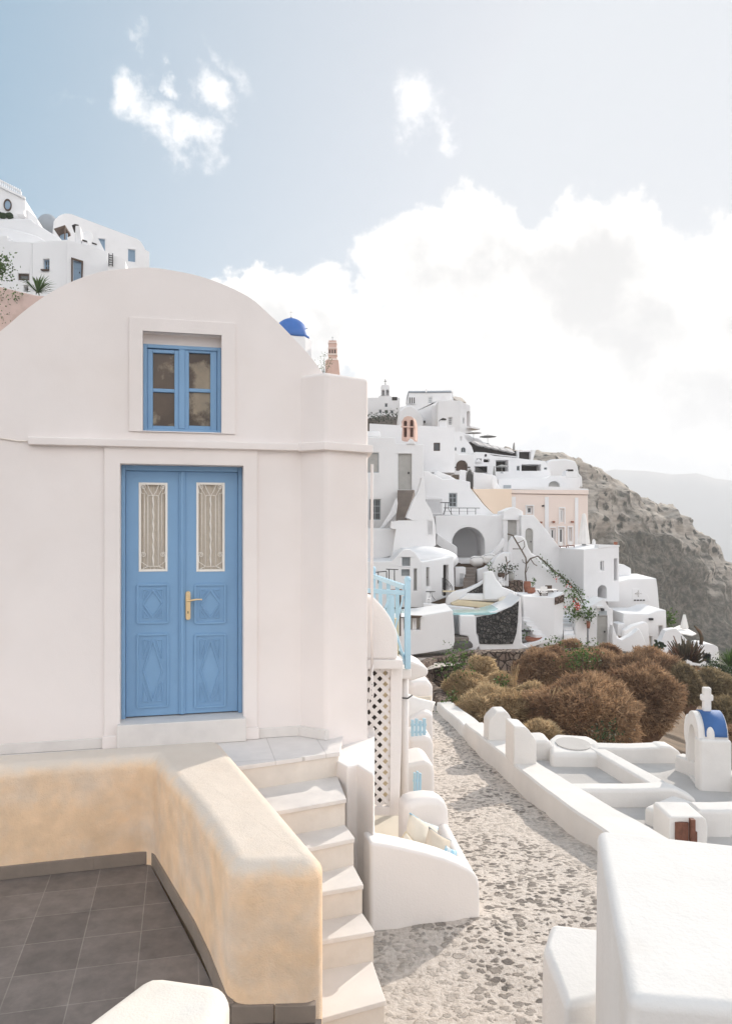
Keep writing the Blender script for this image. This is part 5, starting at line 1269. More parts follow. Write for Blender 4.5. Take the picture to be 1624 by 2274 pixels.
    parasol('white open parasol on the cafe terrace, the left and paler of the pair', W(*C1((735, 535))[0], 66), .72, .98, 'canvas', group=None)
    parasol('grey open parasol on the cafe terrace, the right and darker of the pair', W(*C1((827, 545))[0], 65), .74, .78, 'greycanvas', group=None)
    parasol('tall closed white parasol in front of the pink building', W(*C3((607, 412))[0], 46), .33, 1.9, 'canvas', True, group=None)
    parasol('closed cream parasol with pointed tip above the cactus terrace', W(*C3((1295, 985))[0], 40), .2, .74, 'canvas', True, group=None)
    # square shade sail under it
    q4 = [W(*C3(p_)[0], y_) for p_, y_ in (((1175, 998), 38.5), ((1262, 962), 42.5), ((1300, 975), 42.0), ((1378, 1018), 38.5), ((1345, 1030), 37.6))]
    o = MB().prism(q4, (0, 0, -.05)).build('shade_canopy', 'canvas', loc=q4[0]); tag(o, 'pointed white canvas canopy spread beside the cactus', 'canopy', kind='thing')
    # cafe terrace with awnings
    pl = P0(1100, 64, 6)
    h = Ho('cafe terrace with dark interior, row of white awnings and long white rail', pl, 920, 630, 'cafe', 'cafe_terrace', k=C1)
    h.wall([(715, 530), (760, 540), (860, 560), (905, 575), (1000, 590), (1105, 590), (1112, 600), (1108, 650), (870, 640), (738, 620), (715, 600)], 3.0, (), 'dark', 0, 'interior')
    for i in range(5):
        a0 = (718 + 48 * i, 534 + 10.5 * i); a1 = (768 + 48 * i, 548 + 10.5 * i)
        h.trim([a0, (a0[0] + 42, a0[1] + 8), (a1[0] + 24, a1[1] + 18), (a1[0] - 12, a1[1] + 10)], .02, .9, 'canvas', 'awning')
    h.trim([(738, 600), (800, 604), (900, 618), (1010, 630), (1010, 636), (900, 624), (800, 610), (738, 606)], .3, .5, 'village', 'rail'); h.trim([(1012, 592), (1105, 590), (1105, 598), (1012, 598)], .0, .5, 'village', 'roof_beam'); h.trim([(1010, 590), (1018, 590), (1018, 640), (1010, 640)], 0, .5, 'village', 'post'); h.trim([(1095, 590), (1125, 590), (1108, 650), (1095, 650)], 0, .5, 'village', 'post')
    slab('statue', 'thin weathered white statue post standing on the cafe roof', 'statue', C1, P0(1140, 66), [(992, 585), (993, 560), (996, 540), (1000, 532), (1003, 542), (1004, 560), (1004, 585)], .3, 'greywood', .04)
    # arched-door house beside cafe
    pl = P0(1030, 59)
    h = Ho('white house with big round-arched dark double door below the cafe', pl, 670, 718, k=C1)
    h.wall([(608, 590), (640, 612), (740, 612), (738, 700), (735, 745), (608, 745)], 3.5, [('doorarch', (621, 651, 696, 719), {'mat': 'darkwood', 'planks': 6})], bevel=.05)
    h.trim([(612, 694), (622, 694), (622, 700), (612, 700)], -.02, .15, 'dark', 'bracket'); h.trim([(696, 694), (712, 694), (712, 700), (696, 700)], -.02, .15, 'dark', 'bracket')
    pl = P0(1025, 62.5)
    h = Ho('white house with small arched windows and sloping gable left of the cafe', pl, 670, 600, k=C1)
    h.wall([(606, 480), (612, 468), (655, 466), (668, 486), (690, 520), (722, 560), (738, 606), (738, 625), (606, 625)], 3.0, [('winarch', (653, 566, 684, 600), {'grid': (2, 1)}), ('win', (612, 568, 624, 588), {'grid': (1, 1)}), ('win', (648, 496, 660, 524), {'grid': (1, 1), 'pane': 'village', 'frame': 'village'})], bevel=.05)
    slab('terrace_wall', 'white curved terrace wall behind the open parasols of the cafe', 'wall', C1, P0(1050, 67), [(660, 470), (700, 478), (735, 500), (770, 505), (800, 528), (858, 548), (858, 600), (660, 600)], 1.0, bevel=.15)
    # --- hilltop
    pl = P0(980, 80)
    h = Ho('big white hilltop church house with pale blue barrel roof and triple-slot belfry', pl, 480, 430, 'church', 'church', k=C1)
    h.wall([(315, 213), (586, 210), (588, 262), (512, 262), (500, 430), (250, 430), (250, 310), (262, 302), (300, 300), (312, 285)], 5, [('win', (440, 240, 468, 282), {'grid': (3, 3), 'frame': 'village', 'pane': 'greyframe', 'rec': .05}), ('hole', (334, 350, 349, 374), {'deep': .4})], bevel=.05)
    a, b = pl.at(*C1((322, 212))[0]), pl.at(*C1((588, 210))[0]); rf = MB(); n = 8
    ht = pl.sz(*C1((455, 180))[0])[1] - a.z; vs = []
    for i in range(n + 1):
        t = math.pi * .5 * i / n; vs += [a + Vector((-.05, 3.6 - 3.7 * math.cos(t), ht * math.sin(t))), b + Vector((.05, 3.6 - 3.7 * math.cos(t), ht * math.sin(t)))]
    for i in range(n): t = math.pi * .5 * (1 - (i + 1) / n); vs += [a + Vector((-.05, 3.6 + 3.7 * math.cos(t), ht * math.sin(t))), b + Vector((.05, 3.6 + 3.7 * math.cos(t), ht * math.sin(t)))]
    k_ = len(vs) // 2; rf.add(vs, [(2 * i, 2 * i + 1, 2 * i + 3, 2 * i + 2) for i in range(k_ - 1)] + [tuple(range(0, 2 * k_, 2)), tuple(range(2 * k_ - 1, 0, -2))]); h.part(rf, 'roof', 'grey_roof', smooth=False)
    h.trim([(312, 285), (312, 243), (318, 237), (358, 237), (360, 285)], -.5, .3, name='bell_wall')
    for i in range(3): h.trim([(317 + 14 * i, 284), (317 + 14 * i, 246), (324 + 14 * i, 246), (324 + 14 * i, 284)], .25, .32, 'dark', 'bell_slot')
    h.trim([(422, 212), (422, 192), (432, 192), (432, 212)], .0, .3, name='chimney')
    for x, y in ((495, 340), (497, 388), (415, 402)): h.trim([(x - 7, y - 6), (x + 7, y - 6), (x + 7, y + 6), (x - 7, y + 6)], -.02, .3, 'dark', 'vent')
    pl = P0(1000, 76)
    h = Ho('white hilltop cube house with barred corner window and pointed canopy on its terrace', pl, 600, 430, k=C1)
    h.wall([(505, 265), (580, 262), (646, 264), (650, 435), (650, 480), (498, 480)], 4, [('win', (570, 371, 597, 421), {'grid': (3, 4), 'frame': 'skywhite' if False else 'village'})], bevel=.05)
    h.trim([(514, 262), (528, 240), (540, 222), (556, 244), (568, 262)], -1, -.2, name='gable')
    pl2 = Plane(1020.5, 76, 40)
    h.wall([(648, 264), (690, 284), (714, 292), (718, 440), (722, 470), (650, 480)], 4, [('holearch', (692, 332, 712, 430), {'deep': .5, 'mat': 'pink'}), ('win', (667, 375, 675, 412), {'grid': (1, 1)})], pl=pl2, bevel=.05, name='side_wall')
    h.trim([(600, 240), (612, 232), (660, 242), (690, 272), (640, 264)], -2, -.3, 'cream', 'terrace_canopy'); h.trim([(596, 262), (596, 198), (604, 198), (606, 262)], -.8, -.3, name='chimney'); h.trim([(690, 432), (748, 446), (748, 456), (690, 445)], -.5, .6, name='balcony', pl=pl2)
    pl = P0(850, 86)
    h = Ho('small white hilltop church with dark little windows and open belfry', pl, 160, 350, 'church', 'church', k=C1)
    h.wall([(20, 244), (118, 243), (122, 232), (200, 232), (205, 243), (257, 243), (257, 330), (245, 400), (20, 400)], 5, [('win', (160, 281, 177, 305), {'grid': (1, 1)}), ('win', (122, 321, 139, 344), {'grid': (1, 1)}), ('win', (158, 324, 181, 346), {'grid': (2, 1), 'pane': 'leaf_dark'}), ('win', (197, 325, 214, 346), {'grid': (1, 1)})], bevel=.04)
    h.trim([(206, 240), (240, 240), (240, 262), (206, 262)], -.02, .06, 'dark', 'opening')
    h.wall([(134, 232), (134, 172), (140, 162), (162, 160), (184, 162), (190, 172), (190, 232)], .8, [('holearch', (140, 192, 158, 231), {'deep': .79, 'mat': 'village'}), ('holearch', (167, 192, 186, 231), {'deep': .79, 'mat': 'village'})], bevel=.02, name='bell_wall', out=.05)
    cr = MB(); cross3(cr, pl.at(*C1((163, 164))[0]), .35, .7, .07); h.part(cr, 'cross', 'iron')
    slab('garden_wall', 'white curved hill wall between the two hilltop churches', 'wall', C1, P0(900, 78), [(240, 400), (250, 330), (290, 300), (330, 290), (365, 312), (390, 345), (410, 380), (410, 440), (240, 440)], 2, bevel=.2)
    c = W(*C1((165, 392))[0], 82); t = thing('hillside_bush', 'dark scrubby bush on rocks below the small hilltop church', 'bush', c)
    MB().ell(c + Vector((0, .8, -.5)), (2.2, 1.0, 1.0), 20, 10, .4, 2.5, 3).build('rock', 'stone_brown', t, smooth='all'); m = MB(); leaves(m, [c + Vector((x * .5, -.3, .25 + .2 * math.sin(x))) for x in range(-3, 4)], .22, 40, .35); m.build('foliage', 'leaf_dark', t, recalc=False)
    # village fill: hillside retaining steps hidden behind the houses
    for Y, x0, x1, y in ((57, 800, 1150, 1118), (72, 800, 1100, 1040), (64, 1150, 1290, 1110)):
        a, b = W(x0, y, Y), W(x1, y, Y)
        o = MB().box(((a.x + b.x) / 2, Y + 4, a.z - 3.0), (b.x - a.x, 8, 6)).build('terrain_bench', 'soil', loc=(a.x, Y, a.z - 4)); o['kind'] = 'structure'
    return parasol


parasol = village()


# ------------------------------------------------------------------ porch, railing and booths down the lane beside the house
def porch():
    pl = Plane(850, 7.35, 6)
    root = thing('porch', 'white porch with diamond lattice screen, round post and curved buttress below the blue railing', 'porch', W(850, 1900, 7.6))
    def q(k, x, y, o=0.0, p=pl): return p.at(*k((x, y))[0], o)
    pb = Plane(850, 7.2, 6)
    # curved buttress
    cur = [(60, 1205), (105, 1207), (150, 1222), (200, 1270), (250, 1325), (290, 1378), (330, 1440), (360, 1500), (388, 1560), (402, 1610), (406, 1700), (406, 1892), (60, 1892)]
    MB().prism([q(C2, x, y, 0, pb) for x, y in cur], -pb.n * .32).build('buttress', 'plaster', root, bevel=.03, seg=3)
    MB().prism([q(C2, x, y, .02, pb) for x, y in ((60, 1888), (440, 1888), (462, 1905), (462, 1990), (60, 1990))], -pb.n * 2.6).build('ledge', 'plaster', root, bevel=.02)
    # lattice
    s0, z1 = pl.sz(*E1((100, 332))[0]); s1, z0 = pl.sz(*E1((306, 1372))[0])
    def clip(c, sg):
        pts = []
        # line: (z - z0) = sg * (s - s0) + c
        for s_ in (s0, s1):
            z = z0 + sg * (s_ - s0) + c
            if z0 <= z <= z1: pts.append((s_, z))
        for z in (z0, z1):
            s_ = s0 + (z - z0 - c) / sg
            if s0 < s_ < s1: pts.append((s_, z))
        return pts[:2] if len(pts) >= 2 else None
    per = .106; lat = MB(); wd = .036
    for sg, o in ((1, 0.0), (-1, 0.008)):
        c = -1.0
        while c < 2.4:
            pp = clip(c, sg)
            if pp and (Vector(pp[0]) - Vector(pp[1])).length > .03:
                a, b = Vector(pp[0]), Vector(pp[1]); d = (b - a).normalized(); nv = Vector((-d.y, d.x)) * wd / 2
                lat.prism([pl.p(v.x, v.y, o) for v in (a - nv, b - nv, b + nv, a + nv)], -pl.n * .0078)
            c += per
    lat.build('lattice', 'plaster', root)
    fr = MB()
    def fb(poly, o0, o1): fr.prism([q(E1, x, y, o1) for x, y in poly], pl.n * (o0 - o1))
    fb([(304, 262), (393, 262), (384, 900), (367, 1436), (296, 1436), (300, 900)], -.05, .03)
    fb([(100, 1370), (297, 1370), (297, 1436), (100, 1436)], -.05, .029); fb([(60, 262), (304, 262), (304, 335), (60, 335)], -.05, .028); fb([(60, 335), (108, 335), (120, 1370), (60, 1370)], -.05, .027)
    fr.build('lattice_frame', 'plaster', root, bevel=.006)
    # beam, capital, post
    p8 = Plane(900, 8.0, 6)
    MB().prism([q(E1, x, y, 0, p8) for x, y in ((300, 335), (463, 335), (464, 395), (452, 412), (300, 412))], -p8.n * .5).build('beam', 'plaster', root, bevel=.02)
    a = q(E1, 425, 400, -.12, p8); MB().tube([a + Vector((0, 0, -1.55)), a], .043, 16).build('post', 'plaster', root, smooth='all')
    MB().tube([a + Vector((-.08, -.05, -.20)), a + Vector((-.03, -.07, -.22)), a + Vector((.03, -.07, -.225)), a + Vector((.08, -.03, -.20))], .008).build('cable', 'iron', root, smooth='all')
    # interior behind the lattice; a near-black panel stands in for its shade
    MB().box((.262, 8.3, -2.1), (.185, .1, 2.2)).build('back_wall', 'beige', root); MB().box((-.22, 8.25, -2.1), (.78, .1, 2.2)).build('dark_doorway', 'dark', root)
    MB().box((-.1, 8.2, -3.03), (.9, 2.2, .1)).build('porch_floor', 'cushion', root)
    MB().box((.04, 8.92, -2.9), (.5, .05, .14)).build('skirting', 'beige', root)
    t = thing('wooden_chair', 'folded brown wooden chair on the porch floor under the lattice screen', 'chair', W(847, 1880, 7.9))
    c = W(847, 1880, 7.9)
    for nm, x0, x1, y in (('leg', -.10, .08, 0), ('leg', .07, .055, 0.12), ('leg', -.12, .06, .14)): MB().bar(c + Vector((x0, y, -.06)), c + Vector((x1, y, .27)), .035, .03).build(nm, 'brownwood', t)
    MB().bar(c + Vector((.02, -.02, .13)), c + Vector((.10, .15, .20)), .03).build('seat', 'brownwood', t)


def railing():
    root = thing('railing', 'pale blue timber railing with crossed braces and ball-topped posts', 'railing', W(904, 1484, 8))
    P1 = W(904, 1484, 8.0); top = 1290
    h = W(904, top, 8.0).z - P1.z
    def post(p, hh):
        o = MB().box(p + Vector((0, 0, hh / 2)), (.058, .058, hh), R(8)).build('post', 'lightblue', root, bevel=.004)
        MB().ell(p + Vector((0, 0, hh + .012)), (.036, .036, .042), 14, 10).build('finial', 'lightblue', o, smooth='all')
    post(P1, h)
    P2 = Vector((.095, 10.1, -1.42)); post(P2, .84)
    P3 = Vector((-.05, 8.06, P1.z)); zr = W(904, 1316, 8.0).z
    def rail(a, b, w, t): MB().bar(a, b, w, t).build('rail', 'lightblue', root, bevel=.004)
    rail(Vector((P3.x, P3.y, zr + .02)), Vector((P1.x - .028, P1.y, zr)), .035, .048)
    rail(Vector((P3.x, P3.y, P1.z + .14)), Vector((P1.x - .028, P1.y, P1.z + .06)), .03, .04)
    rail(Vector((P2.x, P2.y, zr + .04)), Vector((P1.x - .02, P1.y + .02, zr + .055)), .045, .05)
    rail(Vector((P2.x, P2.y, P1.z + .13)), Vector((P1.x - .02, P1.y + .02, P1.z + .12)), .03, .04)
    zt, zb = zr - .024, P1.z + .09; zm = (zt + zb) / 2 - .02
    xb = P1.x - .16; yb = 8.01
    def bal(a, b, w=.045, t=.02): MB().bar(a, b, w, t).build('brace', 'lightblue', root, bevel=.003)
    MB().bar((xb, yb, zb), (xb, yb, zt), .046, .022).build('baluster', 'lightblue', root, bevel=.003)
    bal((P1.x - .04, 8.01, zt - .01), (xb + .03, yb + .012, zm)); bal((xb + .03, yb + .013, zm), (P1.x - .035, 8.01, zb))
    bal((xb - .02, yb + .012, zt - .01), (xb - .17, yb + .012, zm)); bal((xb - .17, yb + .012, zm), (xb - .02, yb + .014, zb))
    for t_ in (.25, .5, .75):
        p = Vector((P2.x + (P1.x - P2.x) * t_, P2.y + (P1.y - P2.y) * t_, 0)); MB().bar((p.x, p.y, P1.z + .13), (p.x, p.y, zr + .03), .045, .022).build('baluster', 'lightblue', root, bevel=.003)
    rt = thing('iron_railing', 'thin black iron rail on the cottage terrace behind the pale blue railing', 'railing', W(850, 1290, 33))
    m = MB(); p = Plane(850, 33, 0)
    for x in (195, 285, 312, 370): m.tube([p.at(*C2((x, 915 if x > 300 else 935))[0]), p.at(*C2((x, 1065))[0])], .022)
    m.tube([p.at(*C2((160, 945))[0]), p.at(*C2((285, 932))[0])], .02); m.tube([p.at(*C2((280, 910))[0]), p.at(*C2((412, 915))[0])], .02)
    m.build('rail', 'iron', rt, smooth='all')
    t = thing('slat_table', 'brown slatted table top glimpsed through the pale blue railing', 'table', W(845, 1320, 12)); c = W(845, 1316, 12)
    for i in range(6): MB().box(c + Vector((-.02, i * .11, 0)), (.75, .09, .025)).build('slat', 'brownwood', t)
    for sx in (-.3, .3): MB().box(c + Vector((sx, .25, -.36)), (.05, .05, .7)).build('leg', 'darkwood', t)


porch()
railing()


def pillow(name, label, c, w, h, t, mat, rz=0.0, rx=0.0, ry=0.0, group='pillows on the lane bench', edge=None):
    n = 14; vs = []; fs = []
    m = Matrix.Rotation(rz, 3, 'Z') @ Matrix.Rotation(rx, 3, 'X') @ Matrix.Rotation(ry, 3, 'Y')
    for sgn in (1, -1):
        for j in range(n + 1):
            for i in range(n + 1):
                u, v = i / n * 2 - 1, j / n * 2 - 1
                k = max(0, (1 - u * u) * (1 - v * v)) ** .42
                pin = 1 - .10 * (1 - abs(u)) * abs(v) ** 2 - .0; pin2 = 1 - .10 * (1 - abs(v)) * abs(u) ** 2
                wr = .05 * noise.noise(Vector((u * 2, v * 2, sgn * 3 + c[0] * 9)))
                vs.append(Vector(c) + m @ Vector((u * w / 2 * pin2, sgn * t / 2 * k * (1 + wr * 4), v * h / 2 * pin)))
    q = (n + 1) ** 2
    for s_ in (0, 1):
        for j in range(n):
            for i in range(n):
                a = s_ * q + j * (n + 1) + i; f = (a, a + 1, a + n + 2, a + n + 1); fs.append(f if s_ else f[::-1])
    o = MB().add(vs, fs).build(name, mat, loc=c, smooth='all', recalc=True)
    bm = bmesh.new(); bm.from_mesh(o.data); bmesh.ops.remove_doubles(bm, verts=bm.verts, dist=1e-4); bmesh.ops.recalc_face_normals(bm, faces=bm.faces); bm.to_mesh(o.data); bm.free()
    for p in o.data.polygons: p.use_smooth = True
    tag(o, label, 'pillow', group)
    if edge:
        e = []
        for (a, b) in (((-1, 1), (1, 1)), ((1, 1), (1, -1))):
            for i in range(9):
                u = a[0] + (b[0] - a[0]) * i / 8; v = a[1] + (b[1] - a[1]) * i / 8
                e.append(Vector(c) + m @ Vector((u * w / 2 * (1 - .1 * (1 - abs(v)) * abs(u) ** 2), 0, v * h / 2 * (1 - .1 * (1 - abs(u)) * abs(v) ** 2))))
        MB().tube(e, .006).build('piping', edge, o, smooth='all')
    return o


def booths():
    root = thing('bench_booth', 'white rounded built-in bench with high back, nearest booth on the lane', 'bench', Vector((.5, 6.3, -3.1)))
    pf = Plane(950, 5.85, 13.2)
    poly = [(150, 1646), (185, 1650), (300, 1668), (420, 1692), (560, 1725), (720, 1770), (830, 1815), (900, 1850), (945, 1884), (972, 1925), (984, 1980), (987, 2290), (150, 2340)]
    MB().prism([pf.at(*p) for p in E1(*poly)], -pf.n * .24).build('front_wall', 'plaster', root, bevel=.06, seg=5)
    pb = Plane(950, 7.05, 13)
    poly = [(413, 1900), (413, 1420), (422, 1378), (445, 1348), (500, 1325), (600, 1312), (680, 1318), (728, 1348), (752, 1405), (758, 1530), (758, 1900)]
    MB().prism([pb.at(*p) for p in E1(*poly)], -pb.n * .28).build('backrest', 'plaster', root, bevel=.07, seg=5)
    MB().prism([Vector((x, y, -3.5)) for x, y in ((.885, 5.99), (.765, 7.12), (.655, 7.1), (.755, 5.97))], (0, 0, 3.5 - 2.745)).build('arm', 'plaster', root, bevel=.07, seg=5)
    MB().prism([Vector((x, y, -3.5)) for x, y in ((.64, 5.97), (.56, 7.1), (.02, 7.0), (.05, 5.9))], (0, 0, .62)).build('seat', 'plaster', root, bevel=.02)
    zc = -2.88
    pillow('pillow', 'big cream pillow with blue piping leaning on the bench back', W(934, 1866, 6.72), .34, .36, .17, 'cushion', R(42), R(-24), R(34), edge='bluecloth')
    pillow('pillow', 'tan pillow in front of the big cream pillow on the lane bench', W(968, 1886, 6.45), .27, .27, .12, 'beige_pale', R(42), R(-20), R(38), edge='greyframe')
    pillow('pillow', 'small blue and white patterned pillow half hidden in the bench corner', W(997, 1902, 6.30), .13, .14, .07, 'bluecloth', R(35), R(-18), R(32))
    pillow('pillow', 'cream pillow lying low at the left end of the lane bench', W(902, 1888, 6.55), .22, .20, .11, 'cushion', R(20), R(-20), R(-42), edge='beige')
    # step walls farther up the lane
    slab('booth_wall', 'white rounded booth wall with blue slats in front of it, second from the near bench', 'wall', E1, Plane(930, 9.0, 6), [(285, 1850), (285, 1440), (372, 1430), (375, 1085), (400, 1064), (470, 1048), (560, 1030), (605, 1040), (632, 1075), (641, 1130), (641, 1850)], .6, 'plaster', .07, seg=4)
    slab('booth_wall', 'white rounded booth wall in the middle of the row down the lane', 'wall', E1, Plane(930, 10.8, 4), [(440, 1300), (440, 860), (500, 842), (580, 836), (615, 860), (634, 910), (637, 1300)], .6, 'plaster', .08, seg=4)
    slab('booth_wall', 'tall white rounded booth wall farthest down the lane', 'wall', E1, Plane(930, 13.4, 4), [(452, 1000), (452, 470), (474, 440), (505, 426), (580, 424), (618, 440), (628, 480), (628, 1000)], .6, 'plaster', .1, seg=4)
    slab('masonry_bench', 'white built-in seat in front of the tall farthest booth wall', 'bench', E1, Plane(930, 12.6, 4), [(440, 1000), (440, 720), (560, 664), (610, 660), (629, 690), (630, 1000)], .7, 'plaster', .08, seg=4)
    pillow('pillow', 'white pillow on the seat of the farthest booth', W(920, 1577, 12.9), .62, .5, .2, 'canvas', R(10), R(-25), R(20))
    pillow('pillow', 'beige pillow standing in the corner of the farthest booth', W(931, 1567, 13.1), .42, .36, .14, 'beige_pale', R(5), R(-10), R(3))
    for (pl, x0, x1, y0, y1, n, lab, rz) in ((Plane(930, 10.3, 0), 460, 582, 718, 845, 4, 'blue slatted chair back standing above the middle booth wall', 0), (Plane(930, 8.5, 0), 478, 545, 1118, 1335, 3, 'narrow blue slatted chair back beside the second booth wall', 20), (Plane(930, 8.9, 0), 380, 397, 690, 1075, 1, 'thin blue slat board standing right behind the round white post', 0)):
        t = thing('slat_chair', lab, 'chair', pl.at(*E1(((x0 + x1) / 2, y1))[0]))
        for i in range(n):
            a = x0 + (x1 - x0) * i / n; b = a + (x1 - x0) / n * .82; dy = (0, -6, 12, -3)[i % 4]
            MB().prism([pl.at(*p, -.02 * i) for p in E1((a, y1), (a, y0 + dy), (b, y0 + dy + 4), (b, y1))], -pl.n * .025).build('slat', 'lightblue', t, bevel=.004)
        if n > 1:
            for y in (y0 + (y1 - y0) * .35, y0 + (y1 - y0) * .8): MB().prism([pl.at(*p, -.09) for p in E1((x0, y + 14), (x0, y), (x1, y), (x1, y + 14))], -pl.n * .02).build('crossbar', 'lightblue', t)
    slab('awning_ledge', 'white rounded overhanging ledge at the foot of the pale blue railing', 'ledge', E1, Plane(930, 9.2, 6), [(380, 300), (450, 272), (520, 294), (588, 328), (594, 368), (575, 390), (540, 400), (470, 424), (380, 424)], .7, 'plaster', .06)


M['beige_pale'] = material('tan_cloth', (0.62, 0.545, 0.45), 0.95, 0.03, 6.0, 0.25, 260)
booths()


# ------------------------------------------------------------------ lane wall, chapel roof and belfry
def lane_wall():
    root = thing('lane_wall', 'long low whitewashed wall with stepped merlons along the right side of the cobbled lane', 'wall', Vector((2.0, 9.9, -3.5)))
    def strip(pts, thick, name):
        """pts: (Y, top z): a wall following the lane edge"""
        vs = []; fs = []; P = []
        dense = []
        for (ya, za), (yb, zb) in zip(pts, pts[1:]):
            k = max(2, int((yb - ya) / .25))
            for i in range(k): t = i / k; dense.append((ya + (yb - ya) * t, za + (zb - za) * t))
        dense.append(pts[-1])
        for Y, zt in dense:
            x = lane_x(Y) + .015 * noise.noise(Vector((Y * 1.3, 0, 3))); th = thick(Y) if callable(thick) else thick
            w = .012 * noise.noise(Vector((Y * 1.1, 5, 0)))
            vs += [(x - .03, Y, zpath(Y) - .35), (x, Y, zt - .022 + w), (x + .022, Y, zt + w), (x + th - .03, Y + .05, zt + w), (x + th, Y + .05, zt - .03 + w), (x + th, Y + .05, -6.0)]
        n = 6
        for j in range(len(dense) - 1): fs += [(j * n + i, j * n + (i + 1) % n, (j + 1) * n + (i + 1) % n, (j + 1) * n + i) for i in range(n)]
        fs += [tuple(range(n)), tuple(range(len(dense) * n - 1, len(dense) * n - n - 1, -1))]
        o = MB().add(vs, fs).build(name, 'rough_white', root, smooth='all'); o.data.set_sharp_from_angle(angle=R(30)); return o
    strip([(5.6, -2.80), (6.6, -2.88), (7.75, -2.975), (8.9, -3.06), (9.98, -3.16), (11.0, -3.25), (12.4, -3.37), (13.2, -3.47), (13.8, -3.55), (13.82, -3.62), (14.6, -3.68), (15.8, -3.82), (17.35, -3.985)], lambda Y: .56 - (min(Y, 10.4) - 6) * .045, 'low_wall')
    p1 = Plane(1110, 11.9, 4)
    MB().prism([p1.at(*p) for p in E2((334, 640), (334, 462), (346, 440), (380, 406), (432, 405), (448, 428), (476, 482), (478, 690))], -p1.n * .35).build('merlon', 'rough_white', root, bevel=.022, seg=2)
    p2 = Plane(1160, 10.25, 4)
    MB().prism([p2.at(*p) for p in E2((466, 700), (467, 482), (535, 489), (552, 508), (588, 560), (590, 740))], -p2.n * .45).build('merlon', 'rough_white', root, bevel=.022, seg=2)
    MB().box((2.07, 10.55, -3.36), (.05, .24, .14)).build('drain_hole', 'greyframe', root)


lane_wall()


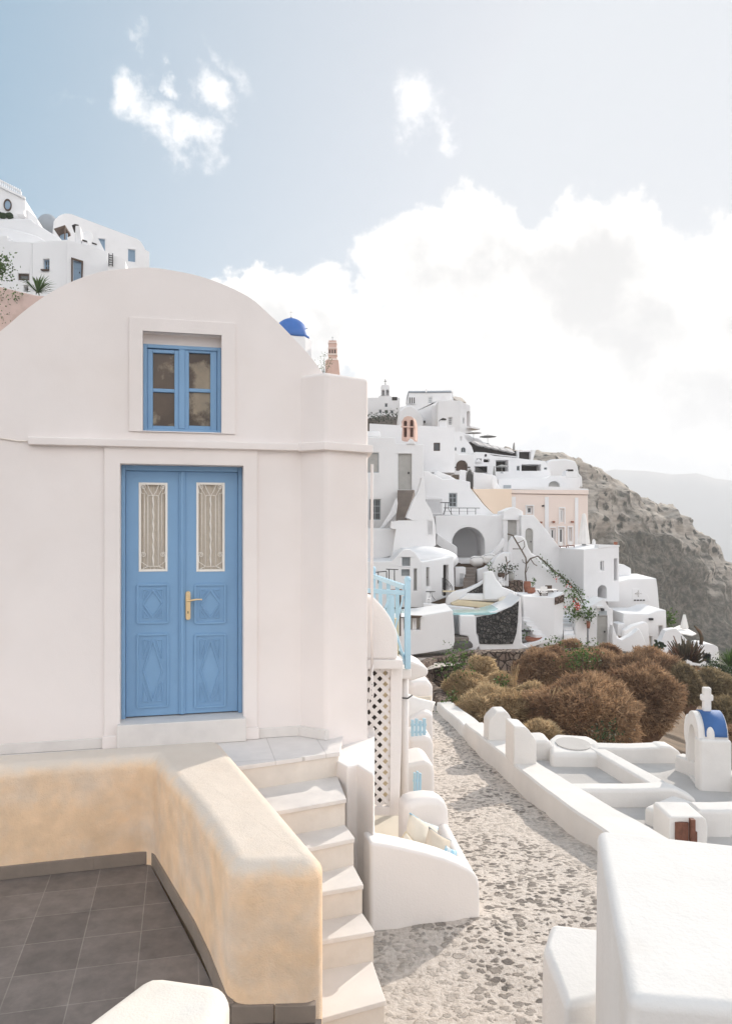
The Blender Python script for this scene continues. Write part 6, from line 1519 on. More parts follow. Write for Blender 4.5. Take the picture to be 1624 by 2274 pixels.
def chapel():
    root = thing('chapel_roof', 'flat grey and white chapel roof with low parapets below the lane wall', 'roof', Vector((3.6, 9.6, -4.0)))
    zf = -3.47
    MB().prism([Vector((x, y, zf)) for x, y in ((2.35, 7.2), (2.30, 9.9), (2.36, 11.35), (4.5, 11.35), (5.4, 9.3), (5.0, 7.2))], (0, 0, -2.5)).build('roof_slab', 'roof_floor', root)
    def bar(foot, z0, z1, name='parapet', mat='rough_white', b=.04): return MB().prism([Vector((x, y, z0)) for x, y in foot], (0, 0, z1 - z0)).build(name, mat, root, bevel=b, seg=3)
    def wall(pl, poly, d, name='parapet', b=.05): return MB().prism([pl.at(*p) for p in E2(*poly)], -pl.n * d).build(name, 'rough_white', root, bevel=b, seg=3)
    wall(Plane(1330, 9.44, 0), [(770, 818), (900, 817), (1100, 818), (1290, 810), (1335, 818), (1438, 872), (1438, 930), (1300, 930), (770, 930)], .26)
    bar([(3.27, 11.3), (3.50, 11.3), (3.90, 9.5), (3.64, 9.5)], -3.9, -3.26)
    wall(Plane(1420, 11.2, 0), [(890, 612), (925, 597), (1100, 601), (1235, 596), (1246, 588), (1300, 592), (1345, 618), (1368, 650), (1368, 720), (890, 720)], .3)
    bar([(2.66, 11.05), (3.50, 11.02), (3.54, 11.7), (3.48, 11.98), (2.98, 12.1), (2.80, 11.8)], -4.5, -3.27, 'raised_block', b=.08)
    el = MB(); el.lathe([(1, 0), (1, .02)], (0, 0, 0), 28); el.v = [(3.10 + v[0] * .25, 11.48 + v[1] * .33, -3.272 + v[2]) for v in el.v]; el.build('grey_oval', 'roof_floor', root)
    wall(Plane(1210, 11.4, 0), [(560, 700), (560, 562), (640, 559), (664, 566), (678, 592), (680, 700)], .5, 'small_block')
    bar([(3.24, 8.95), (3.46, 8.60), (3.98, 8.98), (3.74, 9.36)], -4.2, -3.275, 'raised_block', b=.05)
    wall(Plane(1560, 8.55, 0), [(1436, 940), (1460, 928), (1560, 930), (1720, 924), (1720, 1200), (1436, 1100)], .3)
    wall(Plane(1525, 8.1, 0), [(1288, 1120), (1288, 972), (1300, 962), (1470, 964), (1486, 978), (1494, 1010), (1494, 1130)], .45, 'pillar', .03)
    pw = Plane(1525, 8.1, 0)
    for poly, o in (([(1320, 1090), (1320, 990), (1352, 988), (1352, 1090)], .03), ([(1353, 1090), (1353, 988), (1388, 990), (1388, 1090)], .026), ([(1394, 1090), (1394, 968), (1418, 968), (1418, 1090)], .06), ([(1419, 1090), (1419, 1034), (1431, 1036), (1431, 1090)], .04)):
        MB().prism([pw.at(*p, o) for p in E2(*poly)], -pw.n * (o + .01)).build('board', 'brownwood', root, bevel=.004)
    bar([(4.55, 11.0), (5.3, 9.3), (5.0, 7.0), (4.78, 7.0), (5.06, 9.25), (4.38, 10.9)], -4.5, -3.25)
    # belfry: a short barrel vault standing on piers, open towards the lane
    b = thing('belfry', 'small white belfry with blue barrel top, white cross and two bells above the chapel roof', 'belfry', Vector((4.6, 10.3, zf)))
    FL, NL = Vector((4.50, 10.80, 0)), Vector((4.385, 10.10, 0)); ax = Vector((.37, -.06, 0)); wdir = (NL - FL); wl = wdir.length; wu = wdir / wl
    zs, ztop = -2.84, -2.52
    def profile(u0, u1, spring, rise, n=14):
        r = (u1 - u0) / 2; c = (u0 + u1) / 2
        return [(c - r * math.cos(math.pi * i / n), spring + rise * math.sin(math.pi * i / n)) for i in range(n + 1)]
    outer = [(0, -4.4)] + [(0, -2.90)] + profile(.04, wl - .02, -2.84, ztop + 2.84) + [(wl, -2.90), (wl, -4.4)]
    hole = [(.15, -3.44)] + profile(.15, wl - .16, -2.95, .24) + [(wl - .16, -3.44)]
    to3 = lambda u, z: Vector((FL.x + wu.x * u, FL.y + wu.y * u, z))
    MB().holed([to3(*p) for p in outer], [[to3(*p) for p in hole]], ax).build('arch', 'rough_white', b, bevel=.03, seg=3)
    # blue painted top, set back from the rim
    top = profile(.028, wl - .008, -2.84, ztop + 2.84 + .010, 18)[2:-1]; k = [p for p in top]
    vs = []; a0, a1 = ax * .22, ax * .96
    for u, z in k: vs += [to3(u, z) + a0 + Vector((0, 0, .006)), to3(u, z) + a1 + Vector((0, 0, .006))]
    MB().add(vs, [(2 * i, 2 * i + 1, 2 * i + 3, 2 * i + 2) for i in range(len(k) - 1)]).build('blue_cap', 'capblue', b, smooth='all').modifiers.new('thickness', 'SOLIDIFY').thickness = .012
    # white flame-shaped tongue over the near shoulder
    sh = NL + ax * .42 + Vector((0, .03, 0))
    MB().prism([Vector((NL.x - .01, NL.y - .05, -4.4)), Vector((NL.x + ax.x + .02, NL.y + ax.y - .05, -4.4)), Vector((NL.x + ax.x + .03, NL.y + ax.y + .16, -4.4)), Vector((NL.x + .0, NL.y + .16, -4.4))], (0, 0, 4.4 - 2.80)).build('pier', 'rough_white', b, bevel=.04, seg=3)
    MB().ell(Vector((sh.x + .0, sh.y + .01, -2.80)), (.06, .05, .15), 14, 10).build('white_tongue', 'rough_white', b, smooth='all')
    MB().ell(Vector((FL.x + .02, FL.y - .02, -2.86)), (.045, .06, .22), 14, 10).build('horn', 'rough_white', b, smooth='all')
    c = to3(wl * .5, 0) + ax * .5; m = MB(); cz = ztop - .03
    m.box(Vector((c.x, c.y, cz + .16)), (.105, .09, .40), R(-8)); m.box(Vector((c.x, c.y, cz + .22)), (.16, .085, .085), R(-8)); m.build('cross', 'rough_white', b, bevel=.018, seg=2)
    for z in (-2.95, -3.18):
        cc = to3(wl - .24, 0) + ax * .25; MB().lathe([(.012, .10), (.03, .09), (.038, .05), (.055, .0), (.05, 0)], Vector((cc.x, cc.y, z)), 14).build('bell', 'bellbronze', b, smooth='all')


M['capblue'] = material('faded_cobalt_paint', (0.055, 0.135, 0.33), 0.7, 0.08, 6.0, 0.1, 40)
M['bellbronze'] = material('bell_bronze', (0.20, 0.16, 0.07), 0.45, 0.1, 8, 0, metal=0.7)
chapel()


# ------------------------------------------------------------------ dry scrub
def shrub(label, c, r, mat='twig', n=5200, L=.22, wdt=.016, seed=0, group='dry shrubs below the lane', lob=.30):
    rnd = random.Random(seed); c = Vector(c); root = thing('shrub', label, 'shrub', c - Vector((0, 0, r[2] * .6)), group)
    def rad(d): return 1 + lob * noise.noise(d * 1.7 + Vector((seed * 3.1, 0, 0))) + lob * .5 * noise.noise(d * 4.0 + Vector((0, seed * 1.7, 0)))
    core = MB(); nu, nv = 36, 20; vs = []; fs = []
    for j in range(nv + 1):
        t = math.pi * j / nv
        for i in range(nu):
            a = 2 * math.pi * i / nu; d = Vector((math.sin(t) * math.cos(a), math.sin(t) * math.sin(a), math.cos(t))); k = rad(d) * (.84 + .07 * noise.noise(d * 9) + .04 * noise.noise(d * 21))
            vs.append(c + Vector((d.x * r[0], d.y * r[1], d.z * r[2])) * k)
    for j in range(nv): fs += [(j * nu + i, (j + 1) * nu + i, (j + 1) * nu + (i + 1) % nu, j * nu + (i + 1) % nu) for i in range(nu)]
    core.add(vs, fs).build('branch_mass', 'twig_core', root, smooth='all')
    vs = []; fs = []
    for _ in range(n):
        d = Vector((rnd.gauss(0, 1), rnd.gauss(0, 1), rnd.gauss(0, 1))).normalized()
        if d.z < -.45 or d.y > .75: continue
        p = c + Vector((d.x * r[0], d.y * r[1], d.z * r[2])) * rad(d) * rnd.uniform(.78, 1.0)
        o = (Vector((d.x / r[0], d.y / r[1], d.z / r[2])).normalized() + Vector((rnd.gauss(0, .85), rnd.gauss(0, .85), rnd.gauss(.2, .7)))).normalized()
        l = L * rnd.uniform(.5, 1.3); s = o.cross(Vector((rnd.uniform(-1, 1), rnd.uniform(-1, 1), rnd.uniform(-1, 1)))).normalized() * wdt * rnd.uniform(.6, 1.3)
        m1 = p + o * l * .55 + Vector((0, 0, -.06 * l)); e = p + o * l + Vector((rnd.gauss(0, .12), rnd.gauss(0, .12), -.25 * rnd.random())) * l
        k = len(vs); vs += [p - s, p + s, m1 + s * .7, m1 - s * .7, e]; fs += [(k, k + 1, k + 2, k + 3), (k + 3, k + 2, k + 4)]
        if rnd.random() < .6:       # a side twig
            o2 = (o + Vector((rnd.gauss(0, .7), rnd.gauss(0, .7), rnd.gauss(0, .7)))).normalized(); k = len(vs)
            vs += [m1 - s * .6, m1 + s * .6, m1 + o2 * l * .5]; fs += [(k, k + 1, k + 2)]
    MB().add(vs, fs).build('twigs', mat, root, recalc=False)
    return root


def bush_px(label, k, x, y, Y, rx, ry, rd=None, **kw):
    (px, py), = k((x, y)); s = .419 * Y / F if k is E2 else Y / F
    return shrub(label, W(px, py, Y), (rx * s, (rd or rx) * s, ry * s), **kw)


B = [('large dark brown dry shrub, the biggest one just beyond the lane wall', 835, 445, 15.5, 285, 205, 'twig', 15000, {}),
     ('tan feathery dry shrub beside the rubble kerb at the left end of the scrub', 215, 300, 20, 112, 88, 'twig_tan', 7000, {}),
     ('olive-tan dry shrub in front of the rubble retaining wall', 300, 195, 24, 75, 75, 'twig_tan', 4500, {}),
     ('small olive dry shrub low in front of the rubble retaining wall', 395, 252, 23, 62, 44, 'twig_tan', 2600, {}),
     ('wide tan dry shrub spilling behind the lane wall merlons', 370, 400, 16.5, 185, 105, 'twig_tan', 9500, {}),
     ('dark brown domed dry shrub below the lava stone terrace', 640, 185, 26, 165, 110, 'twig', 8000, {}),
     ('small ginger dry shrub at the top edge near the white pier', 770, 68, 31, 52, 36, 'twig', 2500, {}),
     ('brown dry shrub in the upper middle of the scrub', 900, 185, 25, 150, 110, 'twig', 7000, {}),
     ('tall light brown dry shrub rising behind the biggest one', 1130, 375, 18, 190, 210, 'twig', 12000, {}),
     ('reddish brown sprawling shrub below the zigzag white wall', 1190, 220, 24, 185, 135, 'twig', 9000, {}),
     ('muted brown shrub between the reddish one and the belfry', 1370, 300, 23, 100, 125, 'twig_olive', 6000, {}),
     ('grey-brown shrub to the right of the belfry cross', 1530, 290, 24, 130, 95, 'twig_olive', 6000, {}),
     ('brown shrub at the right picture edge behind the belfry', 1600, 450, 18, 110, 110, 'twig_olive', 5500, {}),
     ('small tan shrub directly behind the lane wall block with the grey oval', 610, 530, 14, 75, 50, 'twig_tan', 3600, {}),
     ('pale tufted dry shrub left of the biggest one', 555, 325, 18, 62, 58, 'twig_tan', 3200, {}),
     ('low brown shrub under the spiky cactus clump', 1390, 222, 28, 130, 42, 'twig', 4500, {}),
     ('brown shrub low at the right picture edge below the belfry', 1640, 640, 16, 80, 150, 'twig', 5000, {}),
     ('ginger dry shrub hanging over the wall edge below the grey door', 960, 110, 29, 70, 55, 'twig', 3000, {})]
for i, (lab, x, y, Y, rx, ry, mt, n, kw) in enumerate(B): bush_px(lab, E2, x, y, Y, rx, ry, mat=mt, n=int(n * 2.4), L=.15, wdt=.007 + .00030 * Y, seed=i + 1, **kw)

# rubble retaining wall and kerb edging the scrub
pl = Plane(1060, 31, -8)
slab('retaining_wall', 'brown rubble stone retaining wall under the far end of the lane', 'wall', E2, pl, [(10, 150), (20, 132), (160, 108), (240, 92), (400, 88), (560, 86), (640, 80), (800, 70), (980, 70), (980, 300), (10, 300)], .7, 'rubble', .06)
kb = MB(); pts = [(1.70, 17.3, -4.0), (1.72, 19.0, -4.2), (1.66, 21, -4.38), (1.55, 24, -4.68), (1.62, 27.5, -5.0), (2.4, 30.6, -5.25)]
for i, (a, b) in enumerate(zip(pts, pts[1:])):
    for j in range(5):
        t0, t1 = j / 5, (j + 1) / 5; A, Bv = Vector(a).lerp(Vector(b), t0), Vector(a).lerp(Vector(b), t1); d = (Bv - A).normalized(); nn = Vector((d.y, -d.x, 0)).normalized() * .32
        jz = .05 * noise.noise(A * 2); lo = Vector((0, 0, -.9))
        kb.add([A + Vector((0, 0, jz)), Bv + Vector((0, 0, jz)), Bv + nn + Vector((0, 0, jz)), A + nn + Vector((0, 0, jz)), A + lo, Bv + lo, Bv + nn + lo, A + nn + lo], [(0, 1, 2, 3), (0, 4, 5, 1), (1, 5, 6, 2), (2, 6, 7, 3), (3, 7, 4, 0), (4, 7, 6, 5)])
o = kb.build('kerb_wall', 'rubble', loc=(1.6, 22, -5), bevel=.03); tag(o, 'brown stone kerb wall curving along the lane beside the tan shrub', 'wall', kind='thing')


# ------------------------------------------------------------------ houses on the slope at the upper left
def upper_left():
    pl = Plane(230, 46, 24)
    h = Ho('long white vaulted house with two grey-blue shuttered windows, highest at the upper left', pl, 950, 1000, k=C4)
    h.wall([(500, 480), (520, 450), (545, 427), (575, 412), (605, 404), (640, 404), (668, 410), (1275, 638), (1305, 660), (1330, 700), (1352, 742), (1388, 760), (1392, 1500), (500, 1500)], 5,
           [('win', (905, 637, 976, 750), {'grid': (2, 1), 'frame': 'blueshutter', 'pane': 'blueshutter', 'rec': .06}), ('win', (1190, 738, 1256, 850), {'grid': (2, 1), 'frame': 'blueshutter', 'pane': 'blueshutter', 'rec': .06})], bevel=.25, seg=4)
    h.trim([(905, 628), (984, 634), (984, 755), (978, 755), (978, 640), (905, 634)], -.02, .04, name='window_surround'); h.trim([(1186, 726), (1262, 732), (1270, 870), (1262, 870), (1258, 738), (1186, 732)], -.02, .04, name='window_surround')
    c = W(*C4((448, 520))[0], 52); o = MB().ell(c, (.72, .72, .78), 24, 14).build('dome', 'grey_roof', loc=c, smooth='all'); tag(o, 'pale grey-blue dome peeking out left of the long vaulted house', 'dome', kind='thing')
    pl = Plane(60, 41, 10)
    h = Ho('white house with balustraded roof and oval brown-framed window at the far left', pl, 120, 460, k=C4)
    (ox, oy), = C4((75, 327)); s_, z_ = pl.sz(ox, oy)
    h.wall([(-200, 70), (0, 160), (236, 272), (238, 900), (-200, 900)], 5, bevel=.03)
    ov = MB(); n = 28
    def ring(r0, r1, o0, o1):
        vs = []
        for rr, oo in ((r0, o0), (r0, o1), (r1, o1), (r1, o0)): vs += [pl.p(s_ + rr * .62 * math.cos(2 * math.pi * i / n), z_ + rr * math.sin(2 * math.pi * i / n), oo) for i in range(n)]
        return vs, [(a * n + i, a * n + (i + 1) % n, ((a + 1) % 4) * n + (i + 1) % n, ((a + 1) % 4) * n + i) for a in range(4) for i in range(n)]
    ov.add(*ring(.24, .32, -.05, .06)); f = ov.build('window', 'darkwood', h.root)
    MB().prism([pl.p(s_ + .25 * .62 * math.cos(2 * math.pi * i / n), z_ + .25 * math.sin(2 * math.pi * i / n), .02) for i in range(n)], pl.n * -.06).build('pane', 'blueshutter', f)
    h.trim([(-200, 48), (0, 142), (238, 254), (238, 274), (0, 162), (-200, 68)], -.05, .12, name='cornice')
    h.trim([(-200, -12), (0, 88), (200, 204), (202, 214), (0, 98), (-200, -2)], -.02, .10, name='balustrade_rail')
    for i in range(17):
        x = -110 + 18.6 * i; y = 150 + (x - 0) * .49 - 8
        h.trim([(x, y), (x, y - 52), (x + 9, y - 50), (x + 9, y + 4)], .02, .08, name='baluster')
    h.trim([(196, 248), (196, 206), (206, 206), (206, 252)], .0, .11, name='balustrade_post')
    h.wall([(236, 338), (335, 430), (345, 480), (236, 480)], 3, (), 'village', .04, 'side_wing', out=-.3)
    h.trim([(182, 445), (182, 412), (246, 405), (246, 445)], -.02, .5, name='chimney')
    for x, y in ((2, 430), (45, 445), (105, 446)): h.part(MB().ell(pl.at(*C4((x, y))[0], .3), (.22, .2, .16), 10, 8, .3, 3, x), 'potted_shrub', 'leaf_dark', smooth='all')
    slab('terrace_wall', 'white curving terrace wall stepping down below the oval-windowed house', 'wall', C4, Plane(70, 38.5, 6), [(-200, 450), (0, 456), (285, 448), (310, 475), (330, 490), (460, 572), (566, 634), (560, 660), (400, 668), (300, 690), (-200, 690)], 3, bevel=.1)
    slab('terrace_wall', 'white lower curved parapet with long arched shadow line at the far left', 'wall', C4, Plane(40, 37.4, 4), [(-200, 500), (0, 523), (120, 545), (250, 580), (340, 608), (352, 614), (420, 655), (300, 690), (-200, 690)], .5, bevel=.08)
    pl = Plane(40, 36.5, 3)
    h = Ho('plain white house wall with slot window and tiny niche at the left picture edge', pl, 150, 1140, k=C4)
    h.wall([(-200, 598), (70, 606), (80, 656), (300, 668), (302, 1600), (-200, 1600)], 4, [('win', (168, 960, 270, 1022), {'grid': (1, 1), 'frame': 'darkwood', 'w': .07, 'rec': .1}), ('hole', (221, 1068, 264, 1128), {'deep': .4, 'mat': 'greywood'})], bevel=.04)
    pl = Plane(110, 36.4, -10)
    h = Ho('white cube house with dark four-paned window left of the brown-framed door', pl, 460, 1190, k=C4)
    h.wall([(300, 670), (626, 645), (626, 1600), (300, 1600)], 4, [('win', (400, 826, 458, 934), {'grid': (2, 2), 'frame': 'blueshutter'})], bevel=.04)
    h.trim([(392, 925), (458, 925), (458, 938), (392, 938)], -.02, .12, 'darkwood', 'sill')
    pl = Plane(190, 36.2, 14)
    h = Ho('white house with brown-framed door and tall roof chimney at the upper left', pl, 740, 1100, k=C4)
    h.wall([(624, 648), (800, 690), (905, 720), (1000, 762), (1002, 1600), (624, 1600)], 3.5, [('door', (680, 836, 756, 1040), {'mat': 'blueshutter', 'planks': 3, 'rec': .12})], bevel=.04)
    h.trim([(664, 812), (774, 846), (774, 862), (664, 828)], -.02, .05, 'darkwood', 'door_frame'); h.trim([(664, 828), (678, 832), (678, 1060), (664, 1060)], -.02, .05, 'darkwood', 'door_frame'); h.trim([(758, 856), (774, 862), (768, 1020), (756, 1030)], -.02, .05, 'darkwood', 'door_frame')
    h.trim([(684, 690), (694, 486), (740, 490), (756, 690)], -1.4, -.3, bevel=.05, name='chimney'); h.trim([(660, 490), (690, 478), (725, 486), (724, 494), (662, 494)], -1.2, -.3, 'dark', 'chimney_cap')
    for x0, x1, y0, y1 in ((758, 804, 630, 700), (850, 894, 658, 742)): h.trim([(x0, y0), (x1, y0 + 14), (x1, y1 + 4), (x0, y1)], -.8, -.3, name='roof_post'); h.trim([(x0, y0 - 6), (x1, y0 + 8), (x1, y0 + 18), (x0, y0 + 6)], -.8, -.25, 'dark', 'post_cap')
    h.trim([(893, 742), (896, 604), (908, 612), (978, 752)], -.8, -.3, name='roof_fin')
    t = thing('roof_pergola', 'dark brown timber canopy over a doorway behind the chimney at the upper left', 'canopy', W(*C4((560, 640))[0], 40)); P = Plane(134, 40, 8)
    MB().prism([P.at(*p) for p in C4((500, 545), (606, 510), (608, 530), (520, 575))], -P.n * 1.2).build('roof', 'darkwood', t); MB().prism([P.at(*p) for p in C4((598, 530), (606, 530), (606, 640), (598, 640))], -P.n * .1).build('post', 'darkwood', t)
    MB().prism([P.at(*p, -.6) for p in C4((530, 560), (600, 545), (600, 640), (530, 640))], -P.n * .1).build('door', 'blueshutter', t)
    dsh = MB().ell(W(*C4((815, 630))[0], 38.5), (.28, .06, .34), 14, 8); o = dsh.build('satellite_dish', 'village', loc=W(*C4((815, 690))[0], 38.5), smooth='all'); tag(o, 'white satellite dish among roof posts at the upper left', 'dish')
    pl = Plane(260, 35.5, 10)
    h = Ho('small white lean-to block with an iron ladder on its face', pl, 1085, 930, k=C4)
    h.wall([(1000, 770), (1095, 795), (1165, 842), (1168, 1600), (1000, 1600)], 1.5, bevel=.03)
    ld = MB()
    for x in (1016, 1050): ld.tube([pl.at(*C4((x, 780))[0], .1), pl.at(*C4((x, 900))[0], .1)], .02)
    for i in range(5): ld.tube([pl.at(*C4((1016, 796 + 22 * i))[0], .1), pl.at(*C4((1050, 800 + 22 * i))[0], .1)], .018)
    h.part(ld, 'ladder', 'iron', smooth='all')
    slab('retaining_wall', 'rough pink rendered retaining wall behind the left shoulder of the vaulted roof', 'wall', C4, Plane(50, 31, 8), [(-300, 1040), (0, 1080), (200, 1130), (330, 1160), (440, 1170), (700, 1190), (700, 2000), (-300, 2000)], 1.2, 'pinkrough', .06)
    # rosette plant and tree
    def rosette(name, label, c, n, L, mat, w=.03, group=None):
        t = MB()
        for i in range(n):
            a = random.uniform(0, 2 * math.pi); e = random.uniform(.1, 1.35); d = Vector((math.cos(a) * math.cos(e), math.sin(a) * math.cos(e), math.sin(e))); s = d.cross(Vector((0, 0, 1))).normalized() * w
            l = L * random.uniform(.75, 1.1); m = c + d * l * .6 + Vector((0, 0, .06 * l)); t.add([c - s * .6, c + s * .6, m + s, m - s, c + d * l + Vector((0, 0, -.1 * l))], [(0, 1, 2, 3), (3, 2, 4)])
        o = t.build(name, mat, loc=c, recalc=False); return tag(o, label, 'plant', group, 'thing')
    rosette('agave_plant', 'spiky green rosette plant on the pink wall at the upper left', W(*C4((352, 1140))[0], 33), 60, .95, 'leaf')
    rosette('agave_plant', 'bright green fan of narrow leaves at the right picture edge', W(1618, 1480, 25.5), 110, .75, 'leaf', .02)
    t = thing('tree', 'small leafy tree cut by the left picture edge above the pink wall', 'tree', W(-30, 700, 33))
    b0 = W(-40, 700, 33); m = MB(); tips = []
    m.tube([b0, b0 + Vector((.2, 0, 1.2)), b0 + Vector((.1, .1, 2.2))], [.10, .08, .05], 8)
    for i in range(9):
        a = random.uniform(0, 6.28); z = random.uniform(.8, 2.2); e = b0 + Vector((.9 * math.cos(a), .7 * math.sin(a), z + random.uniform(.2, .9))); m.tube([b0 + Vector((.15, 0, z)), b0.lerp(e, .6) + Vector((0, 0, z * .45)), e], [.04, .03, .012], 6); tips.append(e); tips.append(e.lerp(b0 + Vector((0, 0, 2)), .4))
    m.build('trunk', 'bark', t, smooth='all'); lv = MB(); leaves(lv, tips, .13, 90, .28); lv.build('crown', 'leaf', t, recalc=False)
    for i, (x, y) in enumerate(((15, 1160), (20, 1350), (160, 1160))):
        c = W(*C4((x, y))[0], 30.7); lab = ('green weed tuft at the top of the pink wall, by the picture edge', 'green weed tuft low on the pink wall, by the picture edge', 'tiny green weed hanging from the pink wall, nearest the rosette plant')[i]; t = thing('wall_weed', lab, 'weed', c, 'weeds on the pink wall'); lv = MB(); leaves(lv, [c], .10, 46, .16); lv.build('foliage', 'leaf', t, recalc=False)
    # blue dome church and pink stone belfry behind the vault
    c = W(660, 790, 62); t = thing('domed_church', 'white drum with cobalt blue dome rising behind the vaulted roof', 'church', c)
    s = 62 / F; MB().lathe([(40 * s, -4.0), (40 * s, (790 - 755) * s), (37 * s, (790 - 753) * s)], c + Vector((-9 * s, 0, 0)), 8).build('drum', 'village', t)
    dm = MB(); dm.lathe([(41 * s * math.cos(a), (790 - 754) * s + 47 * s * math.sin(a)) for a in [math.pi / 2 * i / 12 for i in range(12)]] + [(2 * s, 83 * s)], c + Vector((-14 * s, 0, 0)), 40); dome = dm.build('dome', 'domeblue', t, smooth='all')
    MB().lathe([(4 * s, 82 * s), (3 * s, 85 * s), (1 * s, 86.5 * s)], c + Vector((-14 * s, 0, 0)), 12).build('dome_cap', 'grey_roof', dome, smooth='all')
    m = MB(); cc = c + Vector((-14 * s, 0, 86 * s)); cross3(m, cc, .28, .55, .035); m.build('cross', 'iron_white', t)
    for dx, dz in ((15, 61), (22, 56), (36, 58)): m = MB().ell(c + Vector(((dx - 14) * s, -math.sqrt(max(0, 41 ** 2 - dx ** 2)) * .62 * s, dz * s)), (1.6 * s, 1.6 * s, 1.6 * s), 8, 6); m.build('dome_stud', 'grey_roof', dome, smooth='all')
    pl = Plane(737, 64, 0); h = Ho('slender pink stone bell tower with stacked tiers right of the blue dome', pl, 737, 834, 'bell tower', 'bell_tower')
    h.trim([(720, 900), (722, 800), (729, 796), (748, 796), (751, 800), (760, 900)], -1.2, .0, 'pinkstone', 'base', bevel=.03)
    for x0, x1, y0, y1, o, m_ in ((727.5, 748.5, 796, 799.5, .08, 'pink'), (729, 747, 788, 796, 0, 'pinkstone'), (727.5, 748.5, 785, 788, .08, 'pink'), (728.5, 747.5, 774, 785, 0, 'pinkstone'), (727.8, 748, 771.8, 774, .08, 'pink'), (729, 746.5, 762, 771.8, 0, 'pinkstone'), (728, 747.5, 760, 762, .08, 'pink'), (729.5, 746, 755.5, 760, 0, 'pinkstone')):
        h.trim([(x0, y1), (x0, y0), (x1, y0), (x1, y1)], -.75, o, m_, 'tier')
    for x in (731.5, 737.5, 743.5): h.trim([(x - 1.2, 784), (x - 1.2, 776.5), (x + 1.2, 776.5), (x + 1.2, 784)], -.02, .04, 'dark', 'bell_opening')
    m = MB(); m.ell(pl.at(737.5, 753.5, -.35), (.06, .06, .07), 8, 6); cross3(m, pl.at(737.5, 752.5, -.35), .16, .30, .03); h.part(m, 'cross', 'greyframe', smooth=False)
    t = thing('tree', 'thin-leaved sapling in front of the pink stone bell tower', 'tree', W(715, 850, 60)); m = MB(); b0 = W(716, 850, 60); tips = []
    for x, y in ((724, 812), (712, 800), (706, 816), (720, 790), (730, 806), (716, 822)): e = W(x, y, 60 + random.uniform(-.3, .3)); m.tube([b0, b0.lerp(e, .5) + Vector((.05, 0, .1)), e], [.03, .02, .01], 5); tips.append(e)
    m.build('trunk', 'bark', t, smooth='all'); lv = MB(); leaves(lv, tips, .11, 26, .20); lv.build('crown', 'leaf', t, recalc=False)


upper_left()


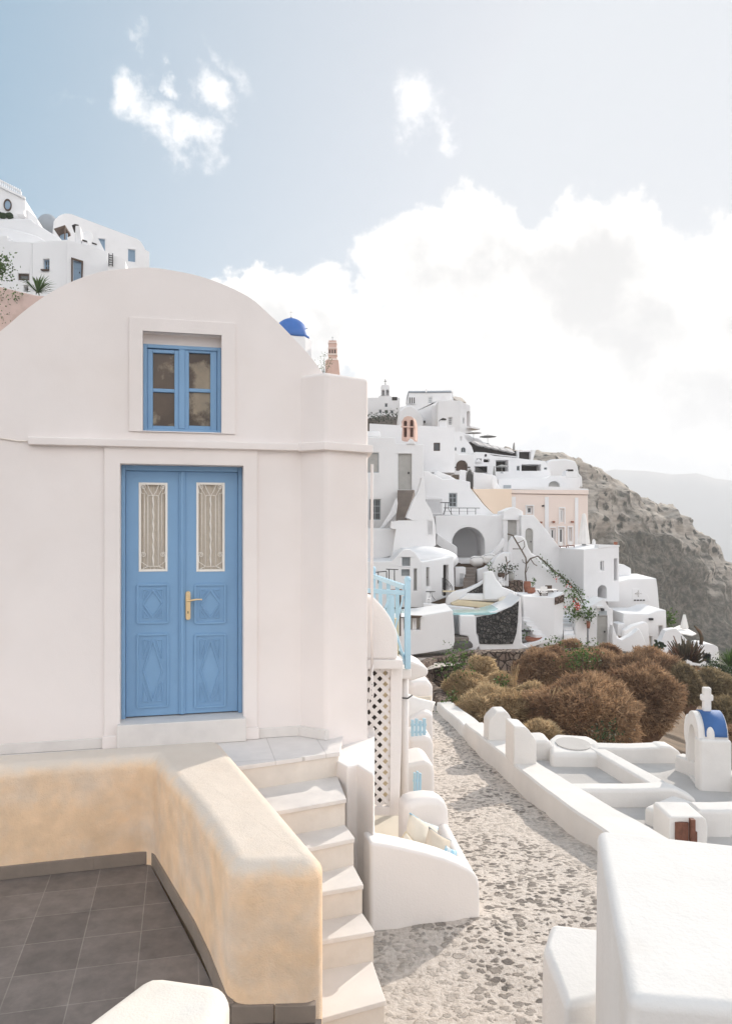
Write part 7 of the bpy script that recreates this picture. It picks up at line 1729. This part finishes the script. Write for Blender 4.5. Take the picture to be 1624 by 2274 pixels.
# ------------------------------------------------------------------ plants, pots and furniture in the village
def details():
    def pot(label, c, r, h_, mat='terracotta', plant=None, leafmat='leaf', n=30, sp=.16, group='terracotta pots'):
        t = thing('plant_pot', label, 'plant pot', c, group)
        MB().lathe([(r * .62, 0), (r * .95, h_ * .45), (r, h_ * .75), (r * .86, h_ * .9), (r * .95, h_), (r * .8, h_), (r * .75, h_ * .9)], c, 18).build('pot', mat, t, smooth='all')
        if plant:
            lv = MB(); leaves(lv, [c + Vector(p) for p in plant], .13, n, sp); lv.build('foliage', leafmat, t, recalc=False)
        return t
    pot('tall rusty red urn in front of the sloping wall, beside the folding table', W(*C3((218, 742))[0], 40.5), .20, .62)
    pot('small dark pot with a sprig, right of the tall rusty urn', W(*C3((245, 757))[0], 39.4), .22, .4, plant=[(.1, 0, .55), (.16, 0, .75)], n=14, sp=.07)
    pot('grey-green potted shrub on the stone planter', W(*C3((108, 655))[0], 41.5), .2, .4, 'greywood', plant=[(0, 0, .5), (.05, 0, .7)], n=30, sp=.14, leafmat='leaf_dark')
    pot('dark leafy pot at the left end of the stone planter', W(*C3((40, 640))[0], 40.6), .2, .3, 'darkwood', plant=[(0, 0, .45), (.1, 0, .55)], n=34, sp=.17, leafmat='leaf_dark')
    pot('terracotta pot hanging at the wooden gate by the vine pier', W(*C3((637, 984))[0], 38.0), .10, .36, plant=[(0, 0, .5), (0, 0, .65), (.1, 0, .75)], n=34, sp=.11)
    pot('low terracotta trough behind the planter wall on the lane', W(*C3((262, 1078))[0], 36.6), .42, .24, plant=[(-.4, 0, .35), (-.25, 0, .55)], n=16, sp=.12)
    slab('stone_planter', 'low brown rubble planter at the foot of the bare vine', 'planter', C3, Plane(1141, 41.8, 0), [(68, 735), (68, 658), (110, 652), (190, 656), (190, 740)], .8, 'rubble', .04)
    # folding table with cloth-like chairs on the block terrace
    P = Plane(1205, 38.2, 0); c = W(*C3((352, 718))[0], 38.6)
    t = thing('folding_table', 'white topped folding table on the block terrace', 'table', c + Vector((0, 0, -.4)))
    MB().box(c, (1.06, .5, .035), R(4)).build('table_top', 'canvas', t)
    for sx in (-.36, .36):
        for q in (-1, 1): MB().bar(c + Vector((sx - .15 * q, -.2, -.02)), c + Vector((sx + .15 * q, -.15, -.45)), .035).build('leg', 'darkwood', t)
    for i, dx in enumerate((-.35, .25)):
        cc = c + Vector((dx * .7, -.4 if i == 0 else .36, -.1)); q = thing('folding_chair', ('folding chair draped in white canvas in front of the white topped table', 'folding chair of dark wood behind the white topped table')[i], 'chair', cc + Vector((0, 0, -.4)), 'chairs at the folding table')
        MB().box(cc + Vector((0, 0, .17)), (.34, .03, .24), 0, R(-10)).build('backrest', 'canvas' if i == 0 else 'darkwood', q); MB().box(cc, (.32, .28, .03)).build('seat', 'canvas' if i == 0 else 'darkwood', q)
        for sx in (-.22, .22): MB().bar(cc + Vector((sx * .7, .12, .05)), cc + Vector((sx * .7, -.15, -.32)), .028).build('leg', 'darkwood', q); MB().bar(cc + Vector((sx * .7, -.12, .0)), cc + Vector((sx * .7, .15, -.32)), .028).build('leg', 'darkwood', q)
    # cottage yard: cafe table, two white chairs, iron bench
    c = W(*C2((760, 1155))[0], 37.8); t = thing('yard_table', 'round dark iron table in the cottage yard', 'table', c + Vector((0, 0, -.4)))
    MB().lathe([(.24, 0), (.24, .02)], c, 18).build('table_top', 'iron', t)
    for a in range(3): MB().tube([c + Vector((.04 * math.cos(a * 2.1), .04 * math.sin(a * 2.1), 0)), c + Vector((.06 * math.cos(a * 2.1), .06 * math.sin(a * 2.1), -.2)), c + Vector((.22 * math.cos(a * 2.1), .22 * math.sin(a * 2.1), -.4))], .013).build('leg', 'iron', t, smooth='all')
    def chair(label, c, mat, rz, group):
        q = thing('slat_back_chair', label, 'chair', c, group); rot = Matrix.Rotation(rz, 3, 'Z'); k5 = .5
        def b(x, y, z, d, nm): MB().box(c + rot @ Vector((x, y, z)) * k5, tuple(v * k5 for v in d), rz).build(nm, mat, q)
        b(0, 0, .45, (.42, .42, .05), 'seat')
        for x in (-.19, .19): b(x, -.19, .22, (.05, .05, .45), 'leg'); b(x, .19, .48, (.05, .05, .96), 'leg')
        for i in range(4): b(0, .19, .58 + i * .10, (.36, .03, .05), 'slat')
        for z in (.15, .3): b(0, -.19, z, (.36, .03, .04), 'stretcher')
    yb = pl = W(*C2((740, 1275))[0], 36.9)
    chair('white ladder-back chair nearest the low wall in the cottage yard', W(*C2((738, 1278))[0], 36.9), 'village', R(180), 'white chairs in the cottage yard')
    chair('white ladder-back chair against the cottage wall behind the iron table', W(*C2((745, 1195))[0], 38.8), 'village', R(0), 'white chairs in the cottage yard')
    chair('white wicker chair by the stone planter under the bare vine', W(*C3((42, 695))[0], 39.6), 'village', R(30), None)
    c = W(*C2((935, 1190))[0], 39.0); t = thing('garden_bench', 'black scrolled iron bench with beige seat pad by the cottage wing', 'bench', c)
    m = MB()
    arcp = [Vector((-.22 + .028 * i, 0, .86 - (i / 18) ** 2 * .46)) for i in range(19)]
    m.tube([c + p for p in arcp], .016); m.tube([c + Vector((-.22, 0, 0)), c + Vector((-.22, 0, .86))], .016); m.tube([c + Vector((.28, 0, .0)), c + Vector((.28, 0, .4))], .016)
    for i in range(8): p = arcp[2 * i + 1]; m.tube([c + Vector((p.x, 0, .3)), c + p], .008)
    for i in range(6):
        o_ = c + Vector((-.15 + .07 * i, 0, .42 + .05 * (5 - i))); m.tube([o_ + Vector((.045 * math.cos(k * .9), 0, .045 * math.sin(k * .9))) for k in range(8)], .008)
    m.build('backrest', 'iron', t, smooth='all'); MB().box(c + Vector((.22, -.15, .20)), (.9, .3, .07)).build('seat_pad', 'beige', t, bevel=.03)
    for x in (-.2, .62): MB().box(c + Vector((x, -.25, .08)), (.03, .03, .17)).build('leg', 'iron', t)
    c = W(*C3((190, 1075))[0], 36.9); t = thing('yard_table', 'dark metal table half hidden behind the lava stone terrace', 'table', c)
    MB().box(c + Vector((.05, 0, .52)), (.55, .4, .03)).build('table_top', 'iron', t)
    MB().tube([c + Vector((.22, 0, .52)), c + Vector((.15, 0, .28)), c + Vector((.2, 0, .0)), c + Vector((.0, 0, -.05))], .02).build('leg', 'iron', t, smooth='all')
    # loungers on the pink building's terrace
    for i, (x, y) in enumerate(((462, 432), (515, 428))):
        c = W(*C3((x, y))[0], 45.3); t = thing('lounger', ('white cushioned lounger on the pink building terrace, the left of two', 'brown wooden lounger on the pink building terrace, the right of two')[i], 'lounger', c, 'loungers on the pink building terrace')
        MB().box(c + Vector((0, 0, .10)), (.42, .3, .05)).build('seat', 'brownwood', t); MB().box(c + Vector((-.1 + .1 * i, .06, .24)), (.2, .05, .24), 0, R(-15)).build('backrest', 'canvas', t)
        for sx in (-.18, .18): MB().box(c + Vector((sx, -.1, .04)), (.04, .04, .09)).build('leg', 'brownwood', t)
    slab('chimney', 'small white chimney finial in front of the cliff beside the pink building', 'chimney', C3, Plane(1320, 46, 0), [(668, 432), (672, 385), (676, 372), (681, 372), (686, 386), (690, 432)], .3, bevel=.05)
    pot('small terracotta chimney pot on the corner of the cubic house roof', W(*C3((824, 412))[0], 44.8), .11, .19, group=None)
    # bougainvillea: bare woody stems and a leafy trail down the sloping wall
    t = thing('climbing_vine', 'bougainvillea vine trailing along the sloping white wall down to the pier', 'vine', W(*C3((210, 660))[0], 41.5))
    def S(*pts, Y=41.75): return [W(*C3(p)[0], Y + random.uniform(-.08, .05)) for p in pts]
    m = MB()
    for pts, r in (([(210, 662), (205, 600), (212, 540), (208, 500), (180, 450), (150, 400), (118, 345), (82, 335)], .04), ([(212, 540), (240, 505), (290, 488), (330, 520), (380, 570), (430, 610), (500, 670), (560, 730), (590, 780), (605, 830)], .04), ([(208, 500), (170, 438), (118, 438)], .025), ([(150, 400), (195, 378)], .02), ([(180, 450), (200, 420), (196, 385)], .02), ([(240, 505), (262, 540), (285, 555)], .025), ([(212, 540), (190, 530), (185, 510)], .02), ([(568, 1080), (566, 980), (572, 900), (560, 820), (520, 760)], .05), ([(210, 600), (225, 560)], .02)):
        m.tube(S(*pts), r, 5)
    m.build('stem', 'bark', t, smooth='all')
    lv = MB(); pts = S(*[(300 + i * 6, 500 + i * 5.4) for i in range(14)]); leaves(lv, pts, .10, 5, .10)
    pts = S(*[(385 + 7 * i, 580 + 6.2 * i) for i in range(30)], Y=41.7); leaves(lv, pts, .12, 11, .12)
    pts = S((500, 760), (520, 740), (545, 790), (560, 770), (540, 850), (480, 840), (520, 880), (545, 905), (590, 880), (610, 850), (640, 880), (655, 895), (600, 820), (590, 800), (530, 900), (560, 900), Y=38.0); leaves(lv, pts, .14, 22, .16)
    lv.build('foliage', 'leaf', t, recalc=False)
    fl = MB(); leaves(fl, S((560, 828), (565, 835), Y=37.8), .11, 26, .09); leaves(fl, S((425, 640), (470, 838), (505, 690), Y=38.5), .10, 10, .1); fl.build('blossom', 'flower', t, recalc=False)
    t = thing('bare_vine', 'leafless dark climber growing from the stone planter', 'vine', W(*C3((70, 650))[0], 40.9)); m = MB()
    for pts in ([(70, 655), (72, 600), (80, 540), (70, 490)], [(72, 600), (55, 560), (42, 545)], [(80, 540), (100, 520)], [(74, 570), (95, 580), (118, 578)], [(72, 620), (100, 590)]): m.tube(S(*pts, Y=40.9), .03, 5)
    m.build('stem', 'bark', t, smooth='all')
    m = MB(); leaves(m, [W(*C2(p)[0], 40.5) for p in ((1398, 890), (1402, 930), (1410, 955), (1395, 870))], .12, 12, .08); o = m.build('creeper', 'leaf', loc=W(*C2((1405, 960))[0], 40.5), recalc=False); tag(o, 'little green creeper on the curved stair wall by the dark steps', 'plant', kind='thing')
    # prickly pear in a white pot
    c = W(*C3((1112, 1165))[0], 34.5); t = thing('prickly_pear', 'prickly pear cactus with flat paddles in a white pot', 'cactus', c)
    MB().lathe([(.32, -.6), (.5, -.1), (.52, 0), (.44, 0), (.42, -.06)], c, 18).build('pot', 'village', t, smooth='all')
    k = .3233 * 34.5 / F
    for i, (x, y, rx, ry, rot) in enumerate(((-8, 45, 12, 24, 0), (12, 40, 12, 24, -15), (-22, 60, 9, 16, 30), (-34, 55, 12, 8, 20), (-6, 78, 9, 14, -5), (-14, 95, 8, 9, 0), (28, 55, 9, 20, -30), (46, 62, 12, 9, 30), (16, 80, 8, 12, 0), (0, 20, 10, 18, 0), (34, 75, 7, 12, -10), (-4, 62, 8, 14, 10))):
        m = MB().ell((0, 0, 0), (rx * k, .05, ry * k), 14, 10); q = Matrix.Rotation(R(rot), 3, 'Y'); m.v = [tuple(c + q @ Vector(v) + Vector((x * k, random.uniform(-.12, .12), y * k))) for v in m.v]; m.build('paddle', 'cactus', t, smooth='all')
    # candelabra spurge clump
    c = W(*C3((1310, 1212))[0], 29); t = thing('spurge_clump', 'big clump of upright brown-green finger-like cactus stems', 'cactus', c); m = MB(); k = .3233 * 29 / F
    for i in range(190):
        a = random.uniform(-1.45, 1.25); r = (150 if a < .5 else 135) * random.uniform(.55, 1.0) * (1 - .08 * abs(a)); x, z = r * math.sin(a), abs(r * math.cos(a)) + 10 * random.random(); y = random.uniform(-.9, .7)
        e = Vector((x * k, y, z * k)); s0 = Vector((x * k * .35, y * .3, z * k * .30)); mid = s0.lerp(e, .5) + Vector((-.0, 0, -.05)); w = random.uniform(.028, .045)
        m.tube([c + s0, c + mid, c + e + Vector((0, 0, .06))], [w * .9, w, w * .45], 6)
    m.build('stems', 'euphorbia', t, smooth='all')
    m = MB(); p0 = W(*C3((1408, 1095))[0], 29); m.tube([p0, p0 + Vector((.04, 0, .25)), p0 + Vector((-.05, 0, .5)), p0 + Vector((-.25, 0, .72))], [.07, .07, .06, .03], 8); m.build('arching_stem', 'euphorbia', t, smooth='all')
    # green bits among the scrub
    for i, (k_, x, y, Y, n, sp, mt, lab) in enumerate(((E2, 160, 150, 20, 120, .26, 'leaf', 'bright green leafy fig shoot beside the rubble wall'), (E2, 945, 560, 13.2, 90, .16, 'leaf_dark', 'dark green leafy plant at the foot of the biggest shrub'), (E2, 830, 118, 24, 130, .28, 'leaf', 'fresh green patch of leaves in the upper middle of the scrub'), (E2, 675, 70, 29, 50, .22, 'leaf', 'grey-green tuft at the edge of the lane below the lava terrace'), (E2, 385, 290, 17.5, 60, .12, 'leaf', 'small yellow-green sprig between the tan shrubs'), (E2, 120, 360, 17.3, 50, .10, 'leaf', 'small green weed at the end of the lane wall'), (E2, 1595, 195, 27, 150, .28, 'leaf_dark', 'dark green bush at the right picture edge below the fan of leaves'), (C3, 1185, 930, 44, 90, .25, 'leaf', 'yellow-green bush peeking out behind the low seaward house'), (E2, 1520, 178, 27, 90, .22, 'leaf_dark', 'dark green low bush between the cactus clump and the picture edge'))):
        c = W(*k_((x, y))[0], Y); t = thing('leafy_plant', lab, 'plant', c); m = MB(); leaves(m, [c, c + Vector((.1, 0, .15)), c + Vector((-.1, 0, -.12))], .075 * Y / 20, n, sp * .8); m.build('foliage', mt, t, recalc=False)
        MB().tube([c + Vector((0, 0, -.7 * Y / 20)), c + Vector((.02, 0, -.2)), c], .02, 5).build('stem', 'bark', t)
    for i, (x, y) in enumerate(((640, 430), (690, 465), (465, 300))):
        c = W(*E2((x, y))[0], 15.2 if i < 2 else 17.5); m = MB()
        for j in range(9): d = Vector((random.gauss(.35 - .2 * (i == 2), .12), random.gauss(0, .1), 1)).normalized(); m.tube([c + Vector((random.gauss(0, .03), 0, -.3)), c + d * .35, c + d * (.55 + .15 * random.random())], [.006, .006, .003], 4)
        o = m.build('grass_stalks', 'twig_tan', loc=c, smooth='all'); tag(o, ('dry upright grass stalks left in front of the biggest shrub', 'dry upright grass stalks right of centre in front of the biggest shrub', 'reddish dry stalks above the wide tan shrub')[i], 'plant', kind='thing')


details()

# thin dry twigs and leaves let some light through
for k in ('twig', 'twig_tan', 'twig_olive', 'leaf', 'leaf_dark', 'flower'):
    N, L, add = nodes(M[k].node_tree); b = next(n for n in N if n.type == 'BSDF_PRINCIPLED'); out = next(n for n in N if n.type == 'OUTPUT_MATERIAL')
    tr = add('ShaderNodeBsdfTranslucent'); L.new(b.inputs['Base Color'].links[0].from_socket, tr.inputs[0])
    mx = add('ShaderNodeMixShader'); mx.inputs[0].default_value = 0.38; L.new(b.outputs[0], mx.inputs[1]); L.new(tr.outputs[0], mx.inputs[2]); L.new(mx.outputs[0], out.inputs[0])

# ------------------------------------------------------------------ air
hz = MB().box((0, 7500, 33), (33000, 32000, 332)).build('haze', None); hz['kind'] = 'stuff'
hm = bpy.data.materials.new('haze_air'); hm.use_nodes = True
N, L, add = nodes(hm.node_tree); N.clear()
ho = add('ShaderNodeOutputMaterial'); pv = add('ShaderNodeVolumePrincipled'); pv.inputs['Color'].default_value = (0.95, 0.96, 0.98, 1); pv.inputs['Density'].default_value = 0.00062; pv.inputs['Anisotropy'].default_value = 0.0
L.new(pv.outputs[0], ho.inputs['Volume']); hz.data.materials.append(hm)
